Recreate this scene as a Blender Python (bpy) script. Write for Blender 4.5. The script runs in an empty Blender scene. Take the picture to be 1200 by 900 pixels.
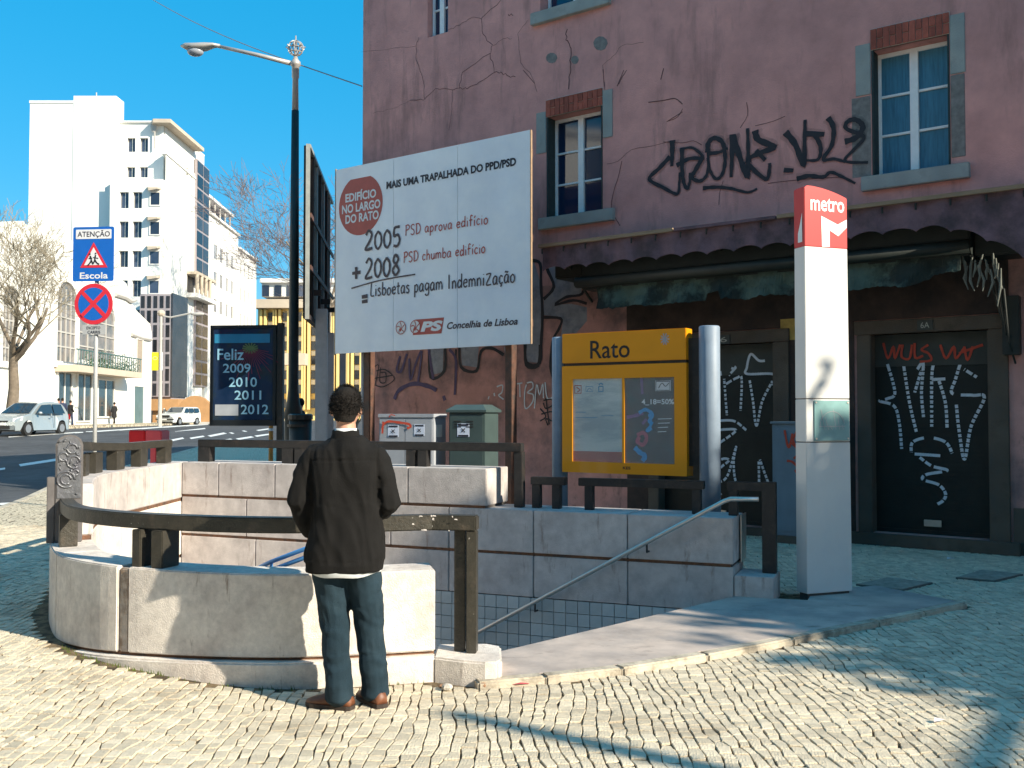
import bpy, bmesh, math, random
import numpy as np
from mathutils import Vector, Matrix, noise
random.seed(7)
R = math.radians
SC = bpy.context.scene
COL = SC.collection

# ---------------------------------------------------------------- camera
F = 1150.0; CAMZ = 1.63
PITCH = math.atan(35.0 / F)
cam = bpy.data.cameras.new('camera'); cam.lens = 36.0 * F / 1200.0; cam.sensor_width = 36.0
cam.clip_start = 0.1; cam.clip_end = 6000
camo = bpy.data.objects.new('camera', cam); COL.objects.link(camo)
camo.location = (0, 0, CAMZ); camo.rotation_euler = (R(90) + PITCH, 0, 0)
SC.camera = camo
# ---------------------------------------------------------------- sky, sun, exposure
SUN = Vector((.83, -.558, 0)).normalized(); EL = R(28.0)
world = bpy.data.worlds.new('World'); SC.world = world; world.use_nodes = True
wn = world.node_tree.nodes; wl = world.node_tree.links
bg = wn['Background']; bg.inputs['Strength'].default_value = 0.08
sky = wn.new('ShaderNodeTexSky'); sky.sky_type = 'NISHITA'; sky.sun_disc = False
sky.sun_elevation = EL; sky.sun_rotation = math.atan2(SUN.x, SUN.y)
sky.air_density = 1.0; sky.dust_density = 0.6; sky.ozone_density = 1.2
hs = wn.new('ShaderNodeHueSaturation'); hs.inputs['Saturation'].default_value = 1.5; hs.inputs['Hue'].default_value = 0.486
hs.inputs['Value'].default_value = 1.2
wm = wn.new('ShaderNodeMix'); wm.data_type = 'RGBA'; wm.inputs[0].default_value = .60; wm.inputs[7].default_value = (.02, 3.3, 6.6, 1)
wl.new(sky.outputs[0], hs.inputs['Color']); wl.new(hs.outputs[0], wm.inputs[6]); wl.new(wm.outputs[2], bg.inputs['Color'])
sl = bpy.data.lights.new('sun', 'SUN'); sl.energy = 5.0; sl.angle = R(0.6); sl.color = (1.0, .90, .72)
so = bpy.data.objects.new('sun', sl); COL.objects.link(so)
sdir = Vector((SUN.x * math.cos(EL), SUN.y * math.cos(EL), math.sin(EL)))
so.rotation_euler = sdir.to_track_quat('Z', 'Y').to_euler(); so.location = (20, -20, 30)
SC.view_settings.view_transform = 'Standard'; SC.view_settings.look = 'None'
SC.view_settings.exposure = 0.85; SC.view_settings.gamma = 1.0

# ---------------------------------------------------------------- helpers: points
cp, sp_ = math.cos(PITCH), math.sin(PITCH)
def ray(px, py):
    a, b = (px - 600) / F, (450 - py) / F
    return Vector((a, cp - b * sp_, sp_ + b * cp))
def PD(px, py, y):
    d = ray(px, py); t = y / d.y
    return Vector((d.x * t, y, CAMZ + d.z * t))
def PZ(px, py, z=0.0):
    d = ray(px, py); t = (z - CAMZ) / d.z
    return Vector((d.x * t, d.y * t, z))
def sstep(a, b, x):
    t = min(1, max(0, (x - a) / (b - a))); return t * t * (3 - 2 * t)
def g(x, y):
    z = .10 * sstep(1.2, 3.2, -x) * sstep(2, 6, y)
    if y > 17: z = z * (1 - sstep(17, 22, y)) + .1 * sstep(17, 22, y)
    if y > 18: z += .026 * (min(y, 48) - 18)
    return z
def PG(px, py, dz=0.0):
    d = ray(px, py); t = 3.0
    while t < 400:
        p = Vector((d.x * t, d.y * t, CAMZ + d.z * t))
        if p.z <= g(p.x, p.y) + dz: return p
        t += .02 if t < 60 else .2
    return p
class Frame:
    """a vertical plane: local x runs along it, local z up, local -y towards the viewer"""
    def __init__(s, o, d):
        s.o = Vector((o[0], o[1], 0)); s.d = Vector((d[0], d[1], 0)).normalized()
        s.ang = math.atan2(s.d.y, s.d.x); s.n = Vector((s.d.y, -s.d.x, 0))
    def hit(s, px, py, off=0.0):
        d = ray(px, py); c = Vector((0, 0, CAMZ)); o = s.o + s.n * off
        t = (o - c).dot(s.n) / d.dot(s.n); p = c + d * t
        return (p - s.o).dot(s.d), p.z
    def world(s, x, y, z=0): return s.o + s.d * x - s.n * y + Vector((0, 0, z))

# ---------------------------------------------------------------- helpers: objects
def tag(o, label=None, cat=None, group=None, kind=None):
    if label: o['label'] = label
    if cat: o['category'] = cat
    if group: o['group'] = group
    if kind: o['kind'] = kind
    return o
def empty(name, loc=(0, 0, 0), rz=0.0, label=None, cat=None, group=None, kind=None):
    o = bpy.data.objects.new(name, None); COL.objects.link(o); o.empty_display_size = .2
    o.location = loc; o.rotation_euler = (0, 0, rz)
    return tag(o, label, cat, group, kind)
def copy_tree(o, parent=None):
    c = o.copy(); COL.objects.link(c); c.parent = parent
    for ch in list(o.children): copy_tree(ch, c)
    return c
def link(name, me, mats, parent=None, loc=None, rot=None, smooth=False):
    if not isinstance(mats, (list, tuple)): mats = [mats]
    if not me.materials:
        for m in mats: me.materials.append(m)
    if smooth:
        me.polygons.foreach_set('use_smooth', [True] * len(me.polygons))
    o = bpy.data.objects.new(name, me); COL.objects.link(o)
    if parent: o.parent = parent
    if loc is not None: o.location = loc
    if rot is not None: o.rotation_euler = rot
    return o
class MB:
    def __init__(s): s.v = []; s.f = []; s.m = []; s.cur = 0
    def add(s, vs, fs):
        n = len(s.v); s.v += [tuple(v) for v in vs]; s.f += [tuple(i + n for i in f) for f in fs]; s.m += [s.cur] * len(fs); return s
    def box(s, x0, x1, y0, y1, z0, z1):
        return s.add([(x0,y0,z0),(x1,y0,z0),(x1,y1,z0),(x0,y1,z0),(x0,y0,z1),(x1,y0,z1),(x1,y1,z1),(x0,y1,z1)],
                     [(0,3,2,1),(4,5,6,7),(0,1,5,4),(1,2,6,5),(2,3,7,6),(3,0,4,7)])
    def quad(s, *p): return s.add(p, [tuple(range(len(p)))])
    def prism_xz(s, pts, y0, y1):
        """pts (x,z) counter-clockwise seen from -y"""
        n = len(pts); vs = [(x, y0, z) for x, z in pts] + [(x, y1, z) for x, z in pts]
        return s.add(vs, [tuple(range(n)), tuple(range(2 * n - 1, n - 1, -1))] + [(i, i + n, (i + 1) % n + n, (i + 1) % n) for i in range(n)])
    def prism_xy(s, pts, z0, z1):
        n = len(pts); vs = [(p[0], p[1], z0) for p in pts] + [(p[0], p[1], z1) for p in pts]
        return s.add(vs, [tuple(range(n - 1, -1, -1)), tuple(range(n, 2 * n))] + [(i, (i + 1) % n, (i + 1) % n + n, i + n) for i in range(n)])
    def tube(s, pts, r, n=10, caps=True):
        pts = [Vector(p) for p in pts]; rs = r if isinstance(r, (list, tuple)) else [r] * len(pts)
        base = len(s.v); up = None
        for i, p in enumerate(pts):
            t = (pts[min(i + 1, len(pts) - 1)] - pts[max(i - 1, 0)])
            t = t.normalized() if t.length > 1e-9 else Vector((0, 0, 1))
            if up is None: up = Vector((1, 0, 0)) if abs(t.x) < .8 else Vector((0, 1, 0))
            a = (up - t * up.dot(t)).normalized(); b = t.cross(a); up = a
            for k in range(n):
                w = 2 * math.pi * k / n; s.v.append(tuple(p + (a * math.cos(w) + b * math.sin(w)) * rs[i]))
        for i in range(len(pts) - 1):
            for k in range(n):
                q = base + i * n; s.f.append((q + k, q + (k + 1) % n, q + n + (k + 1) % n, q + n + k)); s.m.append(s.cur)
        if caps:
            s.f.append(tuple(base + k for k in range(n - 1, -1, -1))); s.m.append(s.cur)
            q = base + (len(pts) - 1) * n; s.f.append(tuple(q + k for k in range(n))); s.m.append(s.cur)
        return s
    def rings(s, rings, caps=True):
        """rings: list of equal-length point lists"""
        n = len(rings[0]); base = len(s.v)
        for r_ in rings: s.v += [tuple(p) for p in r_]
        for i in range(len(rings) - 1):
            for k in range(n):
                q = base + i * n; s.f.append((q + k, q + (k + 1) % n, q + n + (k + 1) % n, q + n + k)); s.m.append(s.cur)
        if caps:
            s.f.append(tuple(base + k for k in range(n - 1, -1, -1))); s.m.append(s.cur)
            q = base + (len(rings) - 1) * n; s.f.append(tuple(q + k for k in range(n))); s.m.append(s.cur)
        return s
    def ellipsoid(s, c, rx, ry, rz, n=16, m=10):
        rs = []
        for i in range(m + 1):
            a = -math.pi / 2 + math.pi * (i + .02) / (m + .04)
            rs.append([(c[0] + rx * math.cos(a) * math.cos(2 * math.pi * k / n), c[1] + ry * math.cos(a) * math.sin(2 * math.pi * k / n), c[2] + rz * math.sin(a)) for k in range(n)])
        return s.rings(rs)
    def mesh(s, name='mesh'):
        me = bpy.data.meshes.new(name); me.from_pydata(s.v, [], s.f)
        if any(s.m): me.polygons.foreach_set('material_index', s.m)
        me.update(); return me
    def build(s, name, mats, parent=None, bevel=0, smooth=False, loc=None, rot=None, fix=False):
        me = s.mesh(name)
        if bevel or fix:
            bm = bmesh.new(); bm.from_mesh(me)
            if fix: bmesh.ops.remove_doubles(bm, verts=bm.verts, dist=1e-5); bmesh.ops.recalc_face_normals(bm, faces=bm.faces)
            if bevel:
                es = [e for e in bm.edges if len(e.link_faces) == 2 and e.calc_face_angle(0) > .6]
                bmesh.ops.bevel(bm, geom=es, offset=bevel, segments=2, affect='EDGES', clamp_overlap=True)
            bm.to_mesh(me); bm.free()
        return link(name, me, mats, parent, loc, rot, smooth)
def catmull(pts, k=6):
    pts = [Vector(p) for p in pts]; out = []
    for i in range(len(pts) - 1):
        p0 = pts[max(i - 1, 0)]; p1 = pts[i]; p2 = pts[i + 1]; p3 = pts[min(i + 2, len(pts) - 1)]
        for j in range(k):
            t = j / k
            out.append(.5 * ((2 * p1) + (p2 - p0) * t + (2 * p0 - 5 * p1 + 4 * p2 - p3) * t * t + (3 * p1 - p0 - 3 * p2 + p3) * t ** 3))
    out.append(pts[-1]); return out

# ---------------------------------------------------------------- materials
def lin(c):
    return tuple((v / 12.92 if v <= .04045 else ((v + .055) / 1.055) ** 2.4) for v in c)
def mat(name, col, rough=.7, var=.12, scale=6.0, bump=.0, bscale=60.0, metal=0.0, spec=.5, col2=None, c2scale=2.0, c2lo=.5, c2hi=.65, stain=None, coat=0.0, obrand=0.0, attr=None, stretch=(1,1,1), emit=None, trans=0.0, alpha=1.0):
    m = bpy.data.materials.new(name); m.use_nodes = True
    N = m.node_tree.nodes; L = m.node_tree.links; b = N['Principled BSDF']
    b.inputs['Roughness'].default_value = rough; b.inputs['Metallic'].default_value = metal
    b.inputs['Specular IOR Level'].default_value = spec; b.inputs['Coat Weight'].default_value = coat
    tc = N.new('ShaderNodeTexCoord'); mp = N.new('ShaderNodeMapping'); mp.inputs['Scale'].default_value = stretch
    L.new(tc.outputs['Object'], mp.inputs['Vector'])
    def ns(sc_, det=5, rg=.6):
        n = N.new('ShaderNodeTexNoise'); n.inputs['Scale'].default_value = sc_; n.inputs['Detail'].default_value = det; n.inputs['Roughness'].default_value = rg
        L.new(mp.outputs[0], n.inputs['Vector']); return n
    rgb = N.new('ShaderNodeRGB'); rgb.outputs[0].default_value = (*col, 1); cur = rgb.outputs[0]
    def mix(fac, a, bcol, mode='MIX'):
        x = N.new('ShaderNodeMix'); x.data_type = 'RGBA'; x.blend_type = mode
        if isinstance(fac, float): x.inputs[0].default_value = fac
        else: L.new(fac, x.inputs[0])
        L.new(a, x.inputs[6])
        if isinstance(bcol, tuple): x.inputs[7].default_value = (*bcol, 1)
        else: L.new(bcol, x.inputs[7])
        return x.outputs[2]
    if col2 is not None:
        n = ns(c2scale, 6, .65); cr = N.new('ShaderNodeMapRange'); cr.inputs[1].default_value = c2lo; cr.inputs[2].default_value = c2hi
        L.new(n.outputs[0], cr.inputs[0]); cur = mix(cr.outputs[0], cur, col2)
    if stain is not None:   # (colour, scale, lo, hi, stretch)
        mp2 = N.new('ShaderNodeMapping'); mp2.inputs['Scale'].default_value = stain[4]
        L.new(tc.outputs['Object'], mp2.inputs['Vector'])
        n = N.new('ShaderNodeTexNoise'); n.inputs['Scale'].default_value = stain[1]; n.inputs['Detail'].default_value = 6; n.inputs['Roughness'].default_value = .7
        L.new(mp2.outputs[0], n.inputs['Vector'])
        cr = N.new('ShaderNodeMapRange'); cr.inputs[1].default_value = stain[2]; cr.inputs[2].default_value = stain[3]
        L.new(n.outputs[0], cr.inputs[0]); cur = mix(cr.outputs[0], cur, stain[0])
    if var > 0:
        n = ns(scale); mr = N.new('ShaderNodeMapRange'); mr.inputs[1].default_value = .3; mr.inputs[2].default_value = .7
        mr.inputs[3].default_value = 1 - var; mr.inputs[4].default_value = 1 + var
        L.new(n.outputs[0], mr.inputs[0])
        cc = N.new('ShaderNodeCombineColor')
        for k in range(3): L.new(mr.outputs[0], cc.inputs[k])
        cur = mix(1.0, cur, cc.outputs[0], 'MULTIPLY')
    if attr or obrand:
        if attr: at = N.new('ShaderNodeAttribute'); at.attribute_name = attr; src = at.outputs['Fac']
        else: src = N.new('ShaderNodeObjectInfo').outputs['Random']
        mr = N.new('ShaderNodeMapRange'); k = obrand or .2; mr.inputs[3].default_value = 1 - k; mr.inputs[4].default_value = 1 + k
        L.new(src, mr.inputs[0]); cc = N.new('ShaderNodeCombineColor')
        for q in range(3): L.new(mr.outputs[0], cc.inputs[q])
        cur = mix(1.0, cur, cc.outputs[0], 'MULTIPLY')
    L.new(cur, b.inputs['Base Color'])
    if bump > 0:
        n = ns(bscale, 4, .6); bp = N.new('ShaderNodeBump'); bp.inputs['Strength'].default_value = bump; bp.inputs['Distance'].default_value = .02
        L.new(n.outputs[0], bp.inputs['Height']); L.new(bp.outputs[0], b.inputs['Normal'])
    if emit: b.inputs['Emission Color'].default_value = (*emit[0], 1); b.inputs['Emission Strength'].default_value = emit[1]
    if alpha < 1: b.inputs['Alpha'].default_value = alpha
    return m
M = {}
_mat = mat
def matte(*a, **k):
    k['spec'] = .18; return _mat(*a, **k)
M['limestone'] = matte('pale_limestone_panel', (.54,.50,.48), .75, .14, 9, .25, 90, col2=(.42,.38,.37), c2scale=2.2, c2lo=.45, c2hi=.75, stain=((.26,.20,.17), 8, .57, .74, (1.4,1.4,.3)), obrand=.06)
M['limestone_old'] = matte('weathered_limestone', (.74,.68,.62), .8, .13, 22, .40, 110, col2=(.55,.49,.45), c2scale=2.6, c2lo=.45, c2hi=.68, stain=((.26,.20,.16), 9, .60, .74, (1.6,1.6,.28)), obrand=.05)
M['rust'] = mat('rusty_steel', (.16,.075,.04), .8, .3, 20, .3, 80, col2=(.07,.05,.04), c2scale=8)
M['joint_grey'] = mat('stained_joint', (.50,.42,.36), .9, .3, 14, .4, 60, col2=(.30,.21,.15), c2scale=9, c2lo=.45, c2hi=.6)
M['core'] = mat('dark_core', (.10,.09,.085), .9, .2, 10)
M['slab'] = matte('worn_grey_slab', (.50,.42,.37), .72, .12, 4, .12, 150, col2=(.34,.30,.28), c2scale=1.6, c2lo=.4, c2hi=.62, stain=((.20,.17,.15), 3, .58, .78, (1,2.2,1)))
M['kerb'] = matte('kerb_stone', (.50,.44,.35), .8, .2, 12, .4, 60, col2=(.22,.19,.15), c2scale=5, c2lo=.5, c2hi=.68, obrand=.08)
M['railpaint'] = mat('dark_olive_iron', (.040,.036,.028), .42, .25, 14, .25, 60, col2=(.075,.06,.045), c2scale=9, c2lo=.55, c2hi=.7, stain=((.36,.34,.31), 26, .665, .70, (1,1,1)))
M['railblack'] = mat('black_iron', (.022,.021,.021), .45, .25, 14, .2, 60, col2=(.05,.035,.028), c2scale=7, c2lo=.55, c2hi=.7)
M['steel'] = mat('brushed_steel', (.72,.66,.60), .38, .06, 30, 0, 0, metal=.9)
M['bluesteel'] = mat('blue_grey_painted_steel', (.20,.26,.34), .55, .10, 8, .05, 40)
M['tile'] = mat('glazed_grey_tile', (.50,.54,.54), .3, .10, 6, .05, 40, stain=((.20,.19,.17), 9, .6, .75, (1,1,1)), obrand=.10)
M['grout'] = mat('dark_grout', (.07,.065,.06), .9, .2, 20)
M['cobble'] = matte('calcada_stone', (.66,.57,.43), .75, .10, 30, .6, 90, col2=(.57,.50,.39), c2scale=14, c2lo=.45, c2hi=.7, attr='rnd', obrand=.17, stain=((.40,.33,.24), 1.1, .52, .72, (1,1,1)))
M['cobble_obj'] = matte('calcada_stone_single', (.66,.57,.43), .75, .10, 30, .6, 90, col2=(.57,.50,.39), c2scale=14, c2lo=.45, c2hi=.7, obrand=.17)
M['joint'] = matte('joint_sand', (.22,.16,.095), .95, .35, 40, .6, 200, col2=(.07,.055,.04), c2scale=9, c2lo=.45, c2hi=.6)
M['asphalt'] = matte('asphalt', (.085,.088,.095), .85, .2, 3, .3, 120, col2=(.065,.067,.072), c2scale=.4, c2lo=.4, c2hi=.6)
M['white_paint'] = mat('worn_road_paint', (.70,.70,.68), .7, .15, 8, col2=(.35,.35,.35), c2scale=6, c2lo=.58, c2hi=.7)
M['earth'] = mat('ground_earth', (.36,.31,.24), .95, .3, .5, .3, 30)
def cobble_far():
    m = matte('far_calcada', (.62,.54,.40), .75, .15, 3)
    N = m.node_tree.nodes; L = m.node_tree.links; b = N['Principled BSDF']
    src = b.inputs['Base Color'].links[0].from_socket
    tc = N.new('ShaderNodeTexCoord'); mp = N.new('ShaderNodeMapping'); mp.inputs['Scale'].default_value = (11.5, 9.5, 1); L.new(tc.outputs['Object'], mp.inputs[0])
    v = N.new('ShaderNodeTexVoronoi'); v.feature = 'DISTANCE_TO_EDGE'; v.inputs['Scale'].default_value = 1.0; v.inputs['Randomness'].default_value = .6; L.new(mp.outputs[0], v.inputs['Vector'])
    mr = N.new('ShaderNodeMapRange'); mr.inputs[1].default_value = .03; mr.inputs[2].default_value = .10; L.new(v.outputs[0], mr.inputs[0])
    x = N.new('ShaderNodeMix'); x.data_type = 'RGBA'; L.new(mr.outputs[0], x.inputs[0]); x.inputs[6].default_value = (.15,.115,.08,1); L.new(src, x.inputs[7]); L.new(x.outputs[2], b.inputs['Base Color'])
    bp = N.new('ShaderNodeBump'); bp.inputs['Strength'].default_value = .6; bp.inputs['Distance'].default_value = .02; L.new(mr.outputs[0], bp.inputs['Height']); L.new(bp.outputs[0], b.inputs['Normal'])
    return m
M['far_cobble'] = cobble_far()

# ---------------------------------------------------------------- writing and paint
def text_obj(s, parent, x, z, w, h, y, m, name='lettering', bold=0.0, shear=0.0, rot=0.0, depth=0.0):
    cu = bpy.data.curves.new('t', 'FONT'); cu.body = s; cu.size = 1; cu.offset = bold; cu.shear = shear; cu.resolution_u = 3
    if depth: cu.extrude = depth
    o = bpy.data.objects.new('t', cu); COL.objects.link(o)
    dg = bpy.context.evaluated_depsgraph_get(); me = bpy.data.meshes.new_from_object(o.evaluated_get(dg))
    bpy.data.objects.remove(o); bpy.data.curves.remove(cu)
    n = len(me.vertices); co = np.empty(n * 3); me.vertices.foreach_get('co', co); co = co.reshape(-1, 3)
    if n == 0: return None
    x0, y0 = co[:, 0].min(), co[:, 1].min(); ww, hh = np.ptp(co[:, 0]), np.ptp(co[:, 1])
    sx = w / ww if w else h / hh; sy = h / hh if h else sx
    X = (co[:, 0] - x0) * sx; Z = (co[:, 1] - y0) * sy; D = co[:, 2]
    c, s_ = math.cos(rot), math.sin(rot)
    out = np.stack([x + X * c - Z * s_, y - D, z + X * s_ + Z * c], 1)
    me.vertices.foreach_set('co', out.ravel()); me.materials.clear(); me.update()
    return link(name, me, m, parent)
YOFF = [0.0]
def ribbon(mb, pts, w, y, smooth=4, taper=0.0):
    """flat painted stroke in the local x-z plane at depth y (slightly stepped so strokes never coincide)"""
    P = [Vector((p[0], p[1], 0)) for p in pts]
    if smooth and len(P) > 2: P = catmull(P, smooth)
    n = len(P); vs = []; YOFF[0] = (YOFF[0] + .00037) % .003
    for i, p in enumerate(P):
        t = P[min(i + 1, n - 1)] - P[max(i - 1, 0)]
        if t.length < 1e-9: t = Vector((1, 0, 0))
        t.normalize(); q = Vector((-t.y, t.x, 0)); ww = w * .5 * (1 + .12 * math.sin(i * 1.7)) * (1 + taper * (.5 - i / n))
        yy = y - YOFF[0] - .0016 * i / max(n, 18)
        vs += [(p.x + q.x * ww, yy, p.y + q.y * ww), (p.x - q.x * ww, yy, p.y - q.y * ww)]
    mb.add(vs, [(2 * i + 1, 2 * i + 3, 2 * i + 2, 2 * i) for i in range(n - 1)])
def fill(mb, pts, y):
    YOFF[0] = (YOFF[0] + .00037) % .003
    mb.add([(p[0], y - YOFF[0], p[1]) for p in pts], [tuple(range(len(pts)))])
# ================================================================ terrain
def kx(y):
    P = [(-20, -7.2), (8, -7.4), (15.6, -8.15), (20, -9.3), (26, -9.9), (34, -10.6)]
    for (a, b), (c, d) in zip(P, P[1:]):
        if y <= c: return b + (d - b) * max(0, (y - a)) / (c - a)
    return P[-1][1]
def sheet(name, xs_of_y, ys, zf, mats, kind='structure', mi=None, skip=None, parent=None, skirt=0):
    V = []; Fc = []; MI = []; nx = len(xs_of_y(ys[0]))
    for y in ys:
        for x in xs_of_y(y): V.append((x, y, zf(x, y)))
    for j in range(len(ys) - 1):
        for i in range(nx - 1):
            q = j * nx + i; c = [(V[q][k] + V[q + nx + 1][k]) / 2 for k in range(3)]
            if skip and skip(c[0], c[1]): continue
            Fc.append((q, q + 1, q + nx + 1, q + nx)); MI.append(mi(c[0], c[1]) if mi else 0)
    if skirt:
        nr = len(ys)
        def side(idx, rev=False):
            for a, b in zip(idx, idx[1:]):
                n = len(V); V.extend([(V[a][0], V[a][1], V[a][2] - skirt), (V[b][0], V[b][1], V[b][2] - skirt)])
                Fc.append((a, n, n + 1, b) if not rev else (a, b, n + 1, n)); MI.append(0)
        side([j * nx for j in range(nr)], True); side([j * nx + nx - 1 for j in range(nr)])
        side(list(range(nx))); side([(nr - 1) * nx + i for i in range(nx)], True)
    me = bpy.data.meshes.new(name); me.from_pydata(V, [], Fc); me.polygons.foreach_set('material_index', MI); me.update()
    o = link(name, me, mats, parent); tag(o, kind=kind); return o
def lin_(a, b, n): return [a + (b - a) * i / n for i in range(n + 1)]

# ---- plan of the stair entrance
OUT = catmull([(-.47, 6.07, 0), (-1.40, 5.905, 0), (-2.30, 6.13, 0), (-2.95, 6.56, 0), (-3.36, 7.18, 0), (-3.72, 8.0, 0), (-3.93, 8.8, 0), (-3.95, 9.9, 0), (-3.95, 11.15, 0)], 10)
def offs(path, d):
    out = []
    for i, p in enumerate(path):
        t = path[min(i + 1, len(path) - 1)] - path[max(i - 1, 0)]; t.normalize()
        out.append(p + Vector((t.y, -t.x, 0)) * d)       # to the right of the walking direction = into the pit
    return out
TH = .30
INN = offs(OUT, TH)
OB = Vector((-3.63, 10.86, 0)); EB = Vector((.925, -.38, 0)).normalized(); NB = Vector((EB.y, -EB.x, 0))  # NB towards the camera
BW = Frame(OB, EB)
SLAB = [PZ(560, 800, .05), PZ(640, 793, .05), PZ(730, 783, .05), PZ(830, 767, .05), PZ(930, 748, .05), PZ(1030, 728, .05), PZ(1134, 706, .05),
        Vector((3.35, 9.1, .05)), BW.world(6.62, .55, .05), BW.world(6.62, 0.05, .05), BW.world(6.02, 0.0, .05), Vector((-.05, 6.62, .05)), Vector((-.42, 6.35, .05)), Vector((-.40, 6.0, .05))]
def inpoly(x, y, poly):
    c = False; n = len(poly); j = n - 1
    for i in range(n):
        xi, yi, xj, yj = poly[i][0], poly[i][1], poly[j][0], poly[j][1]
        if (yi > y) != (yj > y) and x < (xj - xi) * (y - yi) / (yj - yi) + xi: c = not c
        j = i
    return c
MID = offs(OUT, .16)
PIT = [(p.x, p.y) for p in MID] + [(OB - NB * .25).to_tuple()[:2], BW.world(6.0, .25).to_tuple()[:2], BW.world(6.06, .02).to_tuple()[:2], (.0, 6.60), (-.40, 6.33)]
PLO = offs(OUT, -.10)
FOOT = [(p.x, p.y) for p in PLO] + [BW.world(-.4, .6).to_tuple()[:2], BW.world(6.05, .55).to_tuple()[:2], BW.world(6.62, .5).to_tuple()[:2]] + [(p.x, p.y) for p in SLAB[7::-1]] + [(-.05, 5.78), (-.5, 5.92)]

ys = lin_(-14, 3, 8) + lin_(3, 13, 50)[1:] + lin_(13, 36, 46)[1:]
def px_of(y):
    k = kx(y); return [k] + lin_(-7, 7, 70) + lin_(7, 30, 12)[1:]
pav = sheet('pavement', px_of, ys, g, [M['far_cobble'], M['joint']], skip=lambda x, y: inpoly(x, y, PIT), mi=lambda x, y: 1 if (2.5 < y < 13.4 and abs(x) < .62 * y + 2.2) else 0, skirt=.25)
tag(pav, 'pale limestone cobbled pavement around the stair entrance')
# base ground to the horizon
gx = [-3000, -900, -300, -120, -70] + lin_(-60, 40, 50) + [60, 120, 400, 1200, 3000]
gy = [-3000, -900, -300, -60, -20] + lin_(-14, 60, 74) + [80, 120, 200, 500, 1200, 3500]
PITBOX = lambda x, y: -5.2 < x < 3.0 and 4.6 < y < 13.0
gr = sheet('ground', lambda y: gx, gy, lambda x, y: g(x, y) - .20, [M['earth']], skip=PITBOX)
# road
rd = sheet('road', lambda y: [-60, -45, -34, -26.5, -20, -14, kx(y) + .02] if y < 36 else [-60, -45, -34, -26.5, -20, -14, 60], lin_(-14, 35.9, 50) + [36.02] + lin_(37, 48, 11) + [60, 90, 180], lambda x, y: g(x, y) - .13, [M['asphalt']])
fp = sheet('far_pavement', lambda y: [-60, -33, -31, -26.4], [20, 30, 40, 48, 60, 84, 86.5], lambda x, y: g(x, y), [M['far_cobble']], skirt=.2)
fp2 = sheet('side_pavement', lambda y: [-32, -29, -27.6], [86.7, 100, 130, 170], lambda x, y: g(x, y), [M['far_cobble']], skirt=.2)
# kerb of the near pavement
yk = 6.0; k = 0
while yk < 34:
    a = Vector((kx(yk) - .14, yk, 0)); b = Vector((kx(yk + .98) - .14, yk + .98, 0)); zz = g(a.x, a.y)
    mb = MB(); z0 = g(a.x, a.y); z1 = g(b.x, b.y)
    mb.add([(a.x, a.y, z0 - .2), (a.x + .145, a.y, z0 - .2), (b.x + .145, b.y, z1 - .2), (b.x, b.y, z1 - .2), (a.x, a.y, z0 + .006), (a.x + .145, a.y, z0 + .006), (b.x + .145, b.y, z1 + .006), (b.x, b.y, z1 + .006)],
           [(0,3,2,1),(4,5,6,7),(0,1,5,4),(1,2,6,5),(2,3,7,6),(3,0,4,7)])
    mb.build('kerb_stone', M['kerb'], pav); yk += 1.0
# road markings
mk = MB()
def mark(pts):
    P = [PG(x, y, -.126) for x, y in pts]; mk.quad(*[(p.x, p.y, g(p.x, p.y) - .126) for p in P])
for q in [[(22,544),(68,537),(70,539.5),(24,546.5)], [(-6,549.5),(6,548),(6,550),(-6,552)], [(196,516),(214,512.5),(216,514),(199,517.6)],
          [(222,513),(238,510.5),(240,511.8),(224,514.5)], [(243,510.5),(262,506.8),(266,508),(247,511.9)], [(268,507),(286,504.4),(290,505.6),(272,508.3)],
          [(250,517),(270,514),(273,515.2),(253,518.4)], [(276,514),(294,511.2),(298,512.4),(280,515.4)], [(298,510.5),(316,508),(319,509),(301,511.9)],
          [(0,589.5),(26,588),(26,590.5),(0,592)], [(205,505.5),(240,501.5),(241,502.6),(206,507)], [(300,504),(318,501.5),(320,502.5),(303,505)]]:
    mark(q)
for a in range(0, 9):
    x0 = 10 + a * 26; y0 = 511.2 - a * 1.62; mark([(x0, y0), (x0 + 26, y0 - 1.62), (x0 + 26, y0 - .5), (x0, y0 + 1.4)])
mk.build('road_marking', M['white_paint'], rd)

# ---- cobblestones
rnd = random.Random(3)
stones = []
W0, L0 = .065, .080
i0, i1 = int(-10 / W0), int(10 / W0)
for i in range(i0, i1):
    y = 2.6 + rnd.random() * L0
    lw = W0
    while y < 13.4:
        l = L0 * rnd.uniform(.72, 1.38)
        xc = (i + .5) * W0; yc = y + l / 2
        if abs(xc) < .6 * yc + 1.6 and xc > kx(yc) + .12:
            def wx(ii, yy):
                return ii * W0 + .020 * math.sin(yy * 3.1 + ii * .35) + .034 * noise.noise(Vector((ii * .23, yy * 1.3, 0))) + .030 * .85 * noise.noise(Vector((ii * 1.7, yy * 8.0, 4.0)))
            gp = .0024 + rnd.random() * .0034
            tl = rnd.uniform(-.016, .016)
            c = [(wx(i, y) + gp, y + gp), (wx(i + 1, y) - gp, y + gp + tl), (wx(i + 1, y + l) - gp, y + l - gp + tl), (wx(i, y + l) + gp, y + l - gp)]
            if not inpoly(xc, yc, FOOT): stones.append((math.hypot(xc, yc), c, rnd.random(), rnd.uniform(.006, .012), rnd.uniform(-.022, .022), rnd.uniform(-.02, .02)))
        y += l
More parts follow.
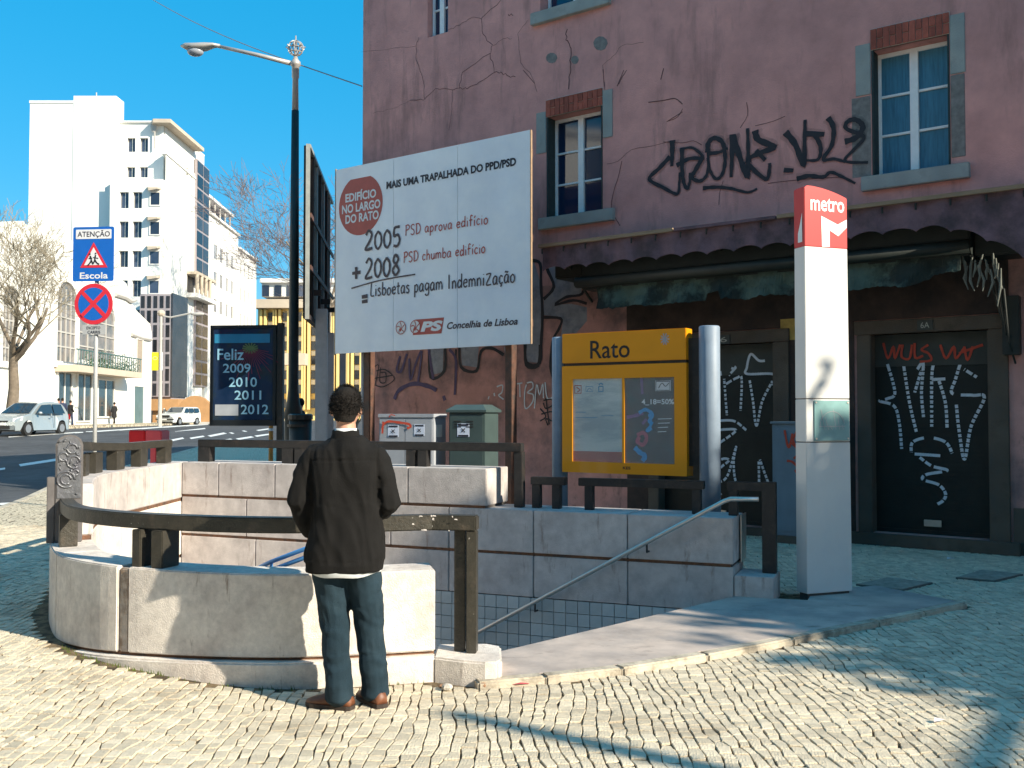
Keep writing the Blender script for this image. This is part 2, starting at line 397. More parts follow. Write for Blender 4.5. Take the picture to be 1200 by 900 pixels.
def stone_geo(c, h, tx, ty, ox=0, oy=0):
    cx = sum(p[0] for p in c) / 4; cy = sum(p[1] for p in c) / 4; z = g(cx, cy)
    vs = []
    for p in c: vs.append((p[0] - ox, p[1] - oy, z - .012))
    for p in c: vs.append((p[0] - ox, p[1] - oy, z + h * .72 + tx * (p[0] - cx) + ty * (p[1] - cy)))
    k = .93
    for p in c:
        x, yv = cx + (p[0] - cx) * k, cy + (p[1] - cy) * k
        vs.append((x - ox, yv - oy, z + h + tx * (x - cx) + ty * (yv - cy)))
    fs = [(8, 9, 10, 11)]
    for a in range(4):
        b = (a + 1) % 4; fs += [(a, b, b + 4, a + 4), (a + 4, b + 4, b + 8, a + 8)]
    return vs, fs
# the 300 stones that show largest: nearest in view
def inview(s):
    x = sum(p[0] for p in s[1]) / 4; y = sum(p[1] for p in s[1]) / 4
    return abs(x) < .515 * y and y > 4.53
vis = sorted([s for s in stones if inview(s)], key=lambda s: s[0])
near = set(id(s) for s in vis[:298])
for s in vis[:298]:
    ox, oy = s[1][0]; vs, fs = stone_geo(s[1], s[3], s[4], s[5], ox, oy)
    me = bpy.data.meshes.new('cobblestone'); me.from_pydata(vs, [], fs); me.update()
    link('cobblestone', me, M['cobble_obj'], pav, loc=(ox, oy, 0))
V = []; Fc = []; RN = []
for s in stones:
    if id(s) in near: continue
    vs, fs = stone_geo(s[1], s[3], s[4], s[5]); n = len(V); V += vs; Fc += [tuple(a + n for a in f) for f in fs]; RN += [s[2]] * len(vs)
me = bpy.data.meshes.new('cobblestones'); me.from_pydata(V, [], Fc); me.update()
at = me.attributes.new('rnd', 'FLOAT', 'POINT'); at.data.foreach_set('value', RN)
o = link('cobblestones', me, M['cobble'], pav); tag(o, kind='stuff')
print('stones', len(stones))

# ================================================================ stair entrance
ent = empty('stair_entrance', (0, 0, 0), 0, 'stone walled metro stairwell with curved pale parapet panels and tiled pit beside the standing man', 'stairwell')
def arc(path, path2, a, b, z0, z1, y_gap=.004):
    """closed section of wall between path indices a..b (fractions allowed)"""
    def at_(pp, t):
        i = int(min(t, len(pp) - 1.0001)); f = t - i; return pp[i].lerp(pp[i + 1], f)
    n = max(2, int(round(b - a)) ); rs = []
    for k in range(n + 1):
        t = a + (b - a) * k / n; p = at_(path, t); q = at_(path2, t)
        za = z0(t) if callable(z0) else z0; zb = z1(t) if callable(z1) else z1
        rs.append([(p.x, p.y, za), (q.x, q.y, za), (q.x, q.y, zb), (p.x, p.y, zb)])
    return rs
NP = len(OUT) - 1   # 80
zb = lambda t: .175 - .095 * sstep(8, 40, t)
STE = 40.0
def section(a, b, z0, z1, m, name='wall_panel', o=OUT, i=INN, bevel=.008):
    mb = MB(); mb.rings(arc(o, i, a + .03, b - .03, z0, z1)); return mb.build(name, m, ent, fix=True, bevel=bevel)
# lower parapet panels (front curve) and core
for a, b in [(0, 21.4), (22.5, 34), (34, 44), (44, 54), (54, 64), (64, 72), (72, 80)]:
    section(a, b, zb, .67, M['limestone_old'])
section(21.42, 22.48, zb, .66, M['joint_grey'], 'joint_strip', offs(OUT, .012))
# upper parapet behind the upright plaque
for a, b in [(43, 51), (51, 60), (60, 70), (70, 80)]:
    section(a, b, .705, 1.095, M['limestone'])
# rust strips in the recesses
ro, ri = offs(OUT, .025), offs(OUT, TH - .012)
mb = MB(); mb.rings(arc(ro, ri, 43, 80, .665, .705)); mb.build('rust_strip', M['rust'], ent, fix=True)
mb = MB(); mb.rings(arc(ro, ri, .1, 80, lambda t: zb(t) - .022, lambda t: zb(t) + .002)); mb.build('rust_strip', M['rust'], ent, fix=True)
# plinth
po, pi_ = offs(OUT, -.05), offs(OUT, TH)
mb = MB(); mb.rings(arc(po, pi_, .0, 46, -.35, lambda t: zb(t) - .020)); mb.build('plinth', M['limestone_old'], ent, fix=True, bevel=.012)
# plinth end block carrying the rail post
p0 = OUT[0]
pe = [(-.478, 6.015), (-.30, 5.93), (-.16, 5.885), (-.085, 5.90), (-.06, 5.95), (-.07, 6.30), (-.16, 6.37), (-.478, 6.355)]
MB().prism_xy(pe, -.35, .152).build('plinth', M['limestone_old'], ent, fix=True, bevel=.012)
# inner lining of the pit below the parapet
li, lo = offs(OUT, TH + .0), offs(OUT, .06)
section(.0, 26, -.095, lambda t: zb(t) - .03, M['limestone'], 'lining_panel', lo, li, 0)
for a, b in [(26, 40), (40, 54), (54, 67), (67, 80)]: section(a, b, -.095, lambda t: zb(t) - .03, M['limestone'], 'lining_panel', lo, li, 0)
section(0, 80, -2.7, -.098, M['limestone'], 'pit_wall', lo, offs(OUT, TH - .01), 0)

# straight rear wall in its own frame
rw = empty('rear_wall', OB, BW.ang); rw.parent = ent
def rbox(x0, x1, y0, y1, z0, z1, name, m, bevel=.006):
    mb = MB()
    vs = [BW.world(x, y, z) for z in (z0, z1) for x, y in ((x0, y0), (x1, y0), (x1, y1), (x0, y1))]
    mb.add(vs, [(0,3,2,1),(4,5,6,7),(0,1,5,4),(1,2,6,5),(2,3,7,6),(3,0,4,7)]); return mb.build(name, m, ent, bevel=bevel)
bpy.data.objects.remove(rw)
TW = .55
def bx(px, y=0): return BW.hit(px, 560)[0]
A_END = bx(570); B_END = bx(859)
# body behind the panels
rbox(-.30, A_END - .02, .03, TW - .02, .60, 1.08, 'wall_core', M['core'], 0)
rbox(-.30, B_END - .02, .03, TW - .02, -.098, .60, 'wall_core', M['core'], 0)
rbox(-.30, B_END + .10, .02, TW, -2.7, -.10, 'pit_wall', M['grout'], 0)
J = [-.02, bx(256), bx(322), bx(400), bx(478), A_END]
for a, b in zip(J, J[1:]): rbox(a + .004, b - .004, 0, TW, .745, 1.097, 'wall_panel', M['limestone'])
J = [-.02, bx(289), bx(372), bx(458), bx(526), bx(625), bx(735), B_END]
for a, b in zip(J, J[1:]): rbox(a + .004, b - .004, 0, TW, .32, .718, 'wall_panel', M['limestone'])
J = [-.02, bx(300), bx(400), bx(526), bx(625), bx(735), B_END + .0, B_END + .34]
for a, b in zip(J, J[1:]): rbox(a + .004, b - .004, 0, TW if a < B_END - .1 else TW - .1, -.095, .292 if a < B_END - .1 else .225, 'wall_panel', M['limestone'])
rbox(-.02, A_END - .03, .012, .05, .718, .745, 'rust_strip', M['rust'], 0)
rbox(-.02, B_END - .03, .012, .05, .292, .32, 'rust_strip', M['rust'], 0)
# thin sunlit metal edge at the wall's end
rbox(B_END + .012, B_END + .022, .30, .56, .30, .72, 'metal_edge', M['steel'], 0)
# tiles on the rear pit wall
tw = .117; tile = MB(); tile.box(0.002, tw - .004, 0, .02, .002, tw - .004)
tme = tile.mesh('tile'); tme.materials.append(M['tile'])
x = bx(505); c = 0
while x < B_END + .05:
    z = -.098 - tw
    for r_ in range(7):
        p = BW.world(x, -.004 + rnd.uniform(-.0015, .0015), z - r_ * tw)
        o = bpy.data.objects.new('wall_tile', tme); COL.objects.link(o); o.parent = ent; o.location = p; o.rotation_euler = (0, 0, BW.ang); c += 1
    x += tw
print('tiles', c)
# steps and floor
for k in range(13):
    x1 = 5.6 - k * .29
    rbox(x1 - .29 if k < 12 else -1.2, x1, -5.2 if k > 4 else -3.2, .01, -2.7, .0 - (k + 1) * .165, 'stair_tread', M['slab'], 0)
# end lining under the slab
mb = MB(); a = Vector((-.42, 6.33, 0)); b = BW.world(6.03, .02); d = (b - a).normalized(); n = Vector((d.y, -d.x, 0))
q = [a, b, b + n * .2, a + n * .2]
mb.prism_xy([(p.x, p.y) for p in q], -.5, .0); mb.build('pit_wall', M['limestone'], ent, fix=True)

# landing slab
ld = empty('entrance_landing', (0, 0, 0)); tag(ld, kind='structure')
sp = [(p.x, p.y) for p in SLAB]
me_ = MB()
inner = []
kerbline = SLAB[:7]
ko = []
for i, p in enumerate(kerbline):
    t = (kerbline[min(i + 1, 6)] - kerbline[max(i - 1, 0)]).normalized(); ko.append(p + Vector((-t.y, t.x, 0)) * .10)
poly = [(p.x, p.y) for p in ko] + sp[7:]
MB().prism_xy(poly, -.3, .048).build('slab', M['slab'], ld, fix=True)
def resamp(pts, step):
    out = [pts[0].copy()]; 
    for a, b in zip(pts, pts[1:]):
        n = max(1, int((b - a).length / step))
        for k in range(1, n + 1): out.append(a.lerp(b, k / n))
    return out
A_, B_ = resamp(kerbline, .5), None
B_ = []
for i, p in enumerate(A_):
    t = (A_[min(i + 1, len(A_) - 1)] - A_[max(i - 1, 0)]).normalized(); B_.append(p + Vector((-t.y, t.x, 0)) * .098)
for i in range(len(A_) - 1):
    a, b, c_, d_ = A_[i], A_[i + 1], B_[i + 1], B_[i]; e = (b - a).normalized() * .003
    MB().prism_xy([((a + e).x, (a + e).y), ((b - e).x, (b - e).y), ((c_ - e).x, (c_ - e).y), ((d_ + e).x, (d_ + e).y)], -.2, .052 + rnd.uniform(-.002, .002)).build('kerb_stone', M['kerb'], ld, fix=True, bevel=.012)

# ---- rails
def sweep_box(mb, pts, w, z0, z1):
    rs = []
    for i, p in enumerate(pts):
        t = pts[min(i + 1, len(pts) - 1)] - pts[max(i - 1, 0)]; t.z = 0; t.normalize(); q = Vector((t.y, -t.x, 0)) * (w / 2); z = p.z
        rs.append([(p.x - q.x, p.y - q.y, z + z0), (p.x + q.x, p.y + q.y, z + z0), (p.x + q.x, p.y + q.y, z + z1), (p.x - q.x, p.y - q.y, z + z1)])
    mb.rings(rs)
def obox(mb, c, d, lx, ly, z0, z1):
    d = Vector((d[0], d[1], 0)).normalized(); n = Vector((-d.y, d.x, 0)); c = Vector((c[0], c[1], 0))
    P = [c - d * lx / 2 - n * ly / 2, c + d * lx / 2 - n * ly / 2, c + d * lx / 2 + n * ly / 2, c - d * lx / 2 + n * ly / 2]
    mb.prism_xy([(p.x, p.y) for p in P], z0, z1)
rail = empty('curved_rail', (0, 0, 0), 0, 'dark olive flat iron rail curving over the near parapet behind the man', 'railing')
ctr = offs(OUT, .11)
pts = [Vector((-.214, 6.13, 0))] + [Vector((p.x, p.y, 0)) for p in ctr[0:43]]
pts[1].y += .0
mb = MB(); sweep_box(mb, pts, .10, .905, 1.0); mb.build('handrail', M['railpaint'], rail, fix=True, bevel=.008)
mb = MB(); obox(mb, (-.248, 6.14), (1, -.12), .062, .085, .152, .903); mb.build('post', M['railpaint'], rail, bevel=.004)
mb = MB(); obox(mb, (-.322, 6.185), (1, -.12), .07, .075, .152, .903); mb.build('post', M['railpaint'], rail, bevel=.004)
def post_at(par, i, m, z0, z1, off=0.0, w=.11, d=.12, path=ctr):
    p = path[i]; t = path[min(i + 1, len(path) - 1)] - path[max(0, i - 1)]
    mb = MB(); obox(mb, (p.x + off, p.y), t, w, d, z0, z1); mb.build('post', m, par, bevel=.005)
for i in (19, 21): post_at(rail, i, M['railpaint'], .67, .903, w=.07 if i == 21 else .09, d=.16)
post_at(rail, 39, M['railpaint'], .67, .903)
ff = offs(OUT, .11 - .0515); mb = MB()
for k_ in range(15):
    t_ = rnd.random() ** 2 * 9 if k_ > 5 else rnd.uniform(-.9, .3)
    if t_ < 0: p = Vector((-.214 - rnd.uniform(.0, .2), 6.079, 0)); d_ = Vector((-1, -.05, 0))
    else: i = int(t_); p = ff[i].lerp(ff[i + 1], t_ - i); d_ = (ff[i + 1] - ff[i]).normalized()
    z = rnd.choice([rnd.uniform(.915, .99), rnd.uniform(.92, .985), .996, .91]); a_ = rnd.uniform(.003, .014); h_ = rnd.uniform(.002, .007); q = Vector((d_.y, -d_.x, 0)) * -.0012
    mb.add([p + q + d_ * -a_ + Vector((0,0,z - h_)), p + q + d_ * a_ + Vector((0,0,z - h_ * .4)), p + q + d_ * a_ * .6 + Vector((0,0,z + h_)), p + q - d_ * a_ * .7 + Vector((0,0,z + h_ * .6))], [(0, 1, 2, 3)])
tag(mb.build('chipped_paint', M['limestone'], rail), kind='stuff')
# left and rear rail on the upper parapet
r2 = empty('rear_rail', (0, 0, 0), 0, 'black iron rail running along the upper left and rear parapet on short wide posts', 'railing')
ctr2 = offs(OUT, .15)
L_ = [PD(94, 514, ctr2[45].y)]
zt = lambda y: 1.335 + .07 * sstep(9.6, 8.2, y) if y < 9.6 else 1.335
lp = [Vector((p.x, p.y, 0)) for p in ctr2[43:78]] 
def sw2(mb, pts, w, zfn, h):
    rs = []
    for i, p in enumerate(pts):
        t = pts[min(i + 1, len(pts) - 1)] - pts[max(i - 1, 0)]; t.z = 0; t.normalize(); q = Vector((t.y, -t.x, 0)) * (w / 2); z = zfn(p)
        rs.append([(p.x - q.x, p.y - q.y, z - h), (p.x + q.x, p.y + q.y, z - h), (p.x + q.x, p.y + q.y, z), (p.x - q.x, p.y - q.y, z)])
    mb.rings(rs)
mb = MB(); sw2(mb, lp, .10, lambda p: 1.345 + .06 * (1 - sstep(7.8, 9.8, p.y)), .075); mb.build('handrail', M['railpaint'], r2, fix=True, bevel=.006)
for i in (46, 51, 56, 61, 66, 71, 76): post_at(r2, i, M['railpaint'], 1.095, 1.28, w=.20, d=.10, path=ctr2)
c0 = BW.world(.05, .22); c1 = BW.world(bx(601), .25)
mb = MB(); sweep_box(mb, [c0, c1], .10, 1.26, 1.345); mb.build('handrail', M['railblack'], r2, fix=True, bevel=.006)
for px, w in ((226, .16), (325, .14), (340, .14), (471, .10), (485, .10)):
    mb = MB(); c_ = BW.world(bx(px), .22); obox(mb, c_, EB, w, .10, 1.097, 1.262); mb.build('post', M['railblack'], r2, bevel=.004)
mb = MB(); c_ = BW.world(bx(597), .26); obox(mb, c_, EB, .08, .10, .718, 1.26); mb.build('post', M['railblack'], r2, bevel=.004)
# lower rail on the rear wall
r3 = empty('lower_rail', (0, 0, 0), 0, 'low black iron rail on the rear wall passing behind the yellow station board', 'railing')
for a, b in ((611, 652), (668, 818), (846, 893)):
    mb = MB(); sweep_box(mb, [BW.world(bx(a), .28), BW.world(bx(b), .28)], .09, .945, 1.02); mb.build('handrail', M['railblack'], r3, fix=True, bevel=.005)
for px in (617, 641, 680, 809, 853):
    mb = MB(); obox(mb, BW.world(bx(px), .28), EB, .08, .08, .718, .945); mb.build('post', M['railblack'], r3, bevel=.004)
mb = MB(); obox(mb, BW.world(B_END + .27, .28), EB, .12, .10, .225, 1.025); mb.build('post', M['railblack'], r3, bevel=.004)
# steel handrails
h1 = empty('steel_handrail', (0, 0, 0), 0, 'thin polished steel handrail descending the tiled rear wall of the stairs', 'handrail')
xa, za = BW.hit(889, 585, .07); xb, zb_ = BW.hit(852, 585, .07); xc, zc = BW.hit(562, 740, .07)
sl_ = (zb_ - zc) / (xb - xc)
P = [BW.world(xa, -.07, za), BW.world(xb + .03, -.07, zb_ + .003), BW.world(xb - .03, -.07, zb_ - .02), BW.world(xc, -.07, zc), BW.world(xc - 1.6, -.07, zc - 1.6 * sl_)]
MB().tube(P, .021, 10).build('tube', M['steel'], h1, smooth=True)
for px in (630, 760):
    x_ = bx(px); z_ = zc + (x_ - xc) * sl_; MB().tube([BW.world(x_, .0, z_ - .09), BW.world(x_, -.07, z_ - .09), BW.world(x_, -.07, z_ - .02)], .009, 6).build('bracket', M['railblack'], h1)
h2 = empty('blue_handrail', (0, 0, 0), 0, 'short length of blue steel handrail sloping down inside the curved parapet left of the man', 'handrail')
M['bluerail'] = mat('blue_steel_rail', (.10,.30,.62), .35, .05, 5, metal=.4)
for dz in (0, .06):
    P = [PD(372, 648, 6.75) + Vector((0, 0, dz)), PD(318, 668, 7.1) + Vector((0, 0, dz - .0)), PD(250, 700, 7.6) + Vector((0, 0, dz))]
    MB().tube(P, .016, 8).build('tube', M['bluerail'], h2, smooth=True)
MB().tube([PD(318, 668, 7.1) + Vector((0, 0, .06)), PD(318, 668, 7.1), PD(318, 668, 7.1) - Vector((.1, .6, .12))], .012, 6).build('bracket', M['bluerail'], h2)

# upright relief plaque on the left of the parapet
sc = PD(80, 630, 7.36); stf = Frame((sc.x, sc.y), (.9, .36)); st = empty('relief_stele', (sc.x, sc.y, 0), stf.ang, 'grey metal upright slab with rounded top and raised swirl relief on the left parapet', 'stele')
M['zinc'] = mat('dull_relief_metal', (.15,.155,.17), .35, .2, 14, .35, 35, metal=.35, col2=(.12,.12,.14), c2scale=7)
M['zincdark'] = mat('brown_metal_plate', (.13,.12,.12), .55, .2, 8, .15, 40, metal=.2)
w = .094
pr = [(-w, .67), (w, .67), (w, 1.40), (w * .8, 1.445), (w * .4, 1.468), (0, 1.474), (-w * .4, 1.468), (-w * .8, 1.445), (-w, 1.40)]
MB().prism_xz(pr, 0, .05).build('slab', M['zincdark'], st, fix=True, bevel=.006)
MB().prism_xz([(x_ * .86 , max(1.0, z_) - .012 if z_ > 1 else 1.0) for x_, z_ in pr], -.006, -.001).build('relief_plate', M['zinc'], st, fix=True)
mb = MB()
for cx_, cz_, rr in ((-.02, 1.14, .06), (-.02, 1.14, .035), (.03, 1.27, .045), (-.04, 1.31, .03), (.02, 1.37, .035), (.045, 1.19, .02)):
    mb.tube([(cx_ + rr * math.cos(a_) , -.008, cz_ + rr * math.sin(a_)) for a_ in [k_ * .42 for k_ in range(14)]], .008, 6)
for k_ in range(26):
    x_, z_ = rnd.uniform(-.07, .07), rnd.uniform(1.03, 1.43); mb.tube([(x_, -.007, z_), (x_ + rnd.uniform(-.03, .03), -.012, z_ + rnd.uniform(-.02, .04))], rnd.uniform(.004, .009), 5)
mb.build('swirl_relief', M['zinc'], st, smooth=True)
MB().box(-.15, -.098, .0, .06, .67, 1.16).build('side_plate', M['zincdark'], st, bevel=.004)
# ================================================================ pink building
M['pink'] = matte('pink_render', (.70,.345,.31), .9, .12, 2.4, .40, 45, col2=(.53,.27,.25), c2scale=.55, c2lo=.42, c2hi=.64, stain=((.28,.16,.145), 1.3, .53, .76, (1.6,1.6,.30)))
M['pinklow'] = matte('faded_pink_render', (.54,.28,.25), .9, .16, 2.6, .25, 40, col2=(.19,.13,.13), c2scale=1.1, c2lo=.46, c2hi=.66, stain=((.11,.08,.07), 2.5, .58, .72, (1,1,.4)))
M['greystone'] = matte('grey_window_stone', (.34,.36,.34), .85, .14, 8, .3, 60, col2=(.27,.30,.29), c2scale=4, c2lo=.45, c2hi=.65)
M['darkstone'] = matte('grime_and_shade_door_stone', (.12,.095,.075), .85, .25, 5, .3, 50, col2=(.08,.07,.06), c2scale=2.5, c2lo=.45, c2hi=.65)  # grimy stone, darkened further for the deep shade under the canopy
M['brick'] = mat('red_brick', (.33,.085,.055), .85, .2, 14, .4, 70, obrand=.2)
M['mortar'] = mat('pale_mortar', (.50,.44,.40), .9, .15, 20)
M['sash'] = mat('white_window_paint', (.86,.88,.88), .5, .05, 12, .05, 60)
M['glass'] = mat('dark_window_glass', (.012,.03,.075), .06, 0, 1, spec=.8)
M['curtain'] = mat('blue_net_curtain', (.055,.19,.29), .35, .25, 3, stretch=(14,1,1.2), spec=.6)
M['reveal'] = mat('dark_green_reveal', (.03,.045,.045), .9, .2, 10)
M['spray_black'] = mat('black_spray_paint', (.022,.020,.026), .7, .15, 12)
M['spray_white'] = mat('white_spray_paint', (.62,.66,.72), .7, .12, 12)
M['spray_silver'] = mat('silver_spray_paint', (.25,.26,.30), .6, .3, 5, stain=((.10,.12,.18), 3, .5, .7, (1,1,1)))
M['spray_purple'] = mat('faded_purple_paint', (.10,.07,.14), .8, .2, 12)
M['spray_red'] = mat('red_spray_paint', (.50,.06,.03), .7, .15, 12)
M['crack'] = mat('plaster_crack', (.10,.05,.05), .95, .2, 20)
M['patch'] = mat('grey_filler_patch', (.20,.19,.18), .95, .3, 12)
M['wood'] = mat('tan_board', (.30,.205,.13), .85, .2, 8, .3, 60, stretch=(.4,4,4))
M['fascia'] = mat('mauve_scalloped_fascia', (.17,.10,.12), .85, .25, 4, .3, 40, col2=(.075,.05,.06), c2scale=2.2, c2lo=.45, c2hi=.65)
M['awnmetal'] = mat('dark_green_metal', (.014,.020,.018), .55, .25, 6, .1, 40)
M['valance'] = mat('torn_green_canvas', (.075,.115,.095), .9, .3, 5, .4, 30, col2=(.018,.028,.025), c2scale=2.2, c2lo=.44, c2hi=.56)
M['shutter'] = mat('dark_roller_shutter', (.011,.016,.015), .5, .3, 4, .1, 40, metal=.2)
M['shutterbox'] = mat('dull_shutter_panel', (.040,.045,.040), .6, .2, 5)
PW = Frame((-2.7, 17.6), (.803, -.596))
pb = empty('pink_building', PW.o, PW.ang, 'old cracked pink building with brick window lintels and a derelict shopfront', 'building')
LEN = 15.5; EAVE = 9.9
def hw(px, py, off=0.0): return PW.hit(px, py, off)
W1 = [hw(641, 200)[0], hw(706, 200)[0], hw(672, 252)[1], hw(672, 131)[1]]
W2 = [hw(1022, 120)[0], hw(1113, 120)[0], hw(1065, 202)[1], hw(1065, 50)[1]]
W3 = [hw(501, 20)[0], hw(525, 20)[0], hw(512, 41)[1], EAVE - .4]
W4 = [hw(633, 5)[0], hw(703, 5)[0], hw(660, 8)[1], EAVE - .3]
D1 = [hw(772, 500)[0], hw(908, 500)[0], .12, hw(880, 402)[1]]
D2 = [hw(1021, 500)[0], hw(1160, 500)[0], .16, hw(1090, 389)[1]]
SPL = hw(1000, 300)[1] # colour change between lower and upper wall hidden behind the canopy
def wall_holes(mb, x0, x1, z0, z1, holes, dep):
    xs = sorted(set([x0, x1] + [v for h in holes for v in h[:2]])); zs = sorted(set([z0, z1] + [v for h in holes for v in h[2:4]]))
    for a, b in zip(xs, xs[1:]):
        for c, d in zip(zs, zs[1:]):
            if any(h[0] - 1e-6 < (a + b) / 2 < h[1] and h[2] < (c + d) / 2 < h[3] for h in holes): continue
            mb.quad((a, 0, c), (b, 0, c), (b, 0, d), (a, 0, d))
    k = mb.cur
    for h in holes:
        a, b, c, d = h[:4]; dd = dep
        mb.quad((a, 0, c), (a, 0, d), (a, dd, d), (a, dd, c)); mb.quad((b, 0, c), (b, dd, c), (b, dd, d), (b, 0, d))
        mb.quad((a, 0, c), (a, dd, c), (b, dd, c), (b, 0, c)); mb.quad((a, 0, d), (b, 0, d), (b, dd, d), (a, dd, d))
    mb.cur = k
SPLIT = 3.62
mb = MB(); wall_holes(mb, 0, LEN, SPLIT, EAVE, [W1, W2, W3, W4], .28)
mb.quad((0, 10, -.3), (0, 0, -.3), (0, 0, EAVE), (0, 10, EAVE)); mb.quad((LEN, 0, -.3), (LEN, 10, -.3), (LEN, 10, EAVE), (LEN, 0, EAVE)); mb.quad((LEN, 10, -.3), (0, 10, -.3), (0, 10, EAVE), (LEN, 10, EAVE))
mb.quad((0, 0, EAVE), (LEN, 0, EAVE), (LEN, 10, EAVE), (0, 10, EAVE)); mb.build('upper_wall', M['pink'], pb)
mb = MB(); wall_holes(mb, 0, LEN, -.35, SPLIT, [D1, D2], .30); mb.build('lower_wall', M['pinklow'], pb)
mb = MB(); mb.box(-.25, LEN + .2, -.30, 10.2, EAVE + .0, EAVE + .14); mb.build('eave', M['greystone'], pb)
mb = MB(); mb.prism_xz([(-.3, 0), (LEN + .3, 0), (LEN + .3, .02), (-.3, .02)], 0, 0)
mb = MB(); e = EAVE + .145
mb.add([(-.3, -.35, e), (LEN + .3, -.35, e), (LEN + .3, 10.3, e), (-.3, 10.3, e), (3.5, 5, e + .55), (LEN - 3.5, 5, e + .55)], [(0,1,5,4),(1,2,5),(2,3,4,5),(3,0,4),(0,3,2,1)]); mb.build('roof', M['brick'], pb)
def window(h, pan, name='window', nrow=3, surround=True, bricks=True, y=.20):
    a, b, c, d = h; w = b - a; f = .055
    fr = MB(); fr.box(a + .01, b - .01, y, y + .05, c + .005, c + f); fr.box(a + .01, b - .01, y, y + .05, d - f, d - .005); fr.box(a + .01, a + f, y, y + .05, c + f, d - f); fr.box(b - f, b - .01, y, y + .05, c + f, d - f)
    mid = (a + b) / 2; fr.box(mid - .05, mid + .05, y - .012, y + .05, c + f, d - f)
    hh = (d - c - 2 * f) / nrow
    for s0, s1 in ((a + f, mid - .05), (mid + .05, b - f)):
        for k_ in range(1, nrow): fr.box(s0, s1, y + .006, y + .046, c + f + k_ * hh - .015, c + f + k_ * hh + .015)
    wf = fr.build(name, M['sash'], pb, bevel=.003)
    for s0, s1 in ((a + f, mid - .05), (mid + .05, b - f)):
        for k_ in range(nrow):
            z0 = c + f + k_ * hh + (.015 if k_ else 0); z1 = c + f + (k_ + 1) * hh - (.015 if k_ < nrow - 1 else 0)
            m_ = MB(); tl_ = rnd.uniform(-.004, .004); m_.quad((s0, y + .03 + tl_, z0), (s1, y + .03 - tl_, z0), (s1, y + .032 - tl_, z1), (s0, y + .032 + tl_, z1)); m_.build('pane', pan, wf)
    m_ = MB(); m_.box(a, b, .281, .30, c, d); m_.build('window_back', M['reveal'], wf)
    if surround:
        MB().box(a - .13, b + .22, -.07, .03, c - .17, c + .012).build('sill', M['greystone'], pb, bevel=.008)
        MB().box(a - .20, a - .012, -.012, .02, d - .55, d + .10).build('jamb_stone', M['greystone'], pb, bevel=.006)
        MB().box(b + .012, b + .18, -.012, .02, d - .50, d + .22).build('jamb_stone', M['greystone'], pb, bevel=.006)
        MB().box(a - .004, a + .02, -.006, .20, c + .012, d).build('jamb', M['reveal'], pb); MB().box(b - .02, b + .004, -.006, .20, c + .012, d).build('jamb', M['reveal'], pb)
    if bricks:
        n = 12; bw = (w + .02) / n; hz = .26
        MB().box(a - .012, b + .012, -.006, .03, d, d + hz + .012).build('mortar_bed', M['mortar'], pb)
        for k_ in range(n):
            split = .13 if k_ % 2 else .26
            x0 = a - .01 + k_ * bw
            if split == .26: MB().box(x0 + .004, x0 + bw - .004, -.022, .0, d + .008, d + hz).build('brick', M['brick'], pb)
            else:
                MB().box(x0 + .004, x0 + bw - .004, -.020, .0, d + .008, d + .128).build('brick', M['brick'], pb); MB().box(x0 + .004, x0 + bw - .004, -.023, .0, d + .140, d + hz).build('brick', M['brick'], pb)
window(W1, M['glass']); window(W2, M['curtain']); window(W3, M['glass'], surround=False, bricks=False, y=.12); window(W4, M['glass'], surround=False, bricks=False)
MB().box(W4[0] - .14, W4[1] + .2, -.08, .03, W4[2] - .18, W4[2] + .01).build('sill', M['greystone'], pb, bevel=.008)
MB().box(W2[0] - .26, W2[0] - .012, -.0012, .02, W2[2] + .02, W2[3] - .56).build('jamb_stone', M['patch'], pb, bevel=.006)
MB().box(W2[1] + .012, W2[1] + .17, -.007, .02, W2[2] + .1, W2[3] - .51).build('jamb_stone', M['patch'], pb, bevel=.006)

# cracks, patches and writing on the plaster: traced, laid 4 mm proud of the wall
def trace(pts, ox, oy, sc_): return [hw(ox + x / sc_, oy + y / sc_) for x, y in pts]
mb = MB()
for pts, ww in [([(590,0),(510,75),(515,140),(555,185),(548,220),(430,300),(418,365),(390,372),(320,365),(270,415),(215,415)], .011), ([(545,220),(562,300),(500,340),(450,368),(418,365)], .012),
          ([(562,300),(590,298),(615,312),(650,318)], .013), ([(555,190),(600,160),(635,160)], .006), ([(510,80),(470,72),(420,105),(370,125)], .007), ([(250,155),(240,200),(240,250),(270,340),(275,410)], .009),
          ([(390,372),(388,450),(375,540)], .007), ([(700,85),(660,140),(672,260),(710,300),(740,380)], .006), ([(865,120),(858,165),(880,200),(875,250),(878,300),(870,370)], .018),
          ([(1180,175),(1090,190),(1050,235),(1010,270),(1018,370)], .006), ([(1110,290),(1070,355)], .012), ([(620,60),(640,62)], .016), ([(10,215),(120,205),(240,190)], .004), ([(60,470),(140,450),(215,415)], .004), ([(430,10),(300,60)], .0)]:
    if ww: 
        P = trace(pts, 420, 0, 3.53); Q = []
        for p, q in zip(P, P[1:]):
            Q.append(p); n_ = 4
            for k_ in range(1, n_): Q.append((p[0] + (q[0] - p[0]) * k_ / n_ + rnd.uniform(-.02, .02), p[1] + (q[1] - p[1]) * k_ / n_ + rnd.uniform(-.02, .02)))
        Q.append(P[-1]); ribbon(mb, Q, ww * .8, -.002, 1)
for pts, ww in [([(580,490),(560,580),(540,640),(525,740),(570,830)], .010), ([(720,180),(800,170),(860,160),(900,190)], .012), ([(850,380),(740,410),(630,430),(560,490),(500,505)], .006), ([(800,0),(785,60)], .014), ([(590,10),(555,95)], .010), ([(480,5),(487,100)], .009), ([(900,230),(820,280)], .009), ([(60,10),(120,80)], .009)]:
    ribbon(mb, trace(pts, 600, 80, 4.5), ww, -.002, 3)
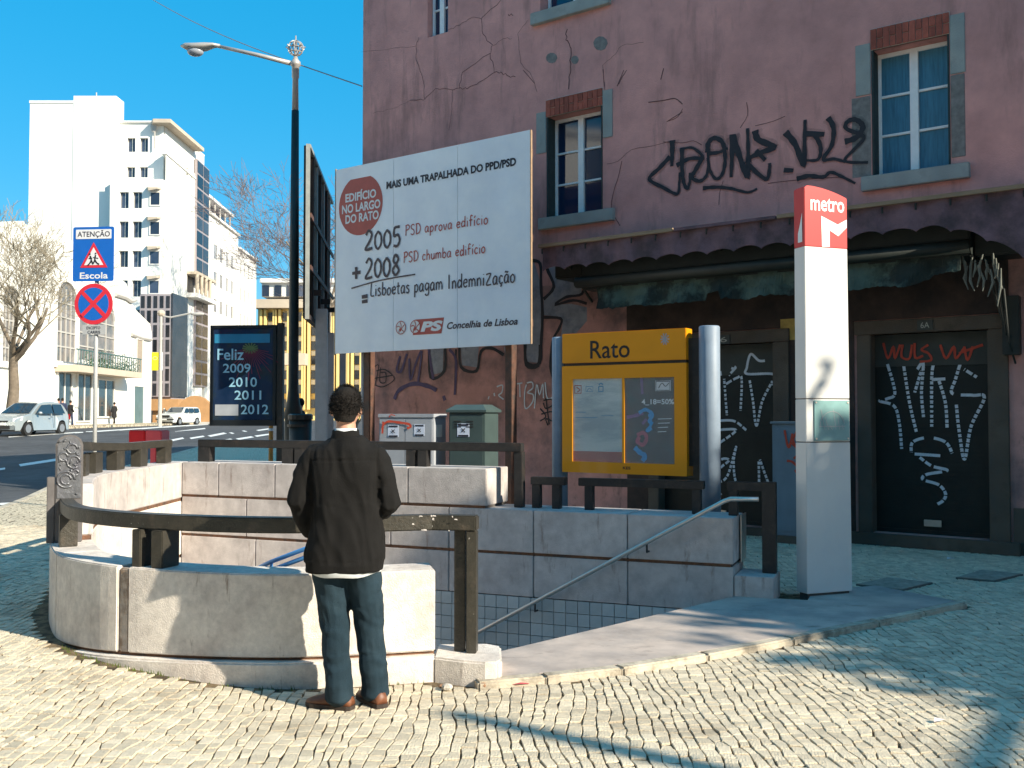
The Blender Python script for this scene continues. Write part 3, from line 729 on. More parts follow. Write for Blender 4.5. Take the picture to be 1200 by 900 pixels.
for pts in [[(150,185),(240,190),(290,180),(330,200)], [(510,120),(545,60),(540,0)], [(580,110),(660,90),(720,65)], [(165,90),(215,70),(240,30)], [(430,370),(415,420),(410,480)], [(640,380),(700,372),(820,360),(980,350)]]:
    ribbon(mb, trace(pts, 740, 120, 4), .008, -.002, 3)
tag(mb.build('cracks', M['crack'], pb), kind='stuff')
mb = MB()
for cx_, cy_, rx_, ry_ in [(800,240,24,22), (1002,180,30,30), (896,248,16,18)]:
    P = trace([(cx_ + rx_ * math.cos(a_ * .6) * (1 + .25 * noise.noise(Vector((a_, cx_, 0)))), cy_ - ry_ * math.sin(a_ * .6) * (1 + .25 * noise.noise(Vector((a_, cy_, 3))))) for a_ in range(10)], 420, 0, 3.53)
    q_ = MB(); fill(q_, P, -.0015); q_.build('filler_patch', M['patch'], pb)
P = trace([(480,560),(500,520),(560,500),(610,540),(620,600),(580,650),(520,640)], 880, 0, 4.09); 
SP = [([(193,178),(192,240),(190,300)], 7), ([(182,255),(130,310),(85,360),(150,400),(215,430),(225,380),(227,328)], 5.5), ([(238,212),(238,300),(245,370),(262,405),(274,375),(275,330)], 5.5),
      ([(212,296),(270,265),(335,258),(290,215),(240,218)], 5), ([(335,258),(300,320),(285,352),(320,370),(352,345),(362,290),(358,230)], 5.5), ([(358,235),(362,190),(390,168),(428,190),(440,260),(430,330),(400,360),(372,325),(357,260)], 6),
      ([(360,240),(410,235),(452,215)], 5), ([(475,150),(472,260),(468,352)], 7), ([(475,155),(510,260),(545,350),(548,230),(545,122)], 7), ([(580,132),(595,175),(670,210),(610,235),(545,278),(630,360),(648,310),(648,285)], 7), ([(585,225),(628,272)], 5),
      ([(335,403),(400,398),(470,405),(545,422),(590,405)], 4.5), ([(715,318),(760,320)], 5), ([(722,140),(770,200),(808,295),(812,180),(815,82)], 7), ([(815,148),(905,150)], 6), ([(860,152),(885,200),(885,250),(865,272),(810,272)], 5),
      ([(922,72),(948,120),(940,200),(900,268),(950,266),(1005,280)], 5.5), ([(1000,185),(1055,165),(1085,120),(1070,92),(1040,80),(1010,95),(1010,125),(1090,162),(1050,215),(1002,275),(1110,282)], 6),
      ([(775,360),(830,345),(900,350),(935,328),(990,350),(1050,380)], 5)]
mb = MB(); mh = MB()
for pts, ww in SP: ribbon(mb, trace(pts, 740, 120, 4), ww * .0092, -.006, 6, .8); ribbon(mh, trace(pts, 740, 120, 4), ww * .0175, -.002, 5, 1.2)
M['overspray'] = mat('soft_black_overspray', (.03,.026,.03), .9, .2, 12, alpha=.14)
tag(mh.build('overspray', M['overspray'], pb), kind='stuff')
mb.build('graffiti', M['spray_black'], pb)
# big silver lettering low on the wall, left of the station board
mb = MB(); mo = MB()
sil = [[(95,90),(128,200),(135,330),(130,440),(120,545),(65,540),(60,440),(88,430),(88,100)],
       [(160,95),(200,110),(210,160),(250,150),(310,160),(305,240),(250,250),(195,290),(260,285),(330,300),(330,360),(270,430),(215,430),(225,355),(190,340),(140,335),(140,265),(185,215),(160,160)],
       [(-20,445),(15,445),(12,520),(-10,530),(-25,500)]]
for P in sil: q_ = MB(); fill(q_, trace(P, 600, 280, 3.75), -.0015); q_.build('silver_letter', M['spray_silver'], pb)
for P, ww in [([(90,95),(125,110),(128,200),(135,330),(130,440),(122,545),(65,543),(58,440)], .07), ([(160,90),(155,130),(185,210),(140,265)], .07), ([(165,95),(240,130),(310,160),(310,240),(240,255),(190,290),(270,270),(330,285)], .055), ([(140,345),(215,350),(210,390),(180,450),(170,560),(185,620)], .06), ([(12,450),(10,520),(-25,530)], .06), ([(205,110),(215,165),(250,150)], .04)]:
    ribbon(mo, trace(P, 600, 280, 3.75), ww * .75, -.006, 4)
for P in [[(315,100),(375,100),(372,210),(318,225)], [(450,90),(530,95),(522,190),(455,180)], [(640,100),(700,100),(690,130),(645,125)]]:
    q_ = MB(); fill(q_, trace(P, 420, 380, 3.75), -.0015); q_.build('silver_letter', M['spray_silver'], pb)
for P, ww in [([(312,90),(318,232),(378,205),(382,95)], .075), ([(445,90),(452,188),(520,205),(540,120),(585,105),(640,135)], .07), ([(690,90),(685,140),(650,140)], .07), ([(735,80),(738,178),(790,182),(800,90)], .07), ([(430,110),(425,310)], .05)]:
    ribbon(mo, trace(P, 420, 380, 3.75), ww * .75, -.006, 4)
mo.build('lettering_outline', M['spray_black'], pb)
mb = MB()
for P, ww in [([(185,140),(170,200),(190,205),(215,130)], .05), ([(225,150),(230,245),(255,170),(280,120),(262,265)], .045), ([(160,330),(180,290),(240,262),(300,270),(345,290)], .07), ([(400,110),(430,160),(425,310)], .05), ([(375,315),(382,335)], .06), ([(310,110),(330,240)], .05)]:
    ribbon(mb, trace(P, 420, 380, 3.75), ww, -.0085, 4)
mb.build('purple_scrawl', M['spray_purple'], pb)
mb = MB()
for P in [[(60,200),(90,180),(75,270)], [(80,205),(120,200),(160,240),(110,275),(70,265)], [(100,190),(95,250),(120,255),(122,215),(100,212)], [(60,240),(150,225)]]: ribbon(mb, trace(P, 420, 380, 3.75), .018, -.009, 4)
for P in [[(140,710),(175,705),(180,730),(150,745),(140,720)], [(130,770),(180,760),(185,800),(150,790),(160,820)], [(125,745),(150,780),(125,800)], [(150,700),(165,815)], [(185,700),(180,790)]]: ribbon(mb, trace(P, 600, 280, 3.75), .022, -.009, 4)
tag(mb.build('scribble_tag', M['spray_black'], pb), kind='stuff')
mb = MB()
for P, ww in [([(572,322),(576,324)], .05), ([(596,310),(602,308)], .05), ([(610,275),(635,268),(632,300),(618,312),(640,330)], .022), ([(675,255),(672,335)], .02), ([(672,262),(690,330),(695,250)], .02), ([(698,262),(722,258)], .02), ([(710,260),(712,320)], .02),
              ([(740,265),(732,300),(735,370),(765,345),(770,310),(745,300),(768,280),(765,255),(742,258)], .022), ([(775,370),(785,265),(798,310),(812,262),(815,325)], .022), ([(822,255),(832,325),(860,318)], .022), ([(862,260),(872,300)], .02)]:
    ribbon(mb, trace(P, 420, 380, 3.75), ww, -.009, 4)
tag(mb.build('white_tag', M['spray_white'], pb), kind='stuff')

# shopfronts: roller shutters with real corrugation
def shutter(D, boxh):
    a, b, c, d = D; mb = MB(); z = c + .02; y = .16
    rows = []
    while z < d - boxh:
        rows += [(y, z), (y + .014, z + .012), (y + .014, z + .040), (y, z + .052)]; z += .058
    rows.append((y, d - boxh))
    mb.rings([[(a, p[0], p[1]) for p in rows], [(b, p[0], p[1]) for p in rows]], caps=False)
    sh = mb.build('roller_shutter', M['shutter'], pb)
    MB().box(a + .001, b - .001, y - .012, y + .02, d - boxh, d - .001).build('shutter_box', M['shutterbox'], sh)
    MB().box(a + .002, b - .002, y - .010, y + .03, c, c + .05).build('bottom_bar', M['shutter'], sh)
    m = (a + b) / 2
    MB().box(m - .10, m + .10, y - .03, y - .01, c + .10, c + .18).build('lock_plate', M['steel'], sh, bevel=.004)
    return sh
s1 = shutter(D1, .42); s2 = shutter(D2, .40)
def jambs(D, w=.16, lin_h=.17):
    a, b, c, d = D
    MB().box(a - w, a + .012, -.035, .16, .12, d - .004).build('door_jamb', M['darkstone'], pb, bevel=.008); MB().box(b - .012, b + w + .05, -.035, .16, .12, d - .004).build('door_jamb', M['darkstone'], pb, bevel=.008)
    MB().box(a - w - .03, b + w + .06, -.042, .158, d, d + lin_h).build('door_lintel', M['darkstone'], pb, bevel=.008)
jambs(D1); jambs(D2)
MB().box(D2[0] - .3, D2[1] + .32, -.10, .298, -.05, .155).build('door_step', M['darkstone'], pb, bevel=.012)
MB().box(D1[0] - .2, D1[1] + .25, -.08, .298, -.05, .115).build('door_step', M['darkstone'], pb, bevel=.012)
M['platew'] = mat('small_number_plate', (.05,.055,.05), .5, .05)
M['letter_pale'] = mat('pale_lettering', (.45,.45,.40), .6, .05)
def number_plate(px, py, s, D):
    x, z = hw(px, py, .05); pl = MB().box(x - .09, x + .09, -.054, -.043, z - .06, z + .06).build('number_plate', M['platew'], pb)
    text_obj(s, pl, x - .05, z - .035, .10, .07, -.056, M['letter_pale'])
number_plate(1084, 381, '6A', D2); number_plate(848, 398, '6', D1)
zb0_ = .175; ztop_ = min(D1[3] - .42, D2[3] - .40)
def shade_strokes(strokes, m, off_y, ox, oy, sc_, ww, name, parent):
    mb = MB()
    for P in strokes:
        Q = [PW.hit(ox + x / sc_, oy + y / sc_, -off_y) for x, y in P]
        if not name.startswith('white'): ribbon(mb, Q, ww, off_y - .004, 5); continue
        C = [(v.x, v.y) for v in catmull([Vector((a, b, 0)) for a, b in Q], 70)]; run = []
        for a, b in C + [(0, -99)]:                      # the spray misses the dips between the slats
            hit = (b - zb0_) % .058 > .012 or b > ztop_
            if hit and b > -50: run.append((a, b))
            else:
                if len(run) > 1: ribbon(mb, run, ww, off_y - .004, 1)
                run = []
    tag(mb.build(name, m, parent), kind='stuff')
shade_strokes([[(350,215),(372,300),(350,318),(328,325),(370,340),(385,390),(392,465)], [(398,222),(415,330),(435,415)], [(438,232),(455,215),(450,300),(456,372)], [(485,215),(480,260),(480,400)], [(480,262),(520,260)], [(500,262),(520,330),(525,405)],
               [(567,205),(550,260),(540,302),(600,308),(634,315),(595,400),(576,495),(560,410),(552,335)], [(575,232),(612,255)], [(450,235),(430,300)],
               [(420,475),(425,445),(470,432),(520,445),(540,478)], [(430,480),(505,485)], [(445,490),(480,515),(525,528),(465,540),(455,555),(500,570),(520,595),(515,615),(495,628)]], M['spray_white'], .155, 900, 340, 2.5, .036, 'white_graffiti', s2)
shade_strokes([[(338,155),(352,200),(368,165),(372,200),(388,160)], [(395,160),(392,195),(415,200),(422,160)], [(430,155),(432,198),(455,192)], [(470,160),(450,175),(470,185),(478,205),(445,210)], [(505,160),(522,200),(545,165),(550,200),(575,170)], [(575,165),(585,205),(600,165)], [(560,185),(630,160)]], M['spray_red'], .144, 900, 340, 2.5, .028, 'red_graffiti', s2)
shade_strokes([[(70,130),(85,180),(95,230)], [(108,140),(120,180),(150,195),(160,185)], [(128,225),(160,190)], [(300,158),(262,160),(225,132),(208,190),(210,218),(325,220),(318,268)], [(75,260),(85,350)], [(108,240),(120,400)], [(112,265),(165,235),(185,240),(180,380)],
               [(220,245),(235,340),(250,445),(275,340),(320,250)], [(75,425),(150,425),(205,465)], [(75,465),(160,465),(90,520)], [(80,600),(110,590),(128,600),(85,640),(90,690),(125,660),(160,540),(150,600),(160,690),(205,700)], [(260,600),(262,700)], [(265,595),(285,650),(305,705)], [(80,720),(95,750)]], M['spray_white'], .155, 820, 380, 3.75, .034, 'white_graffiti', s1)
x, z = hw(927, 386, .01)
MB().box(x - .14, x + .14, -.02, -.004, z - .14, z + .14).build('yellow_notice', mat('faded_yellow_notice', (.42,.30,.08), .7, .3, 8), pb)
MB().box(hw(946, 500)[0], hw(968, 500)[0], -.03, .01, .1, hw(950, 402)[1]).build('door_jamb', M['darkstone'], pb)
MB().box(D2[1] + .24, D2[1] + .9, -.02, .01, 0, .55).build('plinth_course', M['darkstone'], pb)

# ---- brown boards added over the wall: grime plus the canopy's deep shade in colour
M['shadeface'] = mat('grime_and_shade_facing', (.058,.036,.030), .85, .3, 3, .2, 40, col2=(.024,.019,.018), c2scale=1.6, c2lo=.42, c2hi=.62)
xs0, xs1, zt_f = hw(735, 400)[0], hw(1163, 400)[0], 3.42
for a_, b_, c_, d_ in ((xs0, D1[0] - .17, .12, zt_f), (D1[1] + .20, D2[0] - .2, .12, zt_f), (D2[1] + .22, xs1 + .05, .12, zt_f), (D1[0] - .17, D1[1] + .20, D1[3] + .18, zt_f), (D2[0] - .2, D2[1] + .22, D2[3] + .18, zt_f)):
    if b_ > a_: MB().box(a_, b_, -.014, .005, c_, d_).build('shade_facing_board', M['shadeface'], pb)
# ---- canopy
OFFC = .95
ca = empty('shop_canopy', PW.world(0, 0, 0), PW.ang, 'sagging canopy with scalloped mauve fascia, top board painted with sunlit stretches and torn green valance across the shopfront', 'canopy')
xa, za = PW.hit(636, 292, OFFC); xb, zb2 = PW.hit(1222, 208, OFFC)
zc_ = (za + zb2) / 2
mb = MB(); n = 210; top = []; rs = []
for i in range(n + 1):
    x = xa + (xb - xa) * i / n; ph = (i / n) * 17.5
    sc_ = abs(math.sin(math.pi * ph)) ** .6
    h = .35 - .055 * sc_ + .015 * noise.noise(Vector((x * 2, 0, 0)))
    if x > xb - 1.1: h += .55 * ((x - (xb - 1.1)) / 1.1) ** 1.6
    y = -OFFC + .012 * math.sin(2 * math.pi * ph); zt_ = zc_ - .03 + .012 * noise.noise(Vector((x, 5, 0)))
    rs.append([(x, y, zt_), (x, y + .02, zt_), (x, y + .02, zt_ - h), (x, y, zt_ - h)])
mb.rings(rs); mb.build('scalloped_fascia', M['fascia'], ca, fix=True)
for a_, b_, m_ in ((xa - .05, xa + 2.1, 'wood'), (xa + 2.12, xa + 3.5, 'fascia'), (xa + 3.52, xa + 6.9, 'wood'), (xa + 6.92, xb, 'fascia')): MB().box(a_, b_, -OFFC - .05, -OFFC + .20, zc_ - .038, zc_ + (.008 if m_ == 'wood' else .0)).build('top_board', M[m_], ca)  # tan and dark pieces paint where sun catches the board
mb = MB(); mb.add([(xa - .02, -OFFC + .02, zc_ - .04), (xb + .3, -OFFC + .02, zc_ - .04), (xb + .3, -.003, zc_ + .16), (xa - .02, -.003, zc_ + .16), (xa - .02, -OFFC + .02, zc_ - .07), (xb + .3, -OFFC + .02, zc_ - .07), (xb + .3, -.003, zc_ + .13), (xa - .02, -.003, zc_ + .13)], [(0,1,2,3),(7,6,5,4),(0,4,5,1),(1,5,6,2),(2,6,7,3),(3,7,4,0)])
mb.build('canopy_roof', M['fascia'], ca)
for i in range(18):
    x = xa + (xb - xa) * i / 17.5 + .01
    MB().tube([(x, -OFFC - .01, zc_ - .06), (x, -OFFC - .03, zc_ - .06), (x, -OFFC - .03, zc_ - .13)], .012, 6).build('hook', M['awnmetal'], ca)
# support brackets and dark boxing underneath
for x in lin_(xa + .25, xb - .2, 5): MB().tube([(x, -.01, zc_ - .75), (x, -OFFC + .06, zc_ - .12)], .02, 6).build('bracket', M['awnmetal'], ca)
xv0, zv0 = PW.hit(700, 340, .62); xv1, zv1 = PW.hit(1127, 311, .62)
MB().box(xv0 - .25, xv1 + .1, -.66, -.02, zv0 + .02, zc_ - .18).build('awning_box', M['awnmetal'], ca, bevel=.02)
MB().box(xv0 - .75, xv0 - .26, -.60, -.02, zv0 + .22, zc_ - .18).build('side_box', M['awnmetal'], ca, bevel=.02)
MB().box(xv1 + .11, xb + .2, -.50, -.02, zv0 + .02, zc_ - .10).build('side_box', M['awnmetal'], ca, bevel=.02)
MB().tube([(xv0 - .3, -.70, zv0 + .12), (xv1 + .1, -.70, zv0 + .12)], .08, 12).build('awning_roller', M['awnmetal'], ca, smooth=True)
mb = MB(); n = 150; fr, bk = [], []
rs = []
for i in range(n + 1):
    x = xv0 + (xv1 - xv0) * i / n; t = i / n
    h = .27 + .012 * math.sin(x * 9.3) + .03 * noise.noise(Vector((x * 3.1, 0, 1))) + .03 * noise.noise(Vector((x * 17, 0, 1))) - (.10 if .35 < t < .40 or .62 < t < .66 else 0) - .12 * sstep(.86, 1, t)
    y = -.64 + .035 * math.sin(x * 11) + .03 * noise.noise(Vector((x * 5, 2, 0)))
    y2 = -.66 + .05 * math.sin(x * 11 + .6) + .05 * noise.noise(Vector((x * 5, 9, 0)))
    rs.append([(x, -.64, zv0 + .05), (x, -.632, zv0 + .05), (x, y + .008, zv0 - h * .5), (x, y2 + .008, zv0 - h), (x, y2, zv0 - h), (x, y, zv0 - h * .5)])
mb.rings(rs); mb.build('green_valance', M['valance'], ca, fix=True)
M['rags'] = mat('dangling_rags', (.16,.17,.15), .9, .3, 8)
rg = MB()
for k_ in range(16):
    px = 1128 + k_ * 3.4; x, z = PW.hit(px, 300 + (k_ % 4) * 6, .6 - k_ * .02); l = rnd.uniform(.15, .42)
    rg.tube([(x, -.6, z), (x + rnd.uniform(-.04, .04), -.6, z - l * .5), (x + rnd.uniform(-.05, .05), -.58, z - l)], [.008, .016, .006], 5)
rg.build('torn_fringe', M['rags'], ca)
cb = MB()
for k_ in range(4):
    a = PW.hit(1160 + k_ * 5, 325, .3); b = PW.hit(1184 + k_ * 2, 360 + k_ * 22, .05)
    cb.tube([(a[0], -.3, a[1]), ((a[0] + b[0]) / 2, -.2, (a[1] + b[1]) / 2 - .25), (b[0], -.05, b[1])], .012, 5)
cb.build('loose_cable', M['awnmetal'], ca)
x, z = hw(1188, 380); MB().box(x - .10, x + .08, -.14, -.004, z - .36, z + .32).build('meter_box', M['awnmetal'], ca, bevel=.01)
# downpipe at the far corner of the house
x, z = hw(430, 450, .1)
M['pipe'] = mat('brown_rusty_post', (.10,.045,.03), .7, .3, 9, .2, 50, col2=(.05,.035,.03), c2scale=5)

# ================================================================ political billboard
BB = Frame((PD(393, 300, 16.0).x, 16.0), (.808, -.589))
# find the distance along the plane for px 622
bx1 = BB.hit(621.5, 280)[0]
zt0 = (BB.hit(394, 202)[1] + BB.hit(621, 149)[1]) / 2; zb0 = (BB.hit(394, 417)[1] + BB.hit(621, 400)[1]) / 2
print('billboard', bx1, zb0, zt0, BB.world(bx1, 0))
bb = empty('political_billboard', BB.o, BB.ang, 'large pale billboard with a handwritten sum of 2005 and 2008 before the pink wall', 'billboard')
M['poster'] = mat('glossy_poster', (.84,.87,.91), .28, .05, 1.2, .14, 3, col2=(.72,.77,.86), c2scale=.8, c2lo=.4, c2hi=.65)
M['ink'] = mat('navy_ink', (.012,.014,.03), .5, .05); M['inkred'] = mat('dull_red_ink', (.46,.075,.06), .5, .1, 8); M['inkwhite'] = mat('white_ink', (.75,.75,.76), .5, .03); M['inkgrey'] = mat('charcoal_ink', (.05,.035,.05), .5, .1)
BWd = bx1; BH = zt0 - zb0; TZ = zt0
seams = [0, BB.hit(461, 300)[0], BB.hit(536, 300)[0], BWd]
for a, b in zip(seams, seams[1:]): MB().box(a + .004, b - .004, 0, .03, zb0, TZ).build('poster_panel', M['poster'], bb)
MB().box(.02, BWd - .02, .032, .08, zb0 + .01, TZ - .01).build('panel_frame', M['wood'], bb)
MB().box(-.012, .0, -.004, .031, zb0 - .02, TZ + .02).build('edge_trim', M['wood'], bb); MB().box(BWd, BWd + .012, -.004, .031, zb0 - .0, TZ + .0).build('edge_trim', M['wood'], bb)
def U(px, py): return BB.hit(px, py)
cx_, cz_ = U(422.5, 240); rr = (U(422.5, 204)[1] - U(422.5, 275)[1]) / 2
circ = [(cx_ + rr * 1.0 * math.cos(a_), cz_ + rr * math.sin(a_)) for a_ in [k_ * 2 * math.pi / 40 for k_ in range(40)]]
circ = [(x_, min(z_, U(430, 207)[1])) for x_, z_ in circ]
mb = MB(); mb.add([(x_, -.003, z_) for x_, z_ in circ], [tuple(range(40))]); mb.build('red_disc', M['inkred'], bb)
def label_at(s, p0, p1, m, bold=.02, shear=0, y=-.005, zoff=0, name='lettering'):
    """p0 pixel of lower left, p1 pixel of upper right"""
    a = U(*p0); b = U(*p1); text_obj(s, bb, a[0], a[1], b[0] - a[0], b[1] - a[1], y, m, name, bold, shear)
def line_at(s, pl, pr, hpx, m, bold=.02, shear=0, y=-.005):
    a = U(*pl); b = U(*pr); h = U(pl[0], pl[1] - hpx)[1] - a[1]
    text_obj(s, bb, a[0], (a[1] + b[1]) / 2, b[0] - a[0], h, y, m, 'lettering', bold, shear)
line_at('EDIFÍCIO', (405, 239), (441, 230), 12.5, M['inkwhite'], .03)
line_at('NO LARGO', (401, 253), (446, 242), 10.5, M['inkwhite'], .03)
line_at('DO RATO', (405, 265.5), (444, 254), 10.5, M['inkwhite'], .03)
line_at('MAIS UMA TRAPALHADA DO PPD/PSD', (453, 223), (605, 193), 9, M['ink'], .04)
line_at('PS', (493, 390), (519, 386.5), 12, M['inkwhite'], .05, .2, -.006)
line_at('Concelhia de Lisboa', (524, 387), (607, 379.5), 8.3, M['inkgrey'], .025, .25)
a = U(481, 393); b = U(520.5, 372); mb = MB(); mb.add([(a[0] + .05, -.0035, a[1]), (b[0] - .05, -.0035, a[1]), (b[0], -.0035, b[1]), (a[0] + .1, -.0035, b[1])], [(0,1,2,3)]); mb.build('red_panel', M['inkred'], bb)
for (cxp, cyp, w_) in ((470, 384, .012), (487, 383, .016)):
    c_ = U(cxp, cyp); mb = MB(); m2_ = MB(); r0 = .10
    P = [(c_[0] + r0 * math.cos(a_), c_[1] + r0 * math.sin(a_)) for a_ in [k_ * math.pi / 10 for k_ in range(20)]]
    mb.add([(x_, -.0045, z_) for x_, z_ in P], [tuple(range(20))]); mb.build('emblem_disc', M['inkwhite'], bb)
    for k_ in range(5): ribbon(m2_, [(c_[0] + .09 * math.cos(.5 + k_ * 1.25), c_[1] + .09 * math.sin(.5 + k_ * 1.25)), (c_[0] + .03 * math.cos(k_ * 1.25), c_[1] + .03 * math.sin(k_ * 1.25)), (c_[0] - .01, c_[1] - .06)], w_, -.006, 3)
    ribbon(m2_, P + [P[0]], .012, -.007, 1); m2_.build('emblem', M['inkred'], bb)
# handwriting
GL = {
 'P': (.62, [[(.1,0),(.12,.5),(.14,1)], [(.05,.95),(.4,1.02),(.58,.82),(.45,.6),(.15,.52)]]), 'S': (.6, [[(.52,.88),(.35,1),(.12,.88),(.15,.62),(.42,.45),(.5,.2),(.3,0),(.05,.12)]]),
 'D': (.68, [[(.1,0),(.12,1)], [(.02,.96),(.4,.98),(.62,.6),(.5,.15),(.1,0)]]), 'L': (.52, [[(.15,1),(.1,.1),(.48,.04)]]), 'I': (.42, [[(.2,1),(.2,0)]]), 'Z': (.66, [[(.08,.72),(.55,.74),(.1,.04),(.6,.02)]]),
 'a': (.55, [[(.46,.5),(.25,.58),(.06,.35),(.12,.05),(.34,.1),(.46,.5),(.44,.12),(.54,.02)]]), 'b': (.55, [[(.1,1),(.1,.05)], [(.1,.4),(.32,.55),(.5,.3),(.34,.02),(.1,.08)]]),
 'c': (.46, [[(.42,.48),(.22,.56),(.06,.28),(.2,.02),(.43,.1)]]), 'ç': (.46, [[(.42,.48),(.22,.56),(.06,.28),(.2,.02),(.43,.1)], [(.24,0),(.30,-.1),(.18,-.18)]]),
 'd': (.56, [[(.46,.45),(.22,.55),(.06,.25),(.2,.02),(.46,.2)], [(.48,1),(.46,.0)]]), 'e': (.5, [[(.08,.3),(.42,.36),(.36,.55),(.14,.5),(.06,.22),(.22,.02),(.46,.12)]]),
 'f': (.44, [[(.42,.92),(.26,1),(.18,.8),(.18,0)], [(.02,.55),(.4,.58)]]), 'g': (.54, [[(.44,.5),(.2,.55),(.06,.28),(.22,.06),(.44,.3),(.46,.5),(.44,-.2),(.2,-.32),(.04,-.2)]]),
 'h': (.54, [[(.1,1),(.08,0)], [(.08,.35),(.28,.55),(.44,.4),(.46,0)]]), 'i': (.24, [[(.12,.55),(.12,.0)], [(.12,.76),(.13,.80)]]), 'í': (.26, [[(.12,.55),(.12,.0)], [(.10,.72),(.24,.92)]]),
 'm': (.8, [[(.08,.55),(.08,0)], [(.08,.38),(.26,.55),(.38,.38),(.38,0)], [(.38,.38),(.56,.55),(.7,.38),(.72,0)]]), 'n': (.52, [[(.08,.55),(.08,0)], [(.08,.36),(.28,.55),(.42,.38),(.44,0)]]),
 'o': (.52, [[(.28,.56),(.08,.4),(.08,.12),(.26,0),(.44,.16),(.42,.44),(.26,.56)]]), 'p': (.54, [[(.1,.55),(.08,-.35)], [(.1,.4),(.32,.56),(.48,.3),(.32,.03),(.1,.1)]]),
 'r': (.42, [[(.1,.55),(.1,0)], [(.1,.35),(.26,.55),(.4,.5)]]), 's': (.44, [[(.38,.5),(.2,.56),(.08,.44),(.3,.26),(.36,.1),(.2,0),(.05,.08)]]), 't': (.42, [[(.2,.85),(.18,.1),(.36,.02)], [(.02,.56),(.4,.58)]]),
 'u': (.52, [[(.08,.55),(.1,.12),(.26,.0),(.42,.2),(.44,.55)], [(.44,.3),(.46,0)]]), 'v': (.48, [[(.05,.55),(.22,0),(.44,.56)]]), 'ã': (.55, [[(.46,.5),(.25,.58),(.06,.35),(.12,.05),(.34,.1),(.46,.5),(.44,.12),(.54,.02)], [(.12,.72),(.22,.8),(.34,.72),(.46,.8)]]),
 '2': (.6, [[(.08,.78),(.28,1),(.5,.82),(.4,.5),(.04,.02),(.56,.06)]]), '0': (.58, [[(.3,.92),(.08,.66),(.08,.22),(.28,0),(.5,.25),(.5,.68),(.28,.92)]]), '5': (.58, [[(.52,1),(.16,.96),(.12,.55),(.38,.6),(.52,.32),(.36,.02),(.08,.06)]]),
 '8': (.58, [[(.3,.52),(.12,.74),(.28,1),(.48,.78),(.3,.52),(.08,.24),(.28,0),(.52,.22),(.3,.52)]]), '+': (.6, [[(.3,.1),(.3,.8)], [(.05,.45),(.56,.47)]]), '=': (.6, [[(.08,.6),(.5,.64)], [(.08,.22),(.5,.26)]]), ' ': (.34, [])}
def hand(s, pl, pr, hpx, m, wd, y=-.006, parent=None, fr=None, name='handwriting'):
    fr = fr or BB; a = fr.hit(*pl); b = fr.hit(*pr); h = fr.hit(pl[0], pl[1] - hpx)[1] - a[1]
    tot = sum(GL[c][0] + .08 for c in s); k_ = (b[0] - a[0]) / tot; z0 = (a[1] + b[1]) / 2; mb = MB(); x = a[0]
    for c in s:
        w_, st_ = GL[c]; j = rnd.uniform(-.02, .02)
        for P in st_: ribbon(mb, [(x + p[0] * k_, z0 + (p[1] + j) * h) for p in P], wd * (1 + rnd.uniform(-.1, .1)), y, 5)
        x += (w_ + .08) * k_
    return tag(mb.build(name, m, parent or bb), kind='stuff')
hand('2005', (428, 293), (471, 288), 22, M['inkgrey'], .042); hand('2008', (428, 327), (470, 321), 23, M['inkgrey'], .042)
hand('+', (412, 330), (425, 328), 20, M['inkgrey'], .05)
hand('PSD aprova edifício', (475, 280), (573, 258), 12, M['inkred'], .017); hand('PSD chumba edifício', (473, 312), (570, 292), 12, M['inkred'], .017)
hand('=', (423, 358), (434, 356), 15, M['inkgrey'], .055); hand('Lisboetas pagam IndemniZação', (434, 352), (605, 326), 15.5, M['inkgrey'], .022)
mb = MB(); ribbon(mb, [U(412, 338), U(440, 330), U(465, 325), U(487, 321.5)], .022, -.006, 5); mb.build('sum_line', M['inkgrey'], bb)
# back structure and posts
for px, w_, m_ in ((432, .13, M['pipe']), (598, .12, M['pipe'])):
    x_ = BB.hit(px, 450, -.15)[0]; MB().box(x_ - w_ / 2, x_ + w_ / 2, .102, .23, -.1, TZ - .2).build('post', m_, bb, bevel=.006)
M['galv'] = mat('galvanised_post', (.40,.40,.43), .5, .1, 10, metal=.2)
x_ = BB.hit(426, 450, -.15)[0]; MB().tube([(x_ - .03, .17, -.1), (x_ - .03, .17, TZ - .3)], .035, 10).build('post', M['galv'], bb)
for z_ in (zb0 + .3, zb0 + BH / 2, TZ - .3): MB().box(.05, BWd - .05, .101, .14, z_ - .05, z_ + .05).build('cross_bar', M['pipe'], bb)
# neighbouring billboard seen almost edge-on
n0 = PD(361.5, 300, 16.8); n1 = PD(389, 300, 21.4)
d_ = Vector((n1.x - n0.x, n1.y - n0.y, 0)); NBf = Frame((n0.x, n0.y), d_); L_ = d_.length
zt3 = PD(361.5, 169, 16.8).z; zb3 = PD(361.5, 374, 16.8).z
nb = empty('edge_on_billboard', NBf.o, NBf.ang, 'tall dark framed billboard seen almost edge-on beside the lamp post', 'billboard')
M['bbdark'] = mat('dark_brown_board', (.045,.032,.028), .75, .25, 4)
M['galvlit'] = mat('weathered_zinc_edge', (.33,.34,.32), .5, .15, 9, metal=.2)
for k_ in range(3):
    a_ = L_ * k_ / 3; MB().box(a_ + .01, a_ + L_ / 3 - .01, .04, .09, zb3 + .02, zt3 - .02).build('board_panel', M['bbdark'], nb)
MB().box(-.03, .0, -.02, .05, zb3, zt3).build('edge_trim', M['galvlit'], nb); MB().box(0, L_, -.03, .039, zt3 - .06, zt3).build('frame_bar', M['galvlit'], nb)
MB().box(0, L_, -.03, .039, zb3, zb3 + .08).build('frame_bar', M['bbdark'], nb)
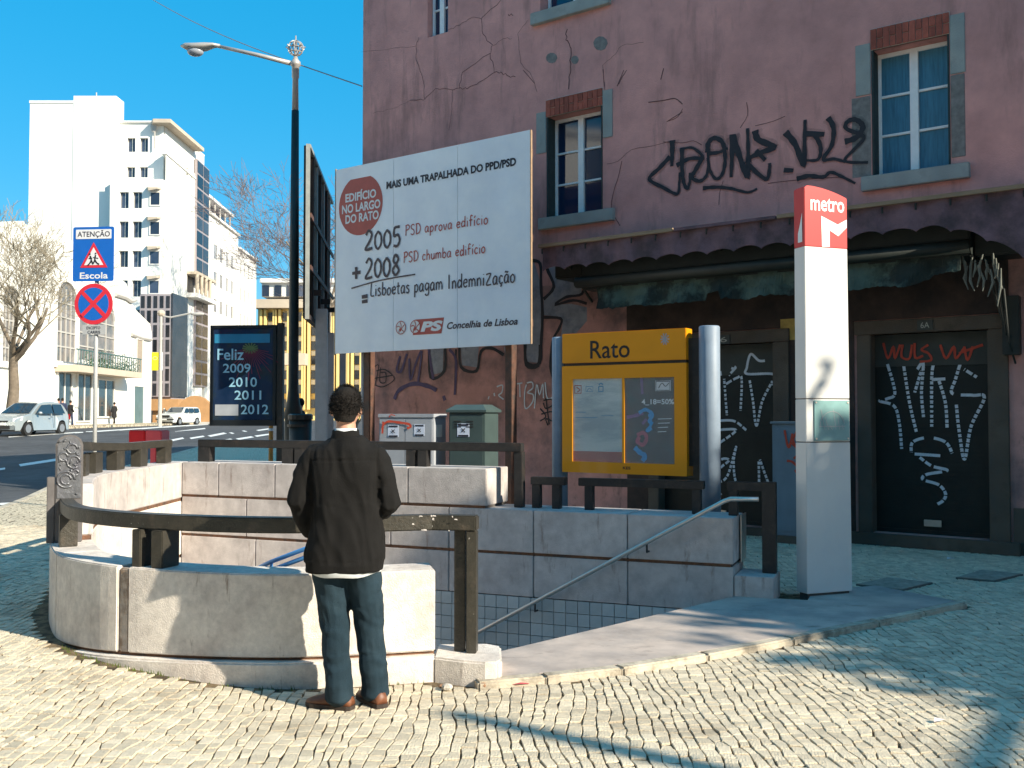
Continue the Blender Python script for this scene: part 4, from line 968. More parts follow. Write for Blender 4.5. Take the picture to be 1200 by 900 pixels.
for k_ in range(1, 7): MB().box(L_ * k_ / 7 - .03, L_ * k_ / 7 + .03, -.02, .038, zb3 + .09, zt3 - .07).build('frame_rib', M['bbdark' if k_ % 2 else 'galvlit'], nb)
for z_ in (zb3 + .9, zb3 + 1.8): MB().box(.01, L_ - .01, -.045, -.021, z_ - .04, z_ + .04).build('frame_rib', M['pipe'], nb)
for px, dep, w_, pt in ((376.5, 17.6, .21, 362), (386.5, 19.0, .15, 390), (401.5, 20.5, .13, 300)):
    p = PD(px, 450, dep); gz = g(p.x, p.y); zt_ = PD(px, pt, dep).z
    lx = (p - NBf.o).dot(NBf.d); ly = -(p - NBf.o).dot(NBf.n)
    MB().box(lx - .05, lx + .05, ly - w_ / 2, ly + w_ / 2, gz - .1, zt_).build('post', M['galv'], nb, bevel=.008)
    MB().box(lx - .03, lx + .03, min(ly, .1), max(ly, .1), zb3 + .5, zb3 + .6).build('bracket', M['bbdark'], nb)

# ================================================================ yellow station board
KR = PD(808, 480, 9.8); KF = Frame((KR.x - 1.30 * .84, KR.y + 1.30 * .543), (.84, -.543))
kxL = KF.hit(663, 470)[0]; kxR = KF.hit(808, 470)[0]
kt = (KF.hit(663, 393)[1] + KF.hit(806, 384)[1]) / 2; kb = (KF.hit(663, 556)[1] + KF.hit(808, 554)[1]) / 2
ks = empty('station_board', KF.o, KF.ang, 'yellow station information board reading Rato with two glazed posters, slung between grey cylinders', 'sign')
M['yellow'] = mat('golden_yellow_enamel', (.74,.29,.004), .38, .04, 3, .02, 60, coat=.2)
M['kglass'] = mat('poster_glass', (.03,.03,.035), .08, 0, 1, spec=.6)
M['map'] = mat('faded_map_poster', (.62,.66,.62), .25, .06, 2, col2=(.40,.46,.46), c2scale=2.6, c2lo=.4, c2hi=.6, stretch=(.6,1,2.2))
M['mapdark'] = mat('brown_blue_poster', (.085,.07,.06), .22, .3, 5, col2=(.05,.09,.08), c2scale=3)
kw = kxR - kxL; zs_ = KF.hit(663, 428)[1]
H0 = kb; mb = MB()
hd = MB().box(kxL, kxR, -.08, .08, zs_ + .015, kt).build('header_panel', M['yellow'], ks, bevel=.006)
MB().box(kxL + .01, kxR - .01, -.06, .06, zs_ - .015, zs_ + .015).build('joint_strip', M['railblack'], ks)
g1 = [KF.hit(675, 500)[0], KF.hit(733, 500)[0]]; g2 = [KF.hit(735.5, 500)[0], KF.hit(794, 500)[0]]; gz0 = KF.hit(700, 541)[1]; gz1 = KF.hit(700, 444)[1]
for s0, s1, z0, z1 in ((kxL, kxR, kb, gz0), (kxL, kxR, gz1, zs_ - .015), (kxL, g1[0], gz0, gz1), (g1[1], g2[0], gz0, gz1), (g2[1], kxR, gz0, gz1)): mb.box(s0, s1, -.08, .08, z0, z1)
mb.build('board_frame', M['yellow'], ks)
MB().box(kxL + .02, kxR - .02, -.04, .075, kb + .02, zs_ - .02).build('board_back', M['railblack'], ks)
mp_ = MB().box(g1[0], g1[1], -.062, -.045, gz0, gz1).build('map_poster', M['map'], ks)
dp_ = MB().box(g2[0], g2[1], -.062, -.045, gz0, gz1).build('dark_poster', M['mapdark'], ks)
M['clear'] = mat('clear_poster_glass', (.9,.9,.9), .04, 0, 1, spec=.9, alpha=.10)
for gg in (g1, g2): MB().box(gg[0] + .002, gg[1] - .002, -.070, -.067, gz0, gz1).build('glass_pane', M['clear'], ks)
M['letter_black'] = mat('black_lettering', (.012,.012,.014), .5, 0); M['icon_red'] = mat('brick_red_print', (.42,.10,.06), .5, .05); M['icon_blue'] = mat('blue_print', (.05,.24,.40), .5, .05); M['letter_white'] = mat('white_lettering', (.80,.80,.80), .5, 0)
M['icon_cyan'] = mat('cyan_print', (.02,.30,.62), .5, .1, 9); M['icon_pink'] = mat('crimson_print', (.45,.07,.12), .5, .2, 9); M['icon_magenta'] = mat('violet_print', (.20,.08,.22), .5, .2, 9)
a = KF.hit(696, 421); b = KF.hit(742, 398); text_obj('Rato', hd, a[0], a[1], b[0] - a[0], b[1] - a[1], -.083, M['letter_black'], bold=.008)
c_ = KF.hit(783, 398); mb = MB()
for k_ in range(5): ribbon(mb, [(c_[0] - .05 * math.cos(k_ * .63), c_[1] - .06 * math.sin(k_ * .63)), (c_[0], c_[1]), (c_[0] + .05 * math.cos(k_ * .63), c_[1] + .06 * math.sin(k_ * .63))], .012, -.0815, 2)
mb.build('paint_splash', M['galv'], hd)
def kq(par, x0, y0, x1, y1, m, yy, name): 
    a = KF.hit(x0, y1); b = KF.hit(x1, y0); mb = MB(); mb.quad((a[0], yy, a[1]), (b[0], yy, a[1]), (b[0], yy, b[1]), (a[0], yy, b[1])); return mb.build(name, m, par)
kq(mp_, 675.5, 529.5, 732.5, 541, M['icon_red'], -.064, 'red_band')
def outline(par, x0, y0, x1, y1, m, yy, w_, name, extra=()):
    mb = MB(); ribbon(mb, [KF.hit(x0, y0), KF.hit(x1, y0), KF.hit(x1, y1), KF.hit(x0, y1), KF.hit(x0, y0)], w_, yy, 1)
    for e_ in extra: ribbon(mb, [KF.hit(*p) for p in e_], w_, yy, 3)
    return mb.build(name, m, par)
outline(mp_, 677, 452, 684.5, 461, M['icon_red'], -.063, .012, 'red_icon', [[(679,454),(683,457),(680,459.5)]])
outline(mp_, 690, 453, 698, 459, M['icon_blue'], -.063, .006, 'blue_icon', [[(691,459),(694,455),(697,458)]])
outline(mp_, 705, 453, 710, 459, M['icon_blue'], -.063, .014, 'blue_icon', [[(705,451),(707.5,449.5),(710,451)]])
mb = MB()
for k_ in range(2): ribbon(mb, [KF.hit(678, 483 + k_ * 6.2), KF.hit(678 + 12 + (k_ * 13) % 19, 483 + k_ * 6.2)], .006, -.063, 1)
for k_ in range(1): ribbon(mb, [KF.hit(708, 487 + k_ * 7), KF.hit(722, 487 + k_ * 7)], .005, -.063, 1)
mb.build('small_print', M['icon_blue'], mp_)
mb = MB()
for P, ww in [([(752,484),(760,480),(768,486),(764,493),(768,497)], .035), ([(764,485),(766,497),(761,505),(767,502)], .03)]: ribbon(mb, [KF.hit(*p) for p in P], ww, -.063, 5)
for P in [[(747,524),(753,530),(759,534),(756,540)]]: ribbon(mb, [KF.hit(*p) for p in P], .05, -.063, 5)
mb.build('cyan_figure', M['icon_cyan'], dp_)
mb = MB()
for P, ww in [([(750,510),(757,507),(761,513),(757,521),(750,517),(753,512)], .04)]: ribbon(mb, [KF.hit(*p) for p in P], ww, -.0645, 5)
mb.build('crimson_figure', M['icon_pink'], dp_)
mb = MB()
for P, ww in [([(738,489),(748,487),(757,484)], .035), ([(756,497),(761,491)], .03), ([(754,440),(755,446),(756,462)], .03)]: ribbon(mb, [KF.hit(*p) for p in P], ww, -.0635, 4)
mb.build('violet_figure', M['icon_magenta'], dp_)
q_ = kq(dp_, 771, 446, 789, 458.5, M['inkwhite'], -.0635, 'white_label'); outline(dp_, 772, 447, 788, 457.5, M['letter_black'], -.065, .008, 'label_drawing', [[(775,455),(779,449),(783,453),(787,449)]])
a = KF.hit(755, 475); b = KF.hit(793, 467.5); text_obj('4_18=50%', dp_, a[0], a[1], b[0] - a[0], b[1] - a[1], -.0645, M['letter_white'], bold=.02)
mb = MB()
for k_ in range(4): ribbon(mb, [KF.hit(774, 491 + k_ * 5), KF.hit(790 - k_ * 2, 490.5 + k_ * 5)], .006, -.0635, 1)
mb.build('small_print', M['letter_white'], dp_)
a = KF.hit(734, 549.5); b = KF.hit(743, 546.5); text_obj('KES', ks, a[0], a[1], b[0] - a[0], b[1] - a[1], -.0815, M['letter_black'], bold=.03)
# cylinders
for px, w_, pt, off in ((657.8, 13, 395, .02), (827.5, 25, 382, .02)):
    x_ = KF.hit(px, 480)[0]; dep = KF.world(x_, 0).y; r_ = w_ * dep / F / 2 * .98; zt_ = KF.hit(px, pt)[1]
    if px < 700: r_ = .085
    MB().tube([(x_ + (-.03 if px < 700 else .03), .02, -.05), (x_ + (-.03 if px < 700 else .03), .02, zt_ - .012), (x_ + (-.03 if px < 700 else .03), .02, zt_)], [r_, r_, r_ - .01], 28).build('cylinder_post', M['bluesteel'], ks, smooth=False)
    MB().box(min(x_, kxL if px < 700 else kxR) , max(x_, kxL if px < 700 else kxR), -.02, .05, kb + .1, kt - .1).build('side_bracket', M['railblack'], ks)
for o in list(ks.children):
    if o.name.startswith('cylinder_post'):
        o.data.polygons.foreach_set('use_smooth', [len(p.vertices) == 4 for p in o.data.polygons])

# ================================================================ metro totem
TB = PZ(946, 699, .05); TBr = PZ(999, 694.5, .05)
tdir = Vector((.937, .349, 0)); TF = Frame((TB.x, TB.y), tdir)
tw_ = TF.hit(999, 690)[0]; t_top = TF.hit(946, 217)[1]; t_topr = TF.hit(996, 233)[1]; tcap = TF.hit(970, 290)[1]
print('totem', tw_, t_top, t_topr, tcap)
tt = empty('metro_totem', (TB.x, TB.y, 0), TF.ang, 'tall white pillar with red cap reading metro over a white M', 'sign')
M['totem'] = mat('white_marble_cladding', (.66,.65,.63), .35, .05, 3, .03, 80, col2=(.58,.58,.58), c2scale=1.5)
M['red'] = mat('signal_red_enamel', (.56,.007,.011), .5, .04, 2)
M['plaque'] = mat('greenish_etched_plaque', (.22,.38,.38), .2, .1, 9)
TD = .15
def taper(z): return tw_ * (1 - .06 * (z / t_top))
def tbox(z0, z1, name, m, bv=.004, ins=0):
    mb = MB(); d0 = tw_ - taper(z0); d1 = tw_ - taper(z1)
    mb.add([(d0 * .3 + ins, ins, z0), (tw_ - d0 * .7 - ins, ins, z0), (tw_ - d0 * .7 - ins, TD - ins, z0), (d0 * .3 + ins, TD - ins, z0), (d1 * .3 + ins, ins, z1), (tw_ - d1 * .7 - ins, ins, z1), (tw_ - d1 * .7 - ins, TD - ins, z1), (d1 * .3 + ins, TD - ins, z1)],
           [(0,3,2,1),(4,5,6,7),(0,1,5,4),(1,2,6,5),(2,3,7,6),(3,0,4,7)]); return mb.build(name, m, tt, bevel=bv)
zp0, zp1 = TF.hit(975, 518)[1], TF.hit(975, 467.5)[1]
tbox(.0, .075, 'base', M['core'], 0, .02)
tbox(.07, zp0 - .004, 'lower_cladding', M['totem']); tbox(zp0 + .004, zp1 - .004, 'middle_cladding', M['totem']); tbox(zp1 + .004, tcap - .002, 'upper_cladding', M['totem'])
tbox(.2, tcap - .1, 'core', M['core'], 0, .012)
dd = tw_ - taper(tcap); xl, xr = dd * .3, tw_ - dd * .7
pts = [(xl, tcap), (xr, tcap), (xr, t_topr)]
for k_ in range(1, 9): 
    t_ = k_ / 8; pts.append((xr + (xl + .03 - xr) * t_, t_topr + (t_top - t_topr) * math.sin(t_ * math.pi / 2) ** .9))
pts.append((xl, t_top - .02))
cap = MB().prism_xz(pts, -.001, TD + .001).build('red_cap', M['red'], tt, fix=True, bevel=.004)
a = TF.hit(948.5, 245.5); b = TF.hit(989, 233.5); text_obj('metro', cap, a[0] + .01, a[1] - .006, (b[0] - a[0]) * .97, (b[1] - a[1]) * 1.0, -.004, M['letter_white'], bold=.018)
# the M mark: traced outline (pixels of the 6x view at 900,190)
def TP(x, y): return TF.hit(900 + x / 6, 190 + y / 6)
Mo = [TP(372, 378), TP(488, 440), TP(551, 405), TP(551, 462), TP(492, 522), TP(432, 480), TP(432, 596), TP(378, 594)]
xrr = xr - .002
mb = MB(); mb.add([(min(x_, xrr), -.004, z_) for x_, z_ in Mo][::-1], [tuple(range(8))]); mb.build('letter_m', M['letter_white'], cap)
# side face lettering
mb = MB(); mb.add([(xl - .004, .03, tcap + .04), (xl - .004, .09, tcap + .04), (xl - .004, .09, tcap + .12), (xl - .004, .06, tcap + .20), (xl - .004, .03, tcap + .30)], [(0,1,2,3,4)]); mb.build('side_mark', M['letter_white'], cap)
x0, _ = TF.hit(953.5, 500); x1, _ = TF.hit(994.5, 500); pz0, pz1 = zp0 + .012, zp1 - .014
pq = MB().box(x0, x1, -.012, -.002, pz0, pz1).build('plaque', M['plaque'], tt, bevel=.002)
mb = MB(); cxp, czp = (x0 + x1) / 2, (pz0 + pz1) / 2
ribbon(mb, [(cxp - .13 * math.cos(k_ * .3), czp - .05 + .13 * math.sin(k_ * .3)) for k_ in range(11)], .005, -.013, 2)
for k_ in range(6): ribbon(mb, [(cxp - .12 + k_ * .045, czp + .10 - (k_ % 3) * .07), (cxp - .08 + k_ * .04, czp - .08)], .004, -.013, 1)
ribbon(mb, [(cxp - .14, czp - .05), (cxp + .14, czp - .05)], .005, -.013, 1)
mb.build('etched_drawing', M['galv'], pq)
for sx_ in (x0 + .018, x1 - .018):
    for sz_ in (pz0 + .018, pz1 - .018): MB().tube([(sx_, -.018, sz_), (sx_, -.011, sz_)], .008, 8).build('screw', M['steel'], pq)
# ================================================================ street cabinets
M['cabgrey'] = mat('pale_grey_cabinet', (.34,.36,.40), .45, .08, 5, .05, 60, stain=((.20,.15,.13), 7, .64, .76, (1,1,.4)))
M['cabside'] = mat('slate_cabinet', (.09,.15,.19), .45, .12, 5, .05, 60)
M['cabgreen'] = mat('dark_green_cabinet', (.050,.078,.078), .5, .12, 5, .05, 60)
M['paper'] = mat('pasted_paper', (.58,.64,.78), .8, .06, 10)
M['chrome'] = mat('bright_metal_patch', (.75,.74,.68), .25, .1, 6)
CD = 12.9
def cabinet(px0, px1, ptop, dep, depth_y, name, label, m, roof=False):
    a = PD(px0, 520, dep); fr = Frame((a.x, a.y), (.925, -.38)); w_ = fr.hit(px1, 520)[0]; zt_ = fr.hit((px0 + px1) / 2, ptop)[1]; gz = g(a.x, a.y)
    t = empty(name, fr.o, fr.ang, label, 'cabinet')
    MB().box(0, w_, 0, depth_y, gz + .08, zt_ - (.05 if not roof else .1)).build('body', m, t, bevel=.008)
    MB().box(.02, w_ - .02, .02, depth_y - .02, gz - .1, gz + .08).build('plinth', M['core'], t)
    return t, fr, w_, zt_, gz
t, fr, w_, zt_, gz = cabinet(444, 508, 485, CD, .36, 'grey_street_cabinet', 'pale grey two door street cabinet with red spray marks behind the rear rail', M['cabgrey'])
MB().box(-.01, w_ + .01, -.015, .37, zt_ - .05, zt_).build('lid', M['cabgrey'], t, bevel=.006)
mb = MB(); sx_ = fr.hit(475, 500)[0]; mb.box(.015, sx_ - .004, -.012, -.001, gz + .12, zt_ - .07); mb.build('door', M['cabgrey'], t, bevel=.003)
MB().box(sx_ + .004, w_ - .015, -.012, -.001, gz + .12, zt_ - .07).build('door', M['cabgrey'], t, bevel=.003)
MB().box(w_ + .001, w_ + .004, .08, .24, zt_ - .30, zt_ - .14).build('shiny_panel', M['chrome'], t)
def paper(fr, par, px, py, s=.17, y=-.014):
    x, z = fr.hit(px, py); p = MB().box(x - s / 2, x + s / 2, y - .002, y, z - s * .5, z + s * .5).build('pasted_paper', M['paper'], par)
    mb = MB()
    for k_ in range(2): ribbon(mb, [(x - s * .42, z + s * .38 - k_ * s * .8), (x + s * .42, z + s * .38 - k_ * s * .8)], s * .12, y - .004, 1)
    ribbon(mb, [(x - s * .15, z + s * .12), (x + s * .15, z - s * .16)], s * .07, y - .005, 1); ribbon(mb, [(x + s * .15, z + s * .12), (x - s * .15, z - s * .16)], s * .07, y - .006, 1)
    mb.build('printed_lines', M['ink'], p)
paper(fr, t, 461.5, 505, .16); paper(fr, t, 492, 504, .15)
mb = MB()
for P, ww in [([(449,504),(450,498),(456,494),(468,495),(480,497),(482,500),(478,502)], .03), ([(450,494),(449,508)], .025), ([(457,489),(459,486),(464,487)], .012)]: ribbon(mb, [fr.hit(*p) for p in P], ww, -.020, 4)
mb.build('red_graffiti', M['spray_red'], t)
t, fr, w_, zt_, gz = cabinet(526, 568, 474, CD - .35, .44, 'green_street_cabinet', 'dark green single door street cabinet with domed lid beside the billboard post', M['cabgreen'], True)
mb = MB(); mb.add([(-.03,-.03,zt_-.1),(w_+.03,-.03,zt_-.1),(w_+.03,.47,zt_-.1),(-.03,.47,zt_-.1),(-.03,-.03,zt_-.07),(w_+.03,-.03,zt_-.07),(w_+.03,.47,zt_-.07),(-.03,.47,zt_-.07),(.06,.08,zt_),(w_-.06,.08,zt_),(w_-.06,.36,zt_),(.06,.36,zt_)],
   [(0,3,2,1),(0,1,5,4),(1,2,6,5),(2,3,7,6),(3,0,4,7),(4,5,9,8),(5,6,10,9),(6,7,11,10),(7,4,8,11),(8,9,10,11)]); mb.build('lid', M['cabgreen'], t)
MB().box(.02, w_ - .02, -.012, -.001, gz + .12, zt_ - .13).build('door', M['cabgreen'], t, bevel=.003)
for z_ in (0, .035, .07):
    for x_ in (.08, .25): MB().box(x_, x_ + .10, -.018, -.0125, zt_ - .22 - z_, zt_ - .208 - z_).build('vent_slot', M['railblack'], t)
paper(fr, t, 543.5, 504, .17)
mb = MB(); c_ = fr.hit(549, 523)
for r_ in (.05, .03): ribbon(mb, [(c_[0] + r_ * math.cos(k_), c_[1] + r_ * math.sin(k_)) for k_ in range(7)], .012, -.016, 3)
mb.build('scribble', M['spray_black'], t)
# blue grey cabinet between the shutters
fr = Frame(tuple((PW.world(0, -.55))[:2]), (.803, -.596)); x0 = fr.hit(905, 550)[0]; x1 = fr.hit(968, 550)[0]; zt_ = fr.hit(925, 494)[1]
t = empty('blue_grey_cabinet', fr.world(x0, 0), fr.ang, 'blue grey metal utility cabinet with red scribbles half hidden behind the white metro pillar', 'cabinet')
w_ = x1 - x0; M['cabblue'] = mat('blue_grey_cabinet_paint', (.14,.20,.25), .5, .12, 4, .05, 50, stain=((.28,.30,.32), 6, .66, .72, (1,1,1)))
MB().box(0, w_, 0, .40, .10, zt_ - .03).build('body', M['cabblue'], t, bevel=.008); MB().box(-.02, w_ + .02, -.02, .42, zt_ - .03, zt_).build('lid', M['cabblue'], t, bevel=.005)
MB().box(-.03, w_ + .03, -.03, .43, -.1, .10).build('plinth', M['darkstone'], t); MB().box(.03, w_ - .03, -.008, -.001, .16, zt_ - .07).build('door', M['cabblue'], t, bevel=.003)
mb = MB()
for P in [[(375,465),(385,520),(395,540),(410,480)], [(430,470),(412,510),(430,540)], [(385,600),(410,605),(445,640),(430,620),(455,605)], [(405,520),(440,560),(415,590)], [(420,640),(450,680)]]:
    Q = [fr.hit(820 + x / 3.75, 380 + y / 3.75) for x, y in P]; ribbon(mb, [(x - x0, z) for x, z in Q], .028, -.014, 4)
mb.build('red_graffiti', M['spray_red'], t)

# ================================================================ lamp post
M['lampdark'] = mat('dark_iron_and_pole_shade', (.022,.028,.026), .5, .2, 6, .08, 40)  # dark iron; on the pole its dark tone stands for shade
M['lamppale'] = mat('grey_metal_and_pole_sun', (.42,.40,.38), .45, .1, 8, metal=.3)
LP = PD(343.5, 500, 20.0); lz = g(LP.x, 20)
lamp = empty('street_lamp', (LP.x, LP.y, 0), 0, 'tall street lamp with curved arm and openwork crown finial above the illuminated ad panel', 'street lamp')
zz = lambda py: PD(343, py, 20).z
MB().tube([(0,0,lz-.1),(0,0,lz+.25),(0,0,lz+.3),(0,0,zz(492)),(0,0,zz(488)),(0,0,zz(470)),(0,0,zz(455)),(0,0,zz(300)),(0,0,zz(130))], [.26,.26,.19,.17,.20,.13,.105,.095,.075], 16).build('shaded_pole', M['lampdark'], lamp, smooth=True)  # pole coloured dark up to where the house shadow ends
MB().tube([(0,0,zz(130)),(0,0,zz(92)),(0,0,zz(91)),(0,0,zz(78)),(0,0,zz(77)),(0,0,zz(73)),(0,0,zz(70)),(0,0,zz(66))], [.068,.060,.075,.075,.105,.105,.06,.03], 16).build('sunlit_pole', M['lamppale'], lamp, smooth=True)  # paler from there up, coloured as sunlit
a = PD(340, 74, 20); b = PD(255, 54, 20.0); c = PD(238, 57, 20)
P = [Vector((p.x - LP.x, 0, p.z)) for p in (a, PD(300, 64, 20), b)]
MB().tube(P, [.05, .042, .035], 10).build('arm', M['lamppale'], lamp, smooth=True)
hd = MB(); xs_ = [258, 250, 240, 228, 218, 212]; cy_ = [54, 53.5, 55.5, 56.5, 55, 54]; hw_ = [.05, .10, .155, .165, .12, .03]; hh_ = [.05, .07, .12, .13, .10, .03]; rs = []
for px, py, wv, hv in zip(xs_, cy_, hw_, hh_):
    p = PD(px, py, 20); rs.append([(p.x - LP.x, wv * math.cos(k_ * math.pi / 6), p.z + hv * (.75 if math.sin(k_ * math.pi / 6) > 0 else .55) * math.sin(k_ * math.pi / 6)) for k_ in range(12)])
hd.rings(rs); hdo = hd.build('lamp_head', M['lamppale'], lamp, smooth=True)
p = PD(229, 60.5, 20); MB().ellipsoid((p.x - LP.x, 0, p.z), .17, .13, .10).build('lamp_glass', mat('frosted_lamp_glass', (.30,.33,.38), .2, .05, 4), hdo, smooth=True)
mb = MB(); cz_ = zz(56.5); R_ = .155
for a0 in range(4):
    w = a0 * math.pi / 4; mb.tube([(R_ * math.cos(t_) * math.cos(w), R_ * math.cos(t_) * math.sin(w), cz_ + R_ * math.sin(t_)) for t_ in [k_ * math.pi / 9 for k_ in range(19)]], .013, 5)
for t_ in (-.6, 0, .6): mb.tube([(R_ * math.cos(t_) * math.cos(w), R_ * math.cos(t_) * math.sin(w), cz_ + R_ * math.sin(t_)) for w in [k_ * math.pi / 9 for k_ in range(19)]], .011, 5)
mb.tube([(0,0,cz_ - .2),(0,0,cz_ + .26)], .014, 6)
for k_ in range(8): mb.tube([(R_ * math.cos(k_ * .785), R_ * math.sin(k_ * .785), cz_), (1.28 * R_ * math.cos(k_ * .785), 1.28 * R_ * math.sin(k_ * .785), cz_ + .03)], .016, 5)
mb.build('crown_finial', M['lamppale'], lamp)
# overhead wire
w0 = PD(150, -18, 34); w1 = PD(424, 101, 17.6); P = []
for k_ in range(17):
    t_ = k_ / 16; p = w0.lerp(w1, t_); p.z -= .25 * math.sin(math.pi * t_); P.append(p)
o = MB().tube(P, .012, 5).build('overhead_wire', mat('pale_cable', (.16,.17,.18), .6, 0)); tag(o, 'thin overhead wire slanting down to the corner of the pink building', 'wire')

# ================================================================ illuminated-type advert panel (unlit)
AF = Frame((PD(246, 440, 18.0).x, 18.0), (1, -.10)); aw = AF.hit(323, 440)[0]; az0 = AF.hit(285, 499)[1]; az1 = AF.hit(285, 381)[1]
ad = empty('advert_panel', AF.o, AF.ang, 'dark framed street advert panel wishing Feliz 2009 2010 2011 2012 in pale blue letters', 'advert panel')
M['adframe'] = mat('black_panel_frame', (.012,.016,.02), .3, .1, 5)
def admat():
    m = bpy.data.materials.new('navy_firework_poster'); m.use_nodes = True; N = m.node_tree.nodes; L = m.node_tree.links; b = N['Principled BSDF']; b.inputs['Roughness'].default_value = .12
    tc = N.new('ShaderNodeTexCoord'); ns = N.new('ShaderNodeTexNoise'); ns.inputs['Scale'].default_value = 2.2; ns.inputs['Detail'].default_value = 5; L.new(tc.outputs['Object'], ns.inputs[0])
    cr = N.new('ShaderNodeValToRGB'); e = cr.color_ramp.elements; e[0].position = .32; e[0].color = (.006,.020,.055,1); e[1].position = .72; e[1].color = (.06,.012,.03,1)
    k = cr.color_ramp.elements.new(.5); k.color = (.012,.028,.07,1); k = cr.color_ramp.elements.new(.60); k.color = (.02,.035,.05,1)
    L.new(ns.outputs[0], cr.inputs[0]); L.new(cr.outputs[0], b.inputs['Base Color']); return m
M['adposter'] = admat(); M['adblue'] = mat('sky_blue_print', (.03,.20,.36), .15, .1, 3); M['adtext'] = mat('pale_blue_print', (.28,.52,.68), .3, .03); M['adgreen'] = mat('green_firework_print', (.10,.16,.07), .3, .2); M['adred'] = mat('wine_firework_print', (.14,.02,.05), .3, .2)
f_ = .055; mb = MB(); mb.box(0, aw, 0, .16, az0, az0 + f_ + .05); mb.box(0, aw, 0, .16, az1 - f_, az1); mb.box(0, f_, 0, .16, az0 + f_ + .05, az1 - f_); mb.box(aw - f_, aw, 0, .16, az0 + f_ + .05, az1 - f_)
mb.build('frame', M['adframe'], ad, fix=False)
ps = MB().box(f_, aw - f_, .02, .14, az0 + f_ + .05, az1 - f_).build('poster', M['adposter'], ad)
def aq(x0, y0, x1, y1, m, yy, name): a = AF.hit(x0, y1); b = AF.hit(x1, y0); mb = MB(); mb.quad((a[0], yy, a[1]), (b[0], yy, a[1]), (b[0], yy, b[1]), (a[0], yy, b[1])); return mb.build(name, m, ps)
aq(251, 391, 316, 402, M['adblue'], .016, 'blue_band')
mb = MB(); c_ = AF.hit(293, 408)
for k_ in range(22):
    a_ = -.2 - k_ * .13; mb_r = .35 + .12 * (k_ % 3); ribbon(mb, [(c_[0] + .06 * math.cos(a_), c_[1] + .06 * math.sin(a_)), (c_[0] + mb_r * math.cos(a_), c_[1] + mb_r * math.sin(a_))], .012, .016, 1)
mb.build('firework', M['adred'], ps)
mb = MB()
for k_ in range(14):
    a_ = k_ * .45; ribbon(mb, [c_, (c_[0] + .15 * math.cos(a_), c_[1] + .10 * math.sin(a_))], .02, .0135, 1)
mb.build('firework', M['adgreen'], ps)
def at(s, x0, y0, x1, y1): a = AF.hit(x0, y1); b = AF.hit(x1, y0); text_obj(s, ps, a[0], a[1], b[0] - a[0], b[1] - a[1], .009, M['adtext'], bold=.012)
at('Feliz', 254.5, 408.5, 285.5, 422); at('2009', 261, 426, 293.5, 437); at('2010', 268, 442, 301, 453.5); at('2011', 274.5, 457.5, 306, 468.5); at('2012', 282, 474, 314.5, 485.5)
aq(251.5, 474, 279, 487, M['cabgrey'], .014, 'small_picture'); a = AF.hit(254, 472); b = AF.hit(274, 470); text_obj('ano novo', ps, a[0], a[1], b[0] - a[0], b[1] - a[1], .012, M['adtext'], bold=.01) if False else None
a = AF.hit(303, 410); MB().box(a[0] - .03, a[0] + .14, .010, .018, a[1] - .03, a[1] + .02).build('small_logo', M['adtext'], ps) if False else None
x_, _ = AF.hit(327, 450); gz = g(AF.world(x_, 0).x, 18)
MB().box(x_ - .055, x_ + .055, .03, .14, gz - .05, az1 + .04).build('post', M['railblack'], ad, bevel=.005)
MB().box(aw, x_ - .055, .05, .12, az1 - .16, az1 - .10).build('arm', M['railblack'], ad); MB().box(aw, x_ - .055, .05, .12, az0 + .1, az0 + .16).build('arm', M['railblack'], ad)

# ================================================================ school crossing signs on their pole
SF = Frame((PD(111, 400, 15.7).x, 15.7), (1, -.10)); p0_ = SF.o
sg = empty('school_sign_post', (p0_.x, p0_.y, 0), SF.ang, 'grey pole carrying blue school warning sign above round red and blue sign', 'traffic sign')
M['signblue'] = mat('sign_blue', (.01,.12,.48), .4, .04); M['signred'] = mat('sign_red', (.62,.03,.05), .4, .04); M['signwhite'] = mat('sign_white', (.72,.72,.74), .4, .04); M['signgrey'] = mat('sign_grey_back', (.40,.41,.42), .5, .08)
S_ = lambda px, py: SF.hit(px, py)
gz = g(p0_.x, p0_.y); MB().tube([(0, .04, gz - .05), (0, .04, S_(111, 268)[1])], .032, 12).build('pole', M['signgrey'], sg, smooth=True)
a = S_(85.5, 330); b = S_(134, 265.5)
def rrect(x0, x1, z0, z1, r, n=4):
    P = []
    for cx, cz, a0 in ((x1 - r, z0 + r, -90), (x1 - r, z1 - r, 0), (x0 + r, z1 - r, 90), (x0 + r, z0 + r, 180)):
        for k in range(n + 1): w = R(a0 + 90 * k / n); P.append((cx + r * math.cos(w), cz + r * math.sin(w)))
    return P
sb = MB().prism_xz(rrect(a[0], b[0], a[1], b[1], .03), -.012, .0).build('warning_board', M['signblue'], sg, fix=True)
MB().prism_xz(rrect(S_(89.5, 281)[0], S_(131, 281)[0], S_(110, 280)[1], S_(110, 269)[1], .01), -.016, -.013).build('white_strip', M['signwhite'], sb, fix=True)
def stx(s, x0, y0, x1, y1, m, yy, bold=.0): a = S_(x0, y1); b = S_(x1, y0); text_obj(s, sb, a[0], a[1], b[0] - a[0], b[1] - a[1], yy, m, bold=bold)
stx('ATENÇÃO', 91.5, 269.5, 129.5, 279.5, M['ink'], -.018, .01); stx('Escola', 94, 319, 127, 327, M['signwhite'], -.014, .02)
def tri(k, yy, m, name):
    T = [S_(94.5, 314), S_(126.5, 313.5), S_(110.3, 284)]; cx = sum(p[0] for p in T) / 3; cz = sum(p[1] for p in T) / 3
    mb = MB(); mb.prism_xz([(cx + (x - cx) * k, cz + (z - cz) * k) for x, z in T], yy, yy + .002); return mb.build(name, m, sb)
tri(1.0, -.016, M['signred'], 'red_triangle'); tri(.70, -.019, M['signwhite'], 'white_triangle')
mb = MB()
